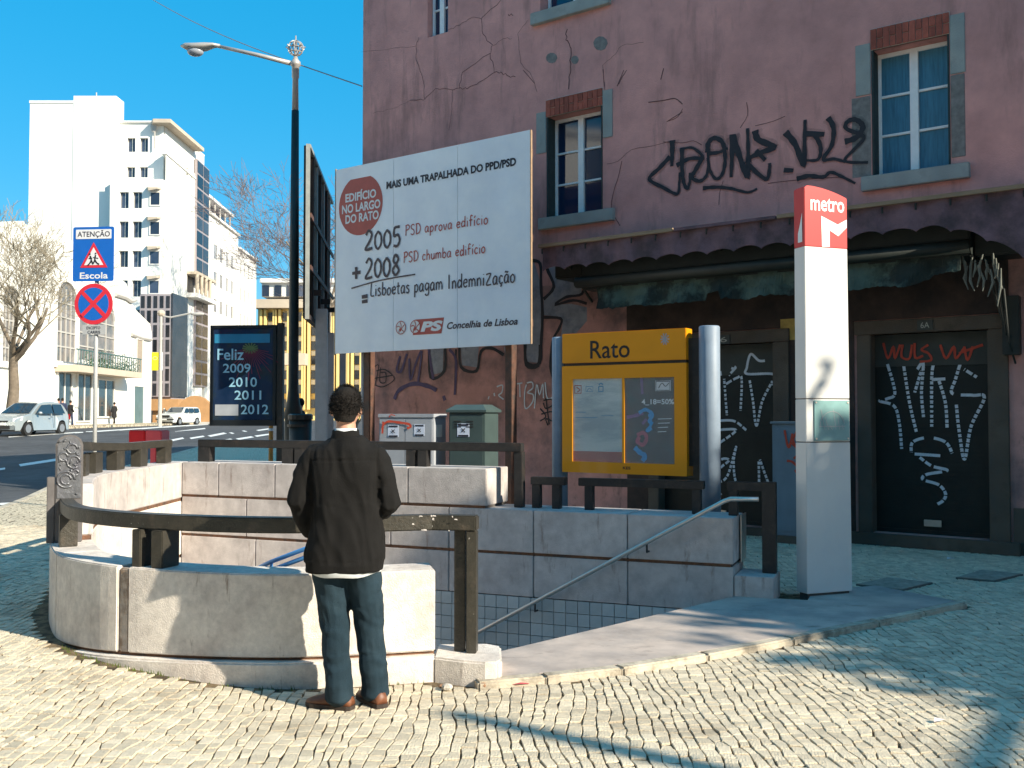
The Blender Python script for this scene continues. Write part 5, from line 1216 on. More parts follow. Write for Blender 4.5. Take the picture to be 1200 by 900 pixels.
for P, ww in [([(106.5,300),(108,305),(106,309),(104,311)], .022), ([(108,305),(110,310)], .018), ([(105,303),(109,303)], .014), ([(113,299),(112,304),(114,308),(117,310)], .022), ([(112,304),(110.5,309)], .018), ([(110,302),(116,303)], .014)]: ribbon(mb, [S_(*p) for p in P], ww, -.022, 3)
for px, py in ((106.5, 298), (113.2, 297.2)):
    c_ = S_(px, py); mb.add([(c_[0] + .014 * math.cos(k), -.0265, c_[1] + .014 * math.sin(k)) for k in [q * math.pi / 5 for q in range(10)]], [tuple(range(10))])
mb.build('running_children', M['letter_black'], sb)
cc = S_(110, 356.3); rr = (S_(132.3, 356)[0] - S_(87.7, 356)[0]) / 2
def disc(r, y0, y1, m, name, par, n=40): return MB().prism_xz([(cc[0] + r * math.cos(k * 2 * math.pi / n), cc[1] + r * 1.03 * math.sin(k * 2 * math.pi / n)) for k in range(n)], y0, y1).build(name, m, par, fix=True)
ds = disc(rr, -.012, 0, M['signred'], 'round_sign', sg); disc(rr * .80, -.015, -.0125, M['signblue'], 'blue_disc', ds)
mb = MB(); k_ = rr * .60
ribbon(mb, [(cc[0] - k_, cc[1] + k_), (cc[0] + k_, cc[1] - k_)], .06, -.017, 1); ribbon(mb, [(cc[0] - k_, cc[1] - k_), (cc[0] + k_, cc[1] + k_)], .06, -.021, 1); mb.build('red_cross', M['signred'], ds)
a = S_(97, 392); b = S_(124, 380.5); pl = MB().box(a[0], b[0], -.01, 0, a[1], b[1]).build('small_plate', M['signgrey'], sg)
ax = S_(102, 386); bx_ = S_(118, 382.5); text_obj('EXCEPTO', pl, ax[0], ax[1], bx_[0] - ax[0], bx_[1] - ax[1], -.013, M['ink'], bold=.01)
ax = S_(103, 391); bx_ = S_(118, 387.5); text_obj('CARRIS', pl, ax[0], ax[1], bx_[0] - ax[0], bx_[1] - ax[1], -.013, M['ink'], bold=.01)

# ================================================================ red plastic barrier
M['redplastic'] = mat('red_plastic', (.80,.02,.025), .45, .06, 5); M['pinkplastic'] = mat('sun_faded_red_plastic', (.85,.10,.11), .45, .06, 5)
bp = PD(157, 505, 19.3); bz = g(-7.1, 19.3)
rb = empty('road_barrier', (bp.x, 19.3, 0), R(-6), 'pair of red plastic road barrier blocks standing at the kerb beyond the rail', 'barrier')
bw_ = .33; bt = PD(177, 504, 19.3).z
for k_, m_ in ((0, 'redplastic'), (1, 'pinkplastic')):
    mb = MB(); x0 = k_ * (bw_ + .01) - .02; mb.prism_xz([(x0 + .02, bz - .02), (x0 + bw_ - .02, bz - .02), (x0 + bw_ - .02, bz + .12), (x0 + bw_ - .1, bz + .18), (x0 + bw_ - .1, bt - .33), (x0 + bw_, bt - .28), (x0 + bw_, bt), (x0, bt), (x0, bt - .28), (x0 + .1, bt - .33), (x0 + .1, bz + .18), (x0 + .02, bz + .12)], -.18, .18)
    mb.build('block', M[m_], rb, fix=True, bevel=.02)
# orange bollard, litter bin at the lamp foot
p = PD(317.5, 517, 22.5); gz = g(p.x, p.y); ob = empty('orange_bollard', (p.x, p.y, 0), 0, 'slim orange yellow bollard beside the post of the advert panel', 'bollard')
M['orange'] = mat('orange_plastic', (.55,.22,.04), .6, .1)
MB().tube([(0,0,gz-.05),(0,0,gz+.06),(0,0,gz+.07),(0,0,PD(317, 499, 22.5).z)], [.12,.12,.055,.05], 12).build('shaft', M['orange'], ob); MB().tube([(0,0,PD(317,505,22.5).z),(0,0,PD(317,502,22.5).z)], .058, 12).build('reflective_band', M['signwhite'], ob)
p = PD(352, 500, 19.0); gz = g(p.x, p.y); zt_ = PD(352, 485, 19).z
lb = empty('litter_bin', (p.x, p.y, 0), 0, 'dark round litter bin standing at the foot of the street lamp', 'litter bin')
MB().tube([(0,0,gz),(0,0,gz+.1),(0,0,zt_-.1)], [.17,.20,.22], 18).build('body', M['lampdark'], lb, smooth=True); MB().tube([(0,0,zt_-.11),(0,0,zt_-.02),(0,0,zt_)], [.24,.24,.20], 18).build('rim', M['railblack'], lb)
MB().tube([(-.02,0,zt_-.25),(-.02,0,zt_-.20)], .232, 18).build('hoop', M['railblack'], lb)
# manhole frames
M['coverm'] = mat('stone_filled_cover', (.30,.27,.22), .85, .3, 14, .5, 40); M['coverf'] = mat('cover_rim', (.12,.11,.10), .6, .2, 10)
def cover(pxs, label):
    P = [PZ(x, y, .012) for x, y in pxs]; c = sum(P, Vector()) / 4; t = empty('manhole_cover', c, 0, label, 'manhole cover')
    MB().prism_xy([((p - c).x, (p - c).y) for p in P][::-1] if False else [((p - c).x, (p - c).y) for p in P], -.02, .012).build('frame', M['coverf'], t, fix=True)
    Q = [(p - c) * .95 for p in P]; MB().prism_xy([(q.x, q.y) for q in Q], .0, .016).build('plate', M['coverm'], t, fix=True)
cover([(1003, 686), (1056, 693), (1093, 684), (1040, 678)], 'square dark cover set in the cobbles just right of the metro pillar')
cover([(1120, 678), (1165, 682), (1199, 674), (1150, 669)], 'square dark cover set in the cobbles near the right shutter step')
# loose stones and litter
M['loose'] = mat('loose_pale_stone', (.50,.46,.40), .85, .2, 20, .4, 80); M['looser'] = mat('brown_loose_stone', (.30,.17,.10), .85, .2, 20)
def rock(px, py, s, m, label, cat='stone', sq=(1, .8, .6)):
    p = PZ(px, py, .012 * 1); mb = MB(); rs = []
    for i in range(5):
        a_ = -1.2 + i * .6; rs.append([(s * sq[0] * math.cos(a_) * math.cos(k * 1.047) * (1 + .25 * noise.noise(Vector((k, i, px)))), s * sq[1] * math.cos(a_) * math.sin(k * 1.047) * (1 + .25 * noise.noise(Vector((k, i, py)))), s * sq[2] * (math.sin(a_) + .93) ) for k in range(6)])
    mb.rings(rs); o = mb.build('loose_stone', m, None, loc=p); tag(o, label, cat); return o
rock(524, 809, .035, M['loose'], 'broken pale cobble lying against the plinth right of the man'); rock(566, 806, .03, M['looser'], 'brown loose stone at the end of the plinth')
rock(517, 806, .018, M['looser'], 'small dark chip of stone beside the broken pale cobble')
p = PZ(605, 802, .015); mb = MB(); mb.add([(-.07,-.02,.0),(.02,-.035,.012),(.08,.0,.004),(.03,.03,.02),(-.05,.025,.006)], [(0,1,3,4),(1,2,3)]); o = mb.build('crumpled_wrapper', mat('faded_red_paper', (.45,.06,.08), .7, .1), None, loc=p); tag(o, 'small crumpled red wrapper lying beside the kerb of the landing', 'litter')
p = PZ(1101, 845, .02); mb = MB(); mb.add([(-.035,-.012,.0),(.02,-.015,.012),(.04,.01,.004),(-.02,.015,.016)], [(0,1,2,3)]); o = mb.build('paper_scrap', mat('pale_scrap', (.75,.62,.60), .7, .1), None, loc=p); tag(o, 'tiny pale scrap of paper on the sunlit cobbles at lower right', 'litter')
p = PZ(1114, 655, .02); mb = MB(); mb.add([(-.05,-.02,.0),(.03,-.025,.02),(.05,.02,.004),(-.03,.02,.02)], [(0,1,2,3)]); o = mb.build('plastic_scrap', M['signwhite'], None, loc=p); tag(o, 'white plastic scrap on the shaded cobbles before the right shutter', 'litter')
# weeds at the foot of the plinth
M['weed'] = mat('weed_green', (.12,.17,.03), .8, .3, 20)
mb = MB()
for k_ in range(150):
    t_ = rnd.uniform(2, 30) if k_ % 3 else rnd.uniform(18, 26); i = int(t_); q = offs(OUT, -.065)[i]; x, y = q.x + rnd.uniform(-.03, .05), q.y - rnd.uniform(.0, .03); z = g(x, y); h_ = rnd.uniform(.008, .03); dx = rnd.uniform(-.01, .01)
    mb.add([(x - .003, y, z), (x + .003, y, z), (x + dx, y - .006, z + h_ + .008)], [(0, 1, 2)])
o = mb.build('weeds', M['weed']); tag(o, 'sparse small weeds along the foot of the curved plinth', 'weeds', kind='stuff')
# ================================================================ people
def remesh(mb, voxel, smooth=2, fold=None):
    me = mb.mesh('tmp'); bm = bmesh.new(); bm.from_mesh(me); bmesh.ops.remove_doubles(bm, verts=bm.verts, dist=1e-6); bmesh.ops.recalc_face_normals(bm, faces=bm.faces); bm.to_mesh(me); bm.free()
    o = bpy.data.objects.new('tmp', me); COL.objects.link(o)
    md = o.modifiers.new('r', 'REMESH'); md.mode = 'VOXEL'; md.voxel_size = voxel
    if smooth: s = o.modifiers.new('s', 'SMOOTH'); s.iterations = smooth; s.factor = .6
    dg = bpy.context.evaluated_depsgraph_get(); r = bpy.data.meshes.new_from_object(o.evaluated_get(dg)); bpy.data.objects.remove(o); r.materials.clear()
    if fold:
        n = len(r.vertices); nv = [v.normal.copy() for v in r.vertices]
        for v, nn in zip(r.vertices, nv): v.co = v.co + nn * fold(v.co)
        r.update()
    return r
def limb(mb, pts, n=14):
    """pts: (x,y,z,rx,ry) along a limb; rounded closed ends"""
    P = [Vector(p[:3]) for p in pts]; C_ = []; rr = []
    for i in range(len(P)): C_.append(P[i]); rr.append((pts[i][3], pts[i][4]))
    rs = []
    up = Vector((1, 0, 0))
    for i, p in enumerate(C_):
        t = (C_[min(i + 1, len(C_) - 1)] - C_[max(i - 1, 0)]).normalized()
        a = (up - t * up.dot(t)); a = a.normalized() if a.length > .2 else Vector((0, 1, 0)); b = t.cross(a).normalized()
        rs.append([p + a * rr[i][0] * math.cos(k * 2 * math.pi / n) + b * rr[i][1] * math.sin(k * 2 * math.pi / n) for k in range(n)])
    t0 = (C_[0] - C_[1]).normalized(); t1 = (C_[-1] - C_[-2]).normalized()
    f = lambda r_, c, t, k, q: [c + (p - c) * q + t * k for p in r_]
    k0, k1 = min(rr[0]) * .6, min(rr[-1]) * .6
    rs = [f(rs[0], C_[0], t0, k0, .45)] + rs + [f(rs[-1], C_[-1], t1, k1, .45)]
    mb.rings(rs)
def torso(mb, rows, n=20, e=2.3):
    """rows: (z, cx, cy, rx, ry) superellipse rings"""
    rs = []
    for z, cx, cy, rx, ry in rows:
        R_ = []
        for k in range(n):
            w = 2 * math.pi * k / n; c, s = math.cos(w), math.sin(w)
            R_.append((cx + rx * math.copysign(abs(c) ** (2 / e), c), cy + ry * math.copysign(abs(s) ** (2 / e), s), z))
        rs.append(R_)
    mb.rings(rs)
M['skin'] = mat('skin', (.50,.27,.19), .55, .06, 12, .05, 80); M['hair'] = mat('short_dark_hair', (.010,.008,.007), .75, .35, 40, .5, 180, spec=.25)
M['jacket'] = mat('black_wool_jacket', (.010,.0095,.0095), .9, .2, 14, .5, 240, spec=.2); M['jeans'] = mat('dark_teal_denim', (.014,.031,.045), .85, .2, 9, .5, 260, spec=.2, col2=(.026,.048,.066), c2scale=3.2, c2lo=.45, c2hi=.7)
M['shoe'] = mat('brown_leather', (.15,.055,.025), .5, .2, 12, .1, 60); M['sole'] = mat('dark_rubber_sole', (.035,.025,.02), .8, .1); M['shirt'] = mat('white_cotton', (.70,.73,.75), .9, .05, 20); M['eye'] = mat('eye_white', (.7,.7,.7), .2, 0); M['iris'] = mat('dark_iris', (.03,.015,.01), .2, 0); M['lips'] = mat('lips', (.40,.15,.12), .5, 0)
def fold_noise(fx, fz, amp, seed):
    def f(co):
        a = noise.noise(Vector((co.x * fx + seed, co.y * fx, co.z * fz))); b = noise.noise(Vector((co.x * fx * 2.3 + seed, co.y * fx * 2.3 + 7, co.z * fz * 2.1 + co.x * 9)))
        return amp * (a * 1.1 + (.5 - abs(b)) * .7 - .2)
    return f
def hand_geo(mb, w, d, side, curl=.9):
    """palm + four fingers + thumb; w wrist, d direction of the fingers, side = thumb direction"""
    w = Vector(w); d = Vector(d).normalized(); s = Vector(side); s = (s - d * s.dot(d)).normalized(); n = d.cross(s).normalized()
    limb(mb, [(*(w - d * .02), .022, .018), (*(w + d * .03), .032, .016), (*(w + d * .085), .038, .014)], 12)
    for i, (o, l, r_) in enumerate(((.027, .070, .0085), (.009, .078, .009), (-.009, .073, .0085), (-.026, .056, .0075))):
        b = w + d * .085 + s * o; c1 = b + (d * math.cos(curl * .4) + n * math.sin(curl * .4)) * l * .45; c2 = c1 + (d * math.cos(curl) + n * math.sin(curl)) * l * .32; c3 = c2 + (d * math.cos(curl * 1.5) + n * math.sin(curl * 1.5)) * l * .26
        limb(mb, [(*b, r_, r_), (*c1, r_, r_), (*c2, r_ * .93, r_ * .93), (*c3, r_ * .8, r_ * .8)], 8)
    b = w + d * .025 + s * .030; limb(mb, [(*b, .012, .012), (*(b + (s * .7 + d * .6 + n * .2) * .034), .0105, .0105), (*(b + (s * .9 + d * 1.5 + n * .6) * .034), .009, .009)], 8)

man = empty('person', (-.93, 5.49, 0.012), R(2), 'man from behind in black jacket, teal jeans and brown shoes at the stair parapet', 'person')
# body: one continuous surface
mb = MB()
torso(mb, [(.78,0,0,.10,.07),(.86,0,.0,.155,.10),(.95,0,0,.165,.105),(1.08,0,0,.150,.095),(1.22,0,0,.165,.10),(1.36,0,0,.175,.10),(1.43,0,0,.14,.085),(1.47,0,.0,.07,.065)], 20)
limb(mb, [(0,.0,1.43,.062,.06),(0,.005,1.50,.056,.058),(0,.015,1.56,.056,.060)])
mb.ellipsoid((0,.02,1.645), .074, .092, .108, 20, 14); limb(mb, [(0,.065,1.60,.048,.04),(0,.085,1.565,.034,.028)])
for s in (-1, 1):
    mb.ellipsoid((s * .079, .012, 1.635), .013, .020, .032, 10, 8)
limb(mb, [(0,.105,1.655,.010,.010),(0,.120,1.625,.015,.013),(0,.112,1.618,.017,.010)], 8)
LEGS = {-1: [(-.088,0,.86),(-.060,.02,.48),(-.025,-.03,.10)], 1: [(.092,0,.86),(.133,.03,.48),(.168,.04,.10)]}
for s in (-1, 1):
    h_, k_, a_ = LEGS[s]
    limb(mb, [(*h_,.088,.088),((h_[0]+k_[0])/2,.01,.66,.075,.078),(*k_,.055,.058),(k_[0]*.6+a_[0]*.4,k_[1]-.012,.34,.054,.056),(*a_,.036,.040)])
    limb(mb, [(a_[0],a_[1],.09,.036,.04),(a_[0]+s*.01,a_[1]+.06,.04,.038,.026)])
ARM = {-1: [(-.185,0,1.405),(-.250,-.015,1.13),(-.215,.13,.945)], 1: [(.185,0,1.405),(.250,-.01,1.12),(.16,.185,1.06)]}
for s in (-1, 1):
    a, b, c = ARM[s]; limb(mb, [(a[0]-s*.02,a[1],a[2]-.02,.042,.042),((a[0]+b[0])/2,(a[1]+b[1])/2,(a[2]+b[2])/2,.044,.046),(*b,.036,.038),((b[0]+c[0])/2,(b[1]+c[1])/2,(b[2]+c[2])/2,.035,.035),(*c,.024,.022)])
hand_geo(mb, ARM[-1][2], (.25,.35,-.85), (.5,.8,.3), .9); hand_geo(mb, ARM[1][2], (-.85,.45,.05), (0,.2,1), 1.0)
link('body', remesh(mb, .0075, 2), M['skin'], man, smooth=True)
# hair: shell over crown and nape
mb = MB(); rs = []
for i in range(17):
    a = -.78 + (math.pi / 2 + .76) * i / 16
    R_ = []
    for k in range(28):
        w = 2 * math.pi * k / 28; fy = math.sin(w)
        aa = a
        if fy > 0: aa = max(a, -.78 + (1.14) * fy ** .5)         # hair line is higher at the face
        if abs(math.cos(w)) > .82 and fy < .2: aa = max(a, -.10)
        R_.append((.084 * math.cos(aa * .8) * math.cos(w), .02 + .101 * math.cos(aa * .62) * fy, 1.652 + .116 * math.sin(aa)))
    rs.append(R_)
mb.rings(rs)
def hairn(co):
    d = .0015 * noise.noise(Vector((co.x * 150, co.y * 150, co.z * 70))) + .0016 * noise.noise(Vector((co.x * 32, co.y * 32, co.z * 26)))
    return d
hr = link('hair', remesh(mb, .005, 1, hairn), M['hair'], man, smooth=True)
# short locks breaking the outline
mb = MB()
for k in range(5200):
    w = rnd.uniform(0, 2 * math.pi); a = rnd.uniform(-.3, 1.5)
    if math.sin(w) > .3 and a < .5: continue
    n_ = Vector((math.cos(a) * math.cos(w), math.cos(a) * math.sin(w), math.sin(a))); c = Vector((.085 * n_.x, .02 + .103 * n_.y, 1.653 + .120 * n_.z))
    d = (n_ * .7 + Vector((rnd.uniform(-.8, .8), rnd.uniform(-.8, .8), rnd.uniform(-.6, .3)))).normalized(); l = rnd.uniform(.010, .024); q = d.cross(n_); q = q.normalized() * .0019 if q.length > .01 else Vector((.0019, 0, 0))
    mb.add([c - q, c + q, c + d * l], [(0, 1, 2)])
mb.build('hair_locks', M['hair'], hr)
for s in (-1, 1):
    MB().ellipsoid((s * .030, .098, 1.655), .012, .010, .009, 10, 8).build('eye', M['eye'], man, smooth=True); MB().ellipsoid((s * .030, .107, 1.655), .005, .003, .005, 8, 6).build('iris', M['iris'], man); 
    MB().tube([(s * .015, .107, 1.675), (s * .032, .108, 1.680), (s * .048, .095, 1.674)], .004, 6).build('eyebrow', M['hair'], man)
MB().tube([(-.024,.100,1.585),(-.008,.111,1.589),(.008,.111,1.589),(.024,.100,1.585)], [.002,.006,.006,.002], 8).build('mouth', M['lips'], man, smooth=True)
# jacket
mb = MB()
torso(mb, [(.745,.0,.0,.212,.150),(.80,0,0,.218,.155),(.90,0,0,.208,.150),(1.02,0,0,.195,.140),(1.15,0,0,.193,.136),(1.28,0,0,.203,.138),(1.37,0,0,.200,.130),(1.42,0,0,.185,.118),(1.455,0,0,.135,.100),(1.485,0,.0,.090,.085)], 24, 2.5)
for s in (-1, 1):
    a, b, c = ARM[s]
    limb(mb, [(a[0]-s*.03,a[1],a[2]+.000,.072,.078),(a[0]+s*.006,a[1],a[2]-.06,.070,.078),((a[0]+b[0])/2+s*.005,(a[1]+b[1])/2,(a[2]+b[2])/2,.067,.072),(b[0]+s*.004,b[1],b[2],.064,.070),((b[0]+c[0])/2,(b[1]+c[1])/2,(b[2]+c[2])/2,.060,.060),(c[0],c[1],c[2],.050,.046)])
def jf(co):
    f = fold_noise(6, 2.8, .020, 1)(co) * (.35 if co.z < .80 else 1); s = 0
    if abs(co.x) > .2: s = .007 * math.sin(co.z * 48 + co.x * 34 + 5 * noise.noise(co * 7)) * (.5 + noise.noise(co * 5))
    if .82 < co.z < 1.12 and abs(co.x) < .2: s += .004 * math.sin(co.x * 40 + 2.5 * noise.noise(Vector((co.x * 3, 0, co.z * 4))))
    if abs(co.z - 1.365) < .006 and co.y < 0 and abs(co.x) < .17: s -= .005
    if abs(abs(co.x) - .185) < .008 and co.y < 0 and co.z > 1.1: s -= .005
    return f + s
jk = link('jacket', remesh(mb, .010, 3, jf), M['jacket'], man, smooth=True)
mb = MB(); rs = []
for z, r1, r2, dz in ((1.455, .098, .095, 0), (1.50, .078, .078, .0), (1.525, .074, .078, .004), (1.528, .066, .070, .004), (1.50, .062, .066, 0), (1.46, .062, .066, 0)):
    rs.append([(r1 * math.cos(k * math.pi / 12), .004 + r2 * math.sin(k * math.pi / 12), z + dz * math.sin(k * math.pi / 12) + .003 * math.sin(k * 1.3)) for k in range(24)])
mb.rings(rs, caps=False); mb.build('collar', M['jacket'], jk, smooth=True)
mb = MB(); rs = []
for z, r in ((1.47, .060), (1.538, .0615), (1.536, .057)): rs.append([(r * math.cos(k * math.pi / 12), .004 + r * 1.07 * math.sin(k * math.pi / 12), z) for k in range(24)])
mb.rings(rs, caps=False); mb.build('shirt_collar', M['shirt'], man, smooth=True)
mb = MB(); rs = []
for z, k1 in ((.79, .96), (.730, 1.0), (.728, .96), (.79, .93)): rs.append([(.205 * k1 * math.cos(k * math.pi / 20), .146 * k1 * math.sin(k * math.pi / 20), z + (-.004 + .020 * (abs(math.cos(k * math.pi / 20)) ** 2)) + .004 * math.sin(k * .9)) for k in range(40)])
mb.rings(rs, caps=False); mb.build('shirt_hem', M['shirt'], man, smooth=True)
# jeans
mb = MB()
torso(mb, [(.80,0,0,.150,.100),(.86,0,0,.172,.118),(.93,0,0,.172,.115),(.97,0,0,.160,.105)], 20)
for s in (-1, 1):
    h_, k_, a_ = LEGS[s]
    limb(mb, [(h_[0],0,.88,.095,.115),(h_[0]*1.02,0,.78,.103,.112),((h_[0]+k_[0])/2,.012,.64,.095,.100),(k_[0],k_[1],.48,.083,.088),((k_[0]+a_[0])/2,(k_[1]+a_[1])/2-.01,.28,.076,.082),(a_[0],a_[1]-.005,.12,.076,.088),(a_[0],a_[1]+.0,.055,.080,.096)])
def jnf(co):
    f = fold_noise(9, 6, .007, 5)(co); s = 0
    if co.z < .3: s = .004 * math.sin(co.z * 62 + 5 * noise.noise(co * 8)) * (.6 + noise.noise(co * 6))
    elif co.z < .56: s = .0035 * math.sin(co.z * 55 + co.x * 35 + 4 * noise.noise(co * 8)) * (.6 + noise.noise(co * 6))
    elif co.z < .8: s = .0035 * math.sin(co.z * 38 - abs(co.x) * 70 + 4 * noise.noise(co * 6)) * (.6 + noise.noise(co * 6))
    return f + s
link('jeans', remesh(mb, .009, 2, jnf), M['jeans'], man, smooth=True)
def shoe(c, ang, par):
    e = math.cos(ang), math.sin(ang)
    def T(u, v, z): return (c[0] + u * e[0] - v * e[1], c[1] + u * e[1] + v * e[0], z)
    st = [(-.09,.030,.055),(-.07,.040,.085),(-.02,.042,.10),(.04,.043,.085),(.10,.049,.060),(.15,.045,.045),(.185,.028,.030)]
    mb = MB(); rs = []
    for u, w, h in st: rs.append([T(u, w * math.cos(k * math.pi / 8), max(.018, .018 + (h - .012) * max(0, math.sin(k * math.pi / 8)) ** .8) if math.sin(k * math.pi / 8) > 0 else .018) for k in range(16)])
    mb.rings(rs); up_ = mb.build('shoe', M['shoe'], par, smooth=True)
    mb = MB(); L1 = [T(u, w + .005, 0)[:2] for u, w, h in st]; L2 = [T(u, -w - .005, 0)[:2] for u, w, h in st][::-1]
    mb.prism_xy([T(-.10, .0, 0)[:2]] + [T(u, -w - .004, 0)[:2] for u, w, h in st] + [T(.195, 0, 0)[:2]] + [T(u, w + .004, 0)[:2] for u, w, h in st][::-1], 0.0, .022); mb.build('sole', M['sole'], up_, fix=True)
shoe((-.030, -.03), R(160), man); shoe((.168, .03), R(122), man)

# small people seen far away: body one surface, clothes as children
def small_person(x, y, h, yaw, label, coat, legs, skirt=False, stride=.12, hat=None, vox=.022):
    z = g(x, y) + .0; p = empty('person', (x, y, z), yaw, label, 'person'); k = h / 1.75
    mb = MB(); torso(mb, [(.80,0,0,.12,.08),(.95,0,0,.15,.10),(1.2,0,0,.15,.09),(1.38,0,0,.17,.09),(1.46,0,0,.07,.06)], 14); mb.ellipsoid((0,.01,1.64), .08, .095, .115, 12, 8); limb(mb, [(0,0,1.42,.05,.05),(0,0,1.56,.05,.05)], 8)
    for s in (-1, 1):
        limb(mb, [(s*.09,0,.86,.085,.085),(s*.10,s*stride*.5,.47,.055,.055),(s*.09,s*stride,.08,.04,.04)], 10); limb(mb, [(s*.09,s*stride,.05,.04,.035),(s*.09,s*stride+.12,.04,.035,.03)], 8)
        limb(mb, [(s*.19,0,1.38,.05,.05),(s*.24,-s*.05,1.12,.04,.04),(s*.22,.10,.92,.03,.03)], 8)
    for q in range(0, len(mb.v)): mb.v[q] = tuple(v * k for v in mb.v[q])
    link('body', remesh(mb, vox, 1), M['skin'], p, smooth=True)
    mb = MB(); b0 = .50 if skirt else .74
    torso(mb, [(b0,0,0,.24 if skirt else .18,.16),(.95,0,0,.185,.13),(1.2,0,0,.185,.125),(1.38,0,0,.195,.12),(1.46,0,0,.10,.09)], 14)
    for s in (-1, 1): limb(mb, [(s*.18,0,1.40,.07,.07),(s*.25,-s*.05,1.12,.058,.058),(s*.23,.10,.95,.05,.05)], 8)
    for q in range(len(mb.v)): mb.v[q] = tuple(v * k for v in mb.v[q])
    link('coat', remesh(mb, vox, 1), coat, p, smooth=True)
    mb = MB(); torso(mb, [(.78,0,0,.16,.11),(.95,0,0,.17,.12)], 12)
    for s in (-1, 1): limb(mb, [(s*.09,0,.88,.10,.10),(s*.10,s*stride*.5,.47,.075,.075),(s*.09,s*stride,.07,.07,.08)], 10)
    for q in range(len(mb.v)): mb.v[q] = tuple(v * k for v in mb.v[q])
    link('trousers', remesh(mb, vox, 1), legs, p, smooth=True)
    mb = MB(); mb.ellipsoid((0,-.005,1.665), .09, .10, .11, 12, 8)
    for q in range(len(mb.v)): mb.v[q] = tuple(v * k for v in mb.v[q])
    mb.build('hair' if hat is None else 'hat', hat or M['hair'], p, smooth=True)
    return p
M['c1'] = mat('navy_coat', (.02,.03,.07), .9, .1); M['c2'] = mat('black_coat', (.012,.012,.014), .9, .1); M['c3'] = mat('red_coat', (.50,.05,.06), .9, .1); M['c4'] = mat('blue_trousers', (.03,.06,.15), .9, .1)
def far_person(px, d, h, yaw, label, c, l, **k):
    p = PD(px, 490, d); return small_person(p.x, d, h, yaw, label, c, l, **k)
far_person(73, 61, 1.72, .3, 'pedestrian in navy coat walking just right of the silver hatchback', M['c1'], M['c4'])
far_person(82.5, 64, 1.62, -.4, 'pedestrian in black coat standing between two shop windows', M['c2'], M['c1'])
far_person(134, 74, 1.62, 1.2, 'woman in long flaring black coat walking past the shop corner', M['c2'], M['c2'], skirt=True)
far_person(68.5, 63.5, 1.75, 0, 'pedestrian in red jacket half hidden behind the silver hatchback', M['c3'], M['c2'])
p = PD(352, 470, 18.0)
far_person(352, 24.0, 1.74, 1.5, 'dark silhouetted person standing behind the street lamp and litter bin', M['c2'], M['c2'], stride=.03)

# ================================================================ cars
M['tyre'] = mat('tyre_rubber', (.015,.015,.015), .8, .1); M['rim'] = mat('alloy_rim', (.45,.45,.46), .3, .05, metal=.7); M['carglass'] = mat('car_glass', (.02,.035,.05), .05, 0, spec=.8); M['lens'] = mat('headlight_lens', (.75,.78,.80), .1, .03); M['blackpl'] = mat('black_trim', (.02,.02,.02), .5, .1); M['plate'] = mat('number_plate_white', (.75,.75,.72), .5, .02); M['amber'] = mat('red_tail_lens', (.45,.02,.02), .2, 0)
def car(name, loc, rz, paint, prof, glassz, label, L=3.85, W=1.68, wheels=(.72, 3.12), wr=.30, kind='hatch'):
    """prof: (x,z) outline of the body side from rear bumper over the roof to the front; x grows to the front"""
    t = empty(name, loc, rz, label, 'car')
    def sec(x, z):
        s = 1.0 if z < glassz else 1.0 - .22 * min(1, (z - glassz) / .55); e = 1 - .10 * max(0, abs(x - L / 2) / (L / 2) - .72) / .28 * 1.6
        return W / 2 * s * e
    low = [(.06, .22), (L - .05, .20)]
    mb = MB(); N = len(prof); n_ = 7; pr = list(prof); vs = []; 
    ts = [-1, -.94, -.6, 0, .6, .94, 1]
    for (x, z) in pr:
        for q in ts:
            w = sec(x, z); zz_ = z - (.035 if abs(q) > .95 else 0) * (1 if z > .5 else 0); vs.append((x, q * w, zz_))
    fs = [(i * 7 + k, i * 7 + k + 1, (i + 1) * 7 + k + 1, (i + 1) * 7 + k) for i in range(N - 1) for k in range(6)]
    b0 = len(vs)
    # sides: strip down to the sill with wheel arches
    for sgn, kk in ((-1, 0), (1, 6)):
        for (x, z) in pr: vs.append((x, sgn * sec(x, z) * 1.0, min(z - .04, glassz)))
        for (x, z) in pr: 
            zl = .22
            for wx_ in wheels:
                if abs(x - wx_) < wr + .07: zl = max(zl, .30 + math.sqrt(max(0, (wr + .07) ** 2 - (x - wx_) ** 2)))
            vs.append((x, sgn * sec(x, .3), min(zl, z - .05)))
        o0 = b0 + (0 if sgn < 0 else 2 * N)
        for i in range(N - 1):
            fs.append((o0 + i, o0 + i + 1, o0 + N + i + 1, o0 + N + i)); fs.append((i * 7 + kk, (i + 1) * 7 + kk, o0 + i + 1, o0 + i))
    mb.add(vs, fs); body = mb.build('body', paint, t, fix=True, smooth=False)
    MB().box(.15, L - .15, -W / 2 + .1, W / 2 - .1, .18, .30).build('underbody', M['blackpl'], t)
    return t, sec
def wheel(t, x, y, r):
    w = empty('wheel', (x, y, r)); w.parent = t
    MB().tube([(0, -.09, 0), (0, .09, 0)], r, 22).build('tyre', M['tyre'], w); MB().tube([(0, -.097, 0), (0, .097, 0)], r * .62, 16).build('rim', M['rim'], w)
    for k in range(5): a = k * 1.257; MB().tube([(0, -.1, 0), (r * .55 * math.cos(a), -.1, r * .55 * math.sin(a))], .02, 4).build('spoke', M['blackpl'], w)
M['silver'] = mat('silver_blue_paint', (.36,.40,.41), .25, .03, 3, metal=.35, coat=.5); M['whitecar'] = mat('white_van_paint', (.62,.64,.62), .35, .04, coat=.3)
hatch = [(.0,.35),(.02,.75),(.10,.95),(.22,1.18),(.42,1.38),(.75,1.49),(1.3,1.52),(1.8,1.50),(2.15,1.42),(2.5,1.22),(2.85,.98),(3.1,.93),(3.4,.86),(3.65,.76),(3.78,.62),(3.83,.45),(3.80,.25)]
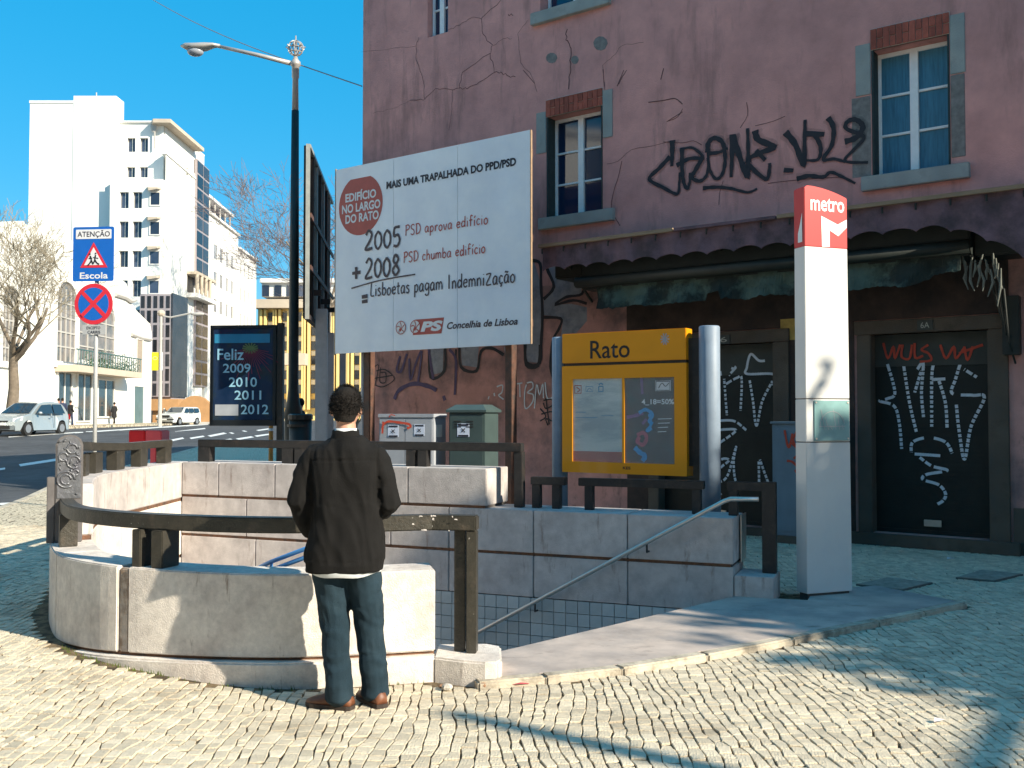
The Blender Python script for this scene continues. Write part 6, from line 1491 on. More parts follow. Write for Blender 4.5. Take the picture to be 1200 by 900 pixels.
def fine(pr, k=3):
    out = []
    for a, b in zip(pr, pr[1:]):
        for j in range(k): out.append((a[0] + (b[0] - a[0]) * j / k, a[1] + (b[1] - a[1]) * j / k))
    return out + [pr[-1]]
c0 = PG(36, 503, -.13)
cy = 45.0; cx = PD(34, 500, cy).x; cz = g(cx, cy) - .13
hd = R(-100)
hp = fine(hatch)
e = (math.cos(hd), math.sin(hd))
t, sec = car('parked_car', (cx - e[0] * 1.92, cy - e[1] * 1.92, cz), hd, M['silver'], hp, .93, 'silver hatchback with lit headlamps facing left on the far side of the road')
for wx_ in (.72, 3.12):
    for s in (-1, 1): wheel(t, wx_, s * .76, .30)
def zprof(x):
    for (a, b), (c, d) in zip(hatch[1:], hatch[2:]):
        if a <= x <= c: return b + (d - b) * (x - a) / (c - a)
    return .5
def cpanel(name, m, pts, par): mb = MB(); mb.add(pts, [tuple(range(len(pts)))]); return mb.build(name, m, par)
for s in (-1, 1):
    def sp(x, z, o=.012): return (x, s * (sec(x, z) + o), z)
    for x0, x1, x2, x3 in ((.45, 1.28, .62, 1.28), (1.36, 2.62, 1.36, 2.05)):
        cpanel('side_window', M['carglass'], [sp(x0, .97), sp(x1, .97), sp(min(x1, x3), 1.40 if x3 < 2.0 else 1.36), sp(x2, 1.40)], t)
    MB().box(1.305, 1.315, s * .845 - .008, s * .845 + .008, .32, .93).build('door_gap', M['blackpl'], t); MB().box(1.45, 1.6, s * .85 - .015, s * .85 + .015, .80, .83).build('door_handle', M['blackpl'], t)
    MB().ellipsoid((2.42, s * .93, 1.0), .09, .09, .07, 10, 8).build('wing_mirror', M['silver'], t, smooth=True)
    mb = MB(); mb.add([(3.42, s * .80, .84), (3.74, s * .55, .72), (3.78, s * .56, .60), (3.50, s * .82, .66)], [(0,1,2,3)]); mb.v = [(x + .02, y * 1.02, z + .015) for x, y, z in mb.v]; mb.build('headlight', M['lens'], t)
    mb = MB(); mb.add([(.03, s * .62, .95), (.03, s * .76, .95), (.02, s * .77, .70), (.02, s * .66, .70)], [(0,1,2,3)]); mb.v = [(x - .03, y, z) for x, y, z in mb.v]; mb.build('tail_light', M['amber'], t)
mb = MB(); mb.add([(2.12, -.56, 1.415 + .02), (2.12, .56, 1.435), (2.86, .70, .99), (2.86, -.70, .99)], [(0,1,2,3)]); mb.v = [(x + .015, y, z + .012) for x, y, z in mb.v]; mb.build('windscreen', M['carglass'], t)
mb = MB(); mb.add([(.40, -.54, 1.38), (.40, .54, 1.38), (.12, .62, 1.0), (.12, -.62, 1.0)], [(0,1,2,3)]); mb.v = [(x - .02, y, z + .01) for x, y, z in mb.v]; mb.build('rear_window', M['carglass'], t)
MB().box(3.76, 3.85, -.45, .45, .30, .44).build('lower_grille', M['blackpl'], t); MB().box(3.74, 3.815, -.32, .32, .60, .66).build('grille', M['blackpl'], t); MB().box(3.81, 3.86, -.24, .24, .455, .56).build('number_plate', M['plate'], t)
# old white estate with open door at the wooden arch
est = [(.0,.4),(.02,.8),(.08,1.25),(.2,1.38),(.6,1.42),(1.8,1.42),(2.1,1.38),(2.55,1.0),(2.7,.95),(3.3,.90),(3.7,.84),(3.8,.7),(3.84,.5),(3.82,.28)]
cy = 78.0; cx = PD(210, 490, cy).x; cz = g(cx, cy) - .13; hd2 = R(-105); e = (math.cos(hd2), math.sin(hd2))
t, sec = car('parked_car', (cx - e[0] * 1.92, cy - e[1] * 1.92, cz), hd2, M['whitecar'], fine(est, 2), .95, 'old white estate car with its left door open beside the wooden arch')
for wx_ in (.72, 3.05):
    for s in (-1, 1): wheel(t, wx_, s * .76, .29)
for s in (-1, 1):
    def sp(x, z, o=.012): return (x, s * (sec(x, z) + o), z)
    for x0, x1, x3 in ((.25, 1.0, 1.0), (1.1, 1.7, 1.7), (1.8, 2.5, 2.15)): cpanel('side_window', M['carglass'], [sp(x0, .98), sp(x1, .98), sp(x3, 1.33), sp(x0, 1.33)], t)
    MB().box(3.70, 3.86, s * .62 - .12, s * .62 + .12, .62, .78).build('headlight', M['lens'], t)
mb = MB(); mb.add([(2.12, -.56, 1.38), (2.12, .56, 1.38), (2.60, .68, 1.0), (2.60, -.68, 1.0)], [(0,1,2,3)]); mb.v = [(x + .02, y, z + .015) for x, y, z in mb.v]; mb.build('windscreen', M['carglass'], t)
MB().box(3.80, 3.87, -.40, .40, .60, .78).build('grille', M['blackpl'], t); MB().box(3.78, 3.90, -.78, .78, .42, .52).build('bumper', M['blackpl'], t); MB().box(3.90, 3.92, -.22, .22, .40, .50).build('number_plate', M['plate'], t)
mb = MB(); mb.prism_xz([(2.1, .35), (2.45, .35), (2.45, .98), (2.2, 1.33), (2.1, 1.33)], 0, .05); d_ = mb.build('open_door', M['whitecar'], t, fix=True); d_.location = (.0, -.84, 0); 
d_.matrix_local = Matrix.Translation((2.5, -.82, 0)) @ Matrix.Rotation(R(65), 4, 'Z') @ Matrix.Translation((-2.5, 0, 0)) @ Matrix.Scale(1.0, 4)
MB().box(2.14, 2.40, -.006, .056, 1.0, 1.25).build('door_window', M['carglass'], d_)

# ================================================================ trees
M['bark'] = mat('grey_brown_bark', (.17,.135,.10), .9, .25, 6, .5, 30); M['twig'] = mat('yellowish_twigs', (.22,.19,.14), .9, .2, 3); M['twigred'] = mat('reddish_twigs', (.15,.12,.12), .9, .2, 3)
def bare_tree(loc, H, R_, seed, label, tm, trunk_r=.22, fork=.28, nb=5, depth=5, lean=(0, 0), minr=.008):
    rr = random.Random(seed); t = empty('bare_tree', loc, 0, label, 'tree'); tk = MB(); cr = MB()
    def grow(p, d, l, r, lev):
        n = 4 if lev < 3 else 3; pts = [p.copy()]; rs = [r]; q = p.copy(); dd = d.copy()
        for i in range(n):
            dd = (dd + Vector((rr.uniform(-.22, .22), rr.uniform(-.22, .22), rr.uniform(-.05, .16)))).normalized(); q = q + dd * l / n; pts.append(q.copy()); rs.append(max(minr, r * (1 - .42 * (i + 1) / n)))
        (tk if lev <= 1 else cr).tube(pts, rs, 7 if lev < 2 else 3, caps=False)
        if lev >= depth: return
        k = nb if lev == 0 else (4 if lev < 3 else 3)
        for i in range(k):
            f = rr.uniform(.45, 1.0) if lev else rr.uniform(.8, 1.0); j = min(n - 1, int(f * n)); b = pts[j].lerp(pts[j + 1], f * n - j)
            w = rr.uniform(0, 6.283); sp_a = rr.uniform(.35, .95); a = dd.orthogonal().normalized(); c = dd.cross(a)
            nd = (dd * math.cos(sp_a) + (a * math.cos(w) + c * math.sin(w)) * math.sin(sp_a)).normalized(); nd.z = nd.z * .8 + .12
            grow(b, nd.normalized(), l * rr.uniform(.55, .8) * (R_ if lev == 0 else 1), rs[j + 1] * rr.uniform(.5, .72), lev + 1)
    grow(Vector((0, 0, -.1)), Vector((lean[0], lean[1], 1)).normalized(), H * fork, trunk_r, 0)
    tk.build('trunk', M['bark'], t, smooth=True); cr.build('crown', tm, t)
    return t
p = PD(12, 480, 50.5); bare_tree((p.x, p.y, g(p.x, p.y)), 14.5, 1.2, 11, 'large bare plane tree before the arched white building at far left', M['twig'], .34, .30, 6, 6, (.12, 0), .010)
p = PD(378, 480, 85); bare_tree((p.x, p.y, g(p.x, p.y)), 32, .85, 5, 'bare reddish tree rising behind the street lamp and dark billboard', M['twigred'], .35, .34, 7, 6, (-.08, 0), .016)
p = PD(417, 480, 30); bare_tree((p.x, p.y, g(p.x, p.y)), 3.4, .8, 8, 'small dark bare shrub tree visible under the left end of the white billboard', M['bark'], .06, .35, 5, 4, (0, 0), .012)

# ================================================================ far buildings
M['white'] = mat('white_rendered_wall', (.80,.79,.74), .85, .04, .4, 0, 1, col2=(.74,.72,.66), c2scale=.15, c2lo=.5, c2hi=.7); M['white2'] = mat('warm_white_wall', (.74,.72,.68), .85, .06, .5, col2=(.62,.60,.56), c2scale=.4, c2lo=.5, c2hi=.7)
M['cream'] = mat('yellow_cream_wall', (.80,.60,.24), .85, .06, .5); M['greyc'] = mat('grey_concrete', (.42,.40,.37), .85, .12, .5); M['soffit'] = mat('cornice_underside', (.50,.42,.33), .85, .08, 1)  # concrete is a plain mid grey for masts, posts and mouldings
M['farglass'] = mat('far_window_glass', (.035,.05,.085), .12, .2, .5, spec=.7, obrand=.35); M['brownglass'] = mat('bronze_curtain_glass', (.035,.035,.04), .25, .35, .8, spec=.4, obrand=.7); M['mullion'] = mat('pale_mullion', (.32,.28,.29), .5, .1)
M['shopglass'] = mat('shop_window_glass', (.045,.07,.085), .12, .3, .7, spec=.7); M['brownroof'] = mat('brown_arch_cladding', (.42,.23,.10), .7, .1, 2); M['darkgreen'] = mat('green_shop_fascia', (.06,.12,.12), .6, .15, 1)
def wpart(par, name, x0, x1, z0, z1, m, y=-.06, frame=True, t=.10, fm=None):
    if frame:
        f = MB(); e = .10
        f.box(x0 - e, x1 + e, y, y + t, z0 - e, z0); f.box(x0 - e, x1 + e, y, y + t, z1, z1 + e); f.box(x0 - e, x0, y, y + t, z0, z1); f.box(x1, x1 + e, y, y + t, z0, z1)
        w = f.build(name, fm or M['white2'], par); mb = MB(); mb.quad((x0, y + t * .45, z0), (x1, y + t * .45, z0), (x1, y + t * .45, z1), (x0, y + t * .45, z1)); mb.build('pane', m, w); return w
    return MB().box(x0, x1, y, y + t, z0, z1).build(name, m, par)
def holes_wall(par, x0, x1, z0, z1, holes, m, dep=.35, name='front_wall', gm=None):
    mb = MB(); wall_holes(mb, x0, x1, z0, z1, holes, dep); w = mb.build(name, m, par)
    for h in holes:
        q = MB(); q.quad((h[0], dep - .02, h[2]), (h[1], dep - .02, h[2]), (h[1], dep - .02, h[3]), (h[0], dep - .02, h[3])); ww = q.build('window', gm or M['farglass'], par)
        mm = (h[0] + h[1]) / 2; MB().box(mm - .03, mm + .03, dep - .06, dep - .03, h[2], h[3]).build('frame', M['white2'], ww)
    return w
# white tower
T0 = Frame((PD(31, 400, 90).x, 90), (1, 0)); tz = lambda py, d=90: PD(100, py, d).z
X = lambda px: T0.hit(px, 300)[0]
wt = empty('white_tower', T0.o, 0, 'tall white apartment tower with blank stepped front and dark windows at its right edge', 'building')
GZ = .6; x1, x2, x3, x4 = X(84), X(134), X(144), X(190.5)
mb = MB(); mb.box(0, x1, 0, 14, GZ, tz(121)); mb.box(x1, x2, -.05, 1.8, GZ, tz(112.5)); mb.build('tower_body', M['white'], wt)
MB().box(-.05, x1, -.06, 14.05, tz(121), tz(121) + .25).build('parapet', M['white2'], wt)
MB().tube([(x1 + .8, 3, tz(113)), (x1 + .8, 3, tz(96))], .06, 5).build('antenna', M['greyc'], wt); MB().tube([(2.2, 3, tz(121)), (2.2, 3, tz(116))], .05, 5).build('antenna', M['greyc'], wt)
Y1 = 1.0
def X1(px): return PD(px, 300, 91).x - T0.o.x
def Z1(py): return PD(160, py, 91).z
hol = [(X1(a), X1(b), Z1(d), Z1(c)) for a, b in ((147.5, 157), (162.5, 172)) for c, d in ((161.5, 178), (195.5, 208))]
w_ = empty('upper_wing', (0, Y1, 0)); w_.parent = wt
holes_wall(w_, x2 - .5, X1(190.5), Z1(212), Z1(144), hol, M['white'])
MB().box(x2 - .5, X1(190.5), .36, 12, GZ, Z1(144)).build('wing_body', M['white'], w_); MB().box(x3 - .6, X1(191), -.2, 12, Z1(144), Z1(142)).build('parapet', M['white2'], w_)
# lower bulging wing with oriel windows
def X2(px): return PD(px, 300, 89).x - T0.o.x
def Z2(py): return PD(160, py, 89).z
w2 = empty('lower_wing', (0, -1.0, 0)); w2.parent = wt
hol = []
for k_ in range(5):
    yy = 225 + k_ * 34.5
    for a, b in ((139.5, 150), (155, 165.5)): hol.append((X2(a), X2(b), Z2(yy + 19), Z2(yy)))
holes_wall(w2, X2(128), X2(190.5), GZ, Z2(210), hol, M['white'])
MB().box(X2(128), X2(190.5), .36, 2.2, GZ, Z2(210)).build('wing_body', M['white'], w2)
for k_ in range(4):
    yy = 222 + k_ * 34.5; z1_, z0_ = Z2(yy), Z2(yy + 22)
    o_ = MB().add([(X2(171), 0, z1_), (X2(176), -.7, z1_ - .25), (X2(187), -.7, z1_ - .1), (X2(188), 0, z1_), (X2(171), 0, z1_ + .2), (X2(176), -.7, z1_ + .05), (X2(187), -.7, z1_ + .05), (X2(188), 0, z1_ + .2)], [(0,3,2,1),(4,5,6,7),(0,1,5,4),(1,2,6,5),(2,3,7,6)]).build('window_hood', M['soffit'], w2)
    wpart(w2, 'window', X2(176), X2(186.5), z0_ + .3, z1_ - .3, M['farglass'], -.08)
MB().tube([(X1(181) , -.3, Z1(175)), (X1(181), -.3, Z1(146))], .07, 5).build('sign_mast', M['greyc'], w_); MB().ellipsoid((X1(180), -.35, Z1(149)), .3, .08, .6, 8, 6).build('roof_emblem', M['greyc'], w_)
# street side of the tower
SFc = Frame((-32.0, 90), (-.0435, 1))
def sf(px, py): return SFc.hit(px, py)
wsd = empty('street_wing', SFc.o - T0.o, SFc.ang); wsd.parent = wt
s_end = sf(243, 300)[0]; s_g0 = sf(227.5, 300)[0]; zt_ = sf(191, 178)[1]
hol = []
for py in (196, 201):
    pass
hol = [(sf(219, 200)[0] - .2, sf(221, 200)[0], sf(220, 214)[1], sf(220, 197)[1]), (sf(223.5, 200)[0], sf(225, 200)[0], sf(224, 216)[1], sf(224, 200)[1])]
holes_wall(wsd, .0, s_g0, GZ, zt_, hol, M['white'])
MB().box(2.2, s_end, .36, 8, GZ, zt_).build('wing_body', M['white'], wsd); MB().box(s_end - .7, s_end + .05, -.01, .36, GZ, zt_).build('end_pier', M['white'], wsd)
MB().box(-.1, s_end + .1, -.1, .36, zt_, zt_ + .2).build('parapet', M['white2'], wsd)
# penthouse with raking cornice
zc = Z1(143); 
mb = MB(); mb.add([(0, -.4, zc), (s_g0, -.9, zc - .1), (s_g0, 6, zc - .1), (0, 1.2, zc), (0, -.4, zc - .35), (s_g0, -.9, zc - .45), (s_g0, 6, zc - .45), (0, 1.2, zc - .35)], [(0,1,2,3),(7,6,5,4),(0,4,5,1),(1,5,6,2),(2,6,7,3),(3,7,4,0)]); mb.build('raking_cornice', M['soffit'], wsd)
MB().box(2.2, s_g0 - .5, .5, 6, zt_, zc - .4).build('penthouse', M['white'], wsd)
# glazed stair strip: grid of panes
def gstrip(par, xa, xb, za, zb, nx, nz, gm, yy=-.25, th=.3):
    MB().box(xa, xb, yy + .03, yy + th, za, zb).build('glazing_back', M['mullion'], par); W_ = (xb - xa) / nx; H_ = (zb - za) / nz
    for i in range(nx):
        for j in range(nz): mb = MB(); mb.quad((xa + i * W_ + .11, yy, za + j * H_ + .11), (xa + (i + 1) * W_ - .11, yy, za + j * H_ + .11), (xa + (i + 1) * W_ - .11, yy, za + (j + 1) * H_ - .11), (xa + i * W_ + .11, yy, za + (j + 1) * H_ - .11)); mb.build('pane', gm, par)
gs0, gs1 = sf(227.5, 300)[0], sf(242, 300)[0]
gstrip(wsd, gs0, gs1, sf(235, 338)[1], sf(235, 192)[1], 2, 9, M['brownglass']); gstrip(wsd, gs0, gs1, sf(235, 453)[1], sf(235, 352)[1], 2, 7, M['brownglass'])
MB().box(gs0 - 2.6, gs1 - .2, -1.1, .0, sf(235, 352)[1] - .25, sf(235, 350)[1]).build('balcony_slab', M['white2'], wsd); MB().box(gs0 - 2.6, gs1 - .2, -1.1, -.02, sf(235, 329)[1], sf(235, 326)[1]).build('balcony_roof', M['soffit'], wsd)
for k_ in range(4): MB().tube([(gs0 - 2.4 + k_ * 1.6, -1.0, sf(235, 350)[1]), (gs0 - 2.4 + k_ * 1.6, -1.0, sf(235, 329)[1])], .18, 8).build('balcony_pillar', M['soffit'], wsd)
mb = MB(); mb.quad((gs0 - 2.4, -.05, sf(235, 349)[1]), (gs0 - .2, -.05, sf(235, 349)[1]), (gs0 - .2, -.05, sf(235, 330)[1]), (gs0 - 2.4, -.05, sf(235, 330)[1])); mb.build('recess_glass', M['brownglass'], wsd)
# bronze bay at the foot of the tower
BY = Frame((PD(163, 400, 86).x, 86), (1, 0)); bxx = lambda px: BY.hit(px, 400)[0]
by = empty('glazed_bay', BY.o - T0.o, 0); by.parent = wt
b_w = bxx(200); bz0, bz1 = BY.hit(180, 465)[1], BY.hit(180, 344)[1]
MB().box(0, b_w, .3, 4, GZ, bz1).build('bay_body', M['mullion'], by); gstrip(by, .02, b_w, bz0, bz1 - .1, 5, 7, M['brownglass'], 0, .3)
mb = MB(); mb.box(b_w + .01, b_w + .15, .0, 4, bz0, bz1 + .05); mb.build('bay_return', M['brownglass'], by)
MB().box(1.2, b_w + 1.0, -.8, 1, bz0 - 1.2, bz0 - .2).build('entrance_canopy', M['brownroof'], by); MB().box(1.4, 2.2, -.4, .29, GZ, bz0 - 1.2).build('entrance_column', M['brownroof'], by); MB().box(b_w + .2, b_w + .8, -.4, .29, GZ, bz0 - 1.2).build('entrance_column', M['brownroof'], by)
# wooden arch stall beside the estate car
pa = PD(228, 480, 82); gz = g(pa.x, 82); ar = empty('wooden_arch', (pa.x, 82, gz), 0, 'tan half round wooden arch standing behind the old white estate car', 'arch')
ra = 1.75; mb = MB(); P = [(ra * math.cos(k * math.pi / 14), 1.3 * ra * math.sin(k * math.pi / 14)) for k in range(15)]; mb.prism_xz(P[::1], 0, .5); mb.build('arched_board', M['brownroof'], ar, fix=True)
MB().box(-ra - .02, ra + .02, -.05, .55, -.1, .08).build('base', M['greyc'], ar)
# next houses up the street
def street_house(pxa, pxb, ptop, name, label, m, winx, winy, extra=None, off=.0):
    xa = sf(pxa, 300)[0]; xb = sf(pxb, 300)[0]; z = sf(pxa + .5, ptop)[1]; o = SFc.world(xa, off); L_ = xb - xa
    t = empty(name, o, SFc.ang, label, 'building'); fr = Frame((o.x, o.y), (-.0435, 1))
    hol = []
    for a, b in winx:
        for c, d in winy:
            hol.append((fr.hit(a, 300)[0], fr.hit(b, 300)[0], fr.hit((a + b) / 2, d)[1], fr.hit((a + b) / 2, c)[1]))
    # equalise heights to those of the first column
    H = [(h[2], h[3]) for h in hol[:len(winy)]]
    hol = [(h[0], h[1], *H[i % len(winy)]) for i, h in enumerate(hol)]
    holes_wall(t, 0.02, L_, GZ, z, hol, m, .08); MB().box(0.02, L_, .10, 9, GZ, z).build('house_body', m, t); MB().box(-.0, L_ + .1, -.25, 9, z, z + .25).build('cornice', M['white2'], t)
    return t, fr, L_, z
t, fr, L_, z = street_house(243.5, 279, 250, 'white_office_house', 'white house with four columns of narrow windows and rooftop pergola beyond the tower', M['white2'], [(251, 254.5), (258, 261), (265, 267.5), (271, 273.5)], [(287, 304), (319, 335), (351, 366)])
for k_ in range(6): MB().tube([(L_ * (.08 + .17 * k_), .8, z + .2), (L_ * (.08 + .17 * k_), .8, z + 2.4)], .12, 6).build('pergola_post', M['greyc'], t)
MB().box(0, L_, .5, 4, z + 2.3, z + 2.6).build('pergola_roof', M['white2'], t); MB().box(.5, L_ - .5, 1.5, 5, z + .25, z + 2.28).build('penthouse', M['farglass'], t)
street_house(279.2, 300.5, 292, 'cream_corner_house', 'narrow cream house with ornate cornice at the far end of the street side', M['white2'], [(281.5, 283.2), (286, 287.7), (290.5, 292), (295, 296.5)], [(306, 322), (338, 352), (368, 382)])
# yellow building closing the view
YB = Frame((PD(296, 400, 135).x, 135), (1, 0)); yx = lambda px: YB.hit(px, 400)[0]; yz = lambda py: YB.hit(350, py)[1]
yb = empty('yellow_building', YB.o, 0, 'yellow building with tall vertical fins and a white recessed top storey closing the street', 'building')
cols = []; x = 0
MB().box(yx(301), yx(440), .5, 16, GZ, yz(362)).build('yellow_body', M['cream'], yb)
MB().box(yx(303), yx(440), 1.5, 15, yz(346), yz(330)).build('top_storey', M['white2'], yb); MB().box(yx(300), yx(440), -1.5, 16, yz(362), yz(352)).build('balcony_band', M['soffit'], yb); MB().box(yx(302), yx(440), .9, 15.5, yz(330), yz(325)).build('roof_slab', M['white2'], yb)
for k_ in range(9): wpart(yb, 'window', yx(304 + k_ * 14.5), yx(312 + k_ * 14.5), yz(346), yz(333), M['farglass'], 1.38, False, .1)
for k_ in range(8):
    xa = 313 + k_ * 17
    for c, d in ((366, 376), (383, 393), (400, 410), (417, 427), (434, 444), (451, 461), (468, 478)): wpart(yb, 'window', yx(xa), yx(xa + 5.5), yz(d), yz(c), M['farglass'], .40, False, .09)
    for c, d in ((377, 382.5), (394, 399.5), (411, 416.5), (428, 433.5), (445, 450.5)): MB().box(yx(xa), yx(xa + 5.5), .38, .49, yz(d), yz(c)).build('white_spandrel', M['white'], yb)
    for q in (-8.0, -3.2, 7.0): MB().box(yx(xa + q), yx(xa + q + 2.6), -.4, .49, yz(480), yz(363)).build('fin', M['cream'], yb)
# house behind the street lamp and bridge-like passage
MB().box(yx(330), yx(372), -8, -6, yz(431), yz(418)).build('passage_band', M['soffit'], yb)

# arched baroque building at the left
CF = Frame((-29.7, 54), (-.04, 1)); cf = lambda px, py: CF.hit(px, py)
cb = empty('arched_building', CF.o, CF.ang, 'low white building with tall arched windows and scrolled gable outline behind the bare tree', 'building')
sil = [(-40,262),(28,259),(30,263),(58,266),(62,275),(72,279),(90,284),(104,292),(118,306),(128,320),(140,326),(148,332),(152,345),(155,356),(160,364),(168,372),(176,380),(178,392)]
top = [cf(*p) for p in sil]; top = [(top[0][0], top[0][1])] + top[1:]
xE = cf(178, 400)[0]
arches = []
def arch_hole(px0, px1, ptop, pbot):
    a = cf(px0, 400)[0]; b = cf(px1, 400)[0]; zb_ = cf((px0 + px1) / 2, pbot)[1]; zt = cf((px0 + px1) / 2, ptop)[1]; r = (b - a) / 2; P = [(a, zb_), (b, zb_)]
    for k in range(13): w = math.pi * k / 12; P.append(((a + b) / 2 + r * math.cos(w), zt - r * .8 + r * .8 * math.sin(w)))
    return P
wallp = [(x, z) for x, z in top]
P = [(wallp[0][0], GZ)] + [(xE, GZ)] + wallp[::-1]
mb = MB(); mb.prism_xz(P, 0, .6); mb.build('facade', M['white'], cb, fix=True)
MB().box(cf(-40,300)[0], cf(60, 300)[0], .62, 9, GZ, cf(0, 275)[1]).build('house_body', M['white2'], cb); MB().box(cf(60,300)[0], cf(140, 300)[0], .62, 8, GZ, cf(120, 335)[1]).build('house_body', M['white2'], cb)
def inset(P, k):
    cx = sum(p[0] for p in P) / len(P); cz = sum(p[1] for p in P) / len(P); return [(cx + (x - cx) * k, cz + (z - cz) * k) for x, z in P]
for q in ((64, 87, 330, 424), (90, 133, 338, 424), (0, 18, 335, 424)):
    P = arch_hole(*q); fr_ = MB(); O = inset(P, 1.10); n = len(P)
    fr_.add([(x, -.18, z) for x, z in O] + [(x, -.18, z) for x, z in P] + [(x, .0, z) for x, z in O] + [(x, -.03, z) for x, z in P], [(i, (i + 1) % n, n + (i + 1) % n, n + i) for i in range(n)] + [(i, 2 * n + i, 2 * n + (i + 1) % n, (i + 1) % n) for i in range(n)] + [(n + i, n + (i + 1) % n, 3 * n + (i + 1) % n, 3 * n + i) for i in range(n)])
    w = fr_.build('arched_window', M['white2'], cb); mb = MB(); mb.add([(x, -.03, z) for x, z in P], [tuple(range(n))]); mb.build('pane', mat('grey_arch_glass', (.20,.18,.17), .3, .35, .9, col2=(.08,.10,.11), c2scale=.6), w)
    xs_ = [p[0] for p in P]; z0_ = P[0][1]; z1_ = max(p[1] for p in P)
    for k in range(1, 4): xx = xs_[0] + (xs_[1] - xs_[0]) * k / 4; MB().box(xx - .05, xx + .05, -.10, -.032, z0_, z1_ - .5).build('mullion', M['greyc'], w)
    for k in range(1, 5): zz_ = z0_ + (z1_ - z0_) * k / 5.5; MB().box(xs_[0], xs_[1], -.09, -.033, zz_ - .05, zz_ + .05).build('mullion', M['greyc'], w)
for a, b, c, d in ((66.5, 82, 437, 492), (89.5, 105.5, 437, 493), (113.5, 132, 446, 488)):
    w = wpart(cb, 'shop_window', cf(a, 450)[0], cf(b, 450)[0], cf((a + b) / 2, d)[1], cf((a + b) / 2, c)[1], M['shopglass'], -.15, True, .18)
    xm = (cf(a, 450)[0] + cf(b, 450)[0]) / 2; MB().box(xm - .05, xm + .05, -.12, .0, cf((a + b) / 2, d)[1], cf((a + b) / 2, c)[1]).build('mullion', M['white2'], w)
wpart(cb, 'door', cf(156, 470)[0], cf(167, 470)[0], GZ, cf(161, 453)[1], mat('green_grey_door', (.10,.16,.17), .5, .15, 1), -.12, True, .14)
wpart(cb, 'slit_window', cf(159, 420)[0], cf(166, 420)[0], cf(162, 437)[1], cf(162, 398)[1], mat('tan_blind', (.34,.28,.22), .7, .1), -.12, True, .14)
xa, xb = cf(64, 430)[0], cf(144, 430)[0]; zc = cf(104, 432)[1]
MB().box(xa, xb, -1.5, 0, zc - .45, zc).build('balcony_slab', M['soffit'], cb)
for k in range(26): MB().tube([(xa + (xb - xa) * (k + .5) / 26, -1.42, zc), (xa + (xb - xa) * (k + .5) / 26, -1.42, zc + 1.0)], .035, 4).build('baluster', M['darkgreen'], cb)
MB().box(xa, xb, -1.47, -1.37, zc + 1.0, zc + 1.08).build('top_rail', M['darkgreen'], cb)
for k in range(22):
    x = xa + (xb - xa) * (k + .5) / 22; mb = MB()
mb = MB(); rr2 = random.Random(2)
for k in range(900):
    x = rr2.uniform(xa + 3, xb); z = zc + rr2.uniform(.1, 1.4) * rr2.random(); y = rr2.uniform(-1.3, -.6); s = .10; d = Vector((rr2.uniform(-1,1), rr2.uniform(-1,1), rr2.uniform(-1,1))).normalized(); e_ = d.orthogonal().normalized()
    mb.add([Vector((x,y,z)) - e_ * s, Vector((x,y,z)) + d * s, Vector((x,y,z)) + e_ * s], [(0,1,2)])
o = mb.build('balcony_plants', mat('balcony_leaf', (.06,.10,.04), .8, .3, 2)); o.location = CF.o; o.rotation_euler = (0,0,CF.ang); tag(o, 'row of green plants on the balcony above the shop windows', 'plants', kind='stuff')
for q, w_ in (([(134,345),(146,349),(152,353),(157,351)], .35), ([(153,392),(165,396),(176,398)], .3)):
    mb = MB(); P = [cf(*p) for p in q]; mb.tube([(x, -.08, z) for x, z in catmull([(a, b, 0) for a, b in P], 4) and [(v.x, v.y) for v in catmull([(a, b, 0) for a, b in P], 4)]], w_ * .5, 6); mb.build('scroll_moulding', M['greyc'], cb)
# church-like ornamental ring at the tower's foot, bus stop post
pq_ = PD(188, 440, 62); gz = g(pq_.x, 62)
bs = empty('bus_stop_post', (pq_.x, 62, gz), 0, 'slim grey street light mast with double arm carrying a yellow bus stop flag', 'mast')
zq = lambda py: PD(188, py, 62).z - gz
MB().tube([(0,0,-.05),(0,0,zq(366))], [.13,.09], 8).build('mast', M['greyc'], bs); MB().tube([(0,0,zq(370)),(.6,0,zq(372)),(1.9,0,zq(367)),(2.2,0,zq(368))], .06, 6).build('arm', M['greyc'], bs); MB().ellipsoid((2.3,0,zq(368)), .45,.15,.12, 8, 6).build('lamp_head', M['greyc'], bs)
MB().ellipsoid((0,0,zq(367)), .25,.25,.22, 8, 6).build('mast_cap', M['soffit'], bs)
fl = MB().box(-.56, -.10, -.04, .04, zq(434), zq(413)).build('yellow_flag', mat('bus_flag_yellow', (.80,.68,.02), .5, .03), bs); MB().box(-.08, .12, -.03, .03, zq(434), zq(413)).build('white_flag', M['signwhite'], bs)
mb = MB(); c_ = (-.33, (zq(434) + zq(413)) / 2 + .2); ribbon(mb, [(c_[0] + .14 * math.cos(k * .7), c_[1] + .10 * math.sin(k * .7)) for k in range(10)], .03, -.043, 2); mb.build('flag_mark', M['greyc'], fl)

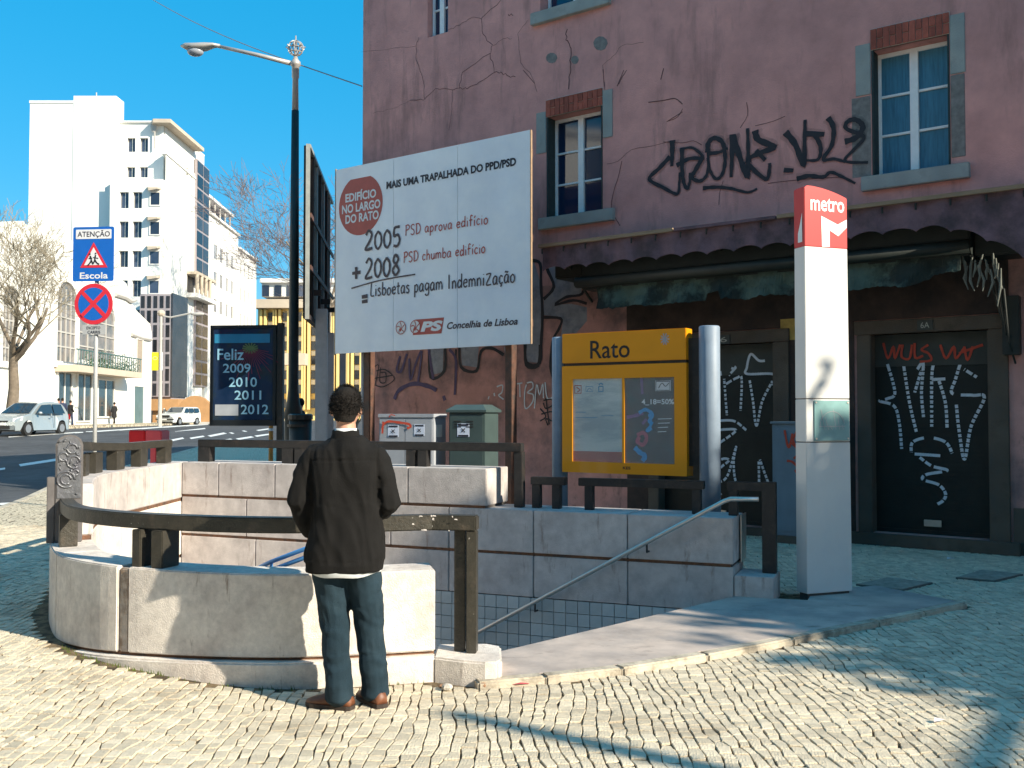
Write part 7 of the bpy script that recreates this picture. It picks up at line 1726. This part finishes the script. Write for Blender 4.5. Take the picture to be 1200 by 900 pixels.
# ================================================================ just outside the frame: shadow casters at right, and houses added for bounce and sky cover
def UV(u, v, z=0): return Vector((u * .558 + v * .83, u * .83 - v * .558, z))
for k in range(4):  # added unseen row: its sunlit fronts bounce warm light to the wall
    y0_ = 46 - 23 * k - 22.4; rh = empty('bounce_house', (-31.5, y0_, 0), R(90), ['first', 'second', 'third', 'fourth'][k] + ' unseen pale house added left of the picture for warm bounce', 'building')
    hh_ = (13.5, 16, 12.5, 15)[k]; MB().box(0, 22.4, 0, 9, -.2, hh_).build('wall', M[('white2', 'white', 'cream', 'white2')[k]], rh); MB().box(-.05, 22.45, -.3, 9, hh_, hh_ + .3).build('eave', M['white2'], rh)
    for q in range(6):
        for j in range(3): wpart(rh, 'window', 1.6 + q * 3.5, 2.9 + q * 3.5, 1.4 + j * 3.7, 3.5 + j * 3.7, M['farglass'], -.12, True, .14)
M['skyblockwall'] = mat('warm_plaster_skyblock', (.50,.40,.32), .9, .1, .4)
for k in range(3):  # added unseen row that cuts the blue sky light
    p = UV(-11, -24 + 22 * k); oh = empty('skyblock_house', (p.x, p.y, 0), math.atan2(-.558, .83), ['tall shaded', 'middle shaded', 'last shaded'][k] + ' unseen house added behind the photographer to block sky', 'building')
    hh_ = (15, 17, 14)[k]; MB().box(0, 21.6, -9, 0, -.3, hh_).build('wall', M['skyblockwall'], oh); MB().box(-.05, 21.65, -9, .3, hh_, hh_ + .3).build('eave', M['greystone'], oh)
    for q in range(6):
        for j in range(4): 
            x0_ = 1.6 + q * 3.4; z0_ = 1.2 + j * 3.4; w = MB().box(x0_ - .1, x0_ + 1.4, .001, .08, z0_ - .1, z0_ + 2.1).build('window', M['white2'], oh); MB().box(x0_, x0_ + 1.3, .081, .09, z0_, z0_ + 2.0).build('pane', M['glass'], w)
cn = UV(9.3, 12); hb = empty('shade_house', (cn.x, cn.y, 0), math.atan2(-.558, .83), 'unseen rendered house added outside the picture at right to shade the shopfront', 'building')  # added unseen mass, sized to shade the shopfront and pillar foot
MB().box(0, 9, 0, 9, -.2, 9.4).build('wall', M['pink'], hb); MB().box(-.2, 9.2, -.2, 9.2, 9.4, 9.6).build('eave', M['greystone'], hb)
for k in range(3):
    for j in range(2): wpart(hb, 'window', 1 + k * 2.8, 2 + k * 2.8, 1.2 + j * 3.8, 3 + j * 3.8, M['glass'], -.05)
M['leaf'] = mat('evergreen_leaf', (.05,.075,.025), .7, .3, 3)
def unseen_leafy_tree(u, v, H, rx, rz, seed, n, label):
    b = UV(u, v); t = empty('unseen_leafy_tree', (b.x, b.y, 0), 0, label, 'tree'); rr = random.Random(seed)
    MB().tube([(0,0,-.1),(.05,0,H*.35),(0,.1,H*.7)], [.12,.09,.05], 9).build('trunk', M['bark'], t, smooth=True)
    br = MB()
    for k in range(9):
        w = rr.uniform(0, 6.28); br.tube([(0,0,H*.35),(rx*.4*math.cos(w), rx*.4*math.sin(w), H*.6),(rx*.8*math.cos(w+.4), rx*.8*math.sin(w+.4), H*rr.uniform(.65,.95))], [.04,.025,.01], 5)
    br.build('limbs', M['bark'], t)
    mb = MB(); clumps = [(rr.gauss(0, .45) * rx, rr.gauss(0, .45) * rx, H - rz + rr.gauss(0, .45) * rz) for _ in range(26)]
    for k in range(n):
        c = clumps[k % 26]; p = Vector((c[0] + rr.gauss(0, .17) * rx, c[1] + rr.gauss(0, .17) * rx, c[2] + rr.gauss(0, .17) * rz)); d = Vector((rr.uniform(-1,1), rr.uniform(-1,1), rr.uniform(-1,1))).normalized(); e_ = d.orthogonal().normalized() * .07
        mb.add([p - e_, p + d * .15, p + e_, p - d * .09], [(0,1,2,3)])
    mb.build('crown', M['leaf'], t); return t
unseen_leafy_tree(8.95, 8.0, 6.5, 2.2, 2.2, 4, 20000, 'round evergreen street tree standing outside the picture to the right')
unseen_leafy_tree(7.95, 8.0, 7.9, .40, .75, 9, 3500, 'tall narrow unseen tree added outside the picture to shade the rear wall')  # added unseen crown, placed to shade the rear wall
# mast with a side arm whose shadow crosses the cobbles in the foreground
b = UV(4.27, 8.0); ms = empty('sign_mast', (b.x, b.y, 0), math.atan2(.83, .558), 'grey mast with a horizontal side arm outside the picture to the right', 'mast')
MB().tube([(0,0,-.1),(0,0,3.5),(0,0,6.0)], [.13,.10,.075], 12).build('pole', M['galv'], ms)
MB().box(.2, 3.0, -.05, .05, 4.61, 4.71).build('side_arm', M['galv'], ms)
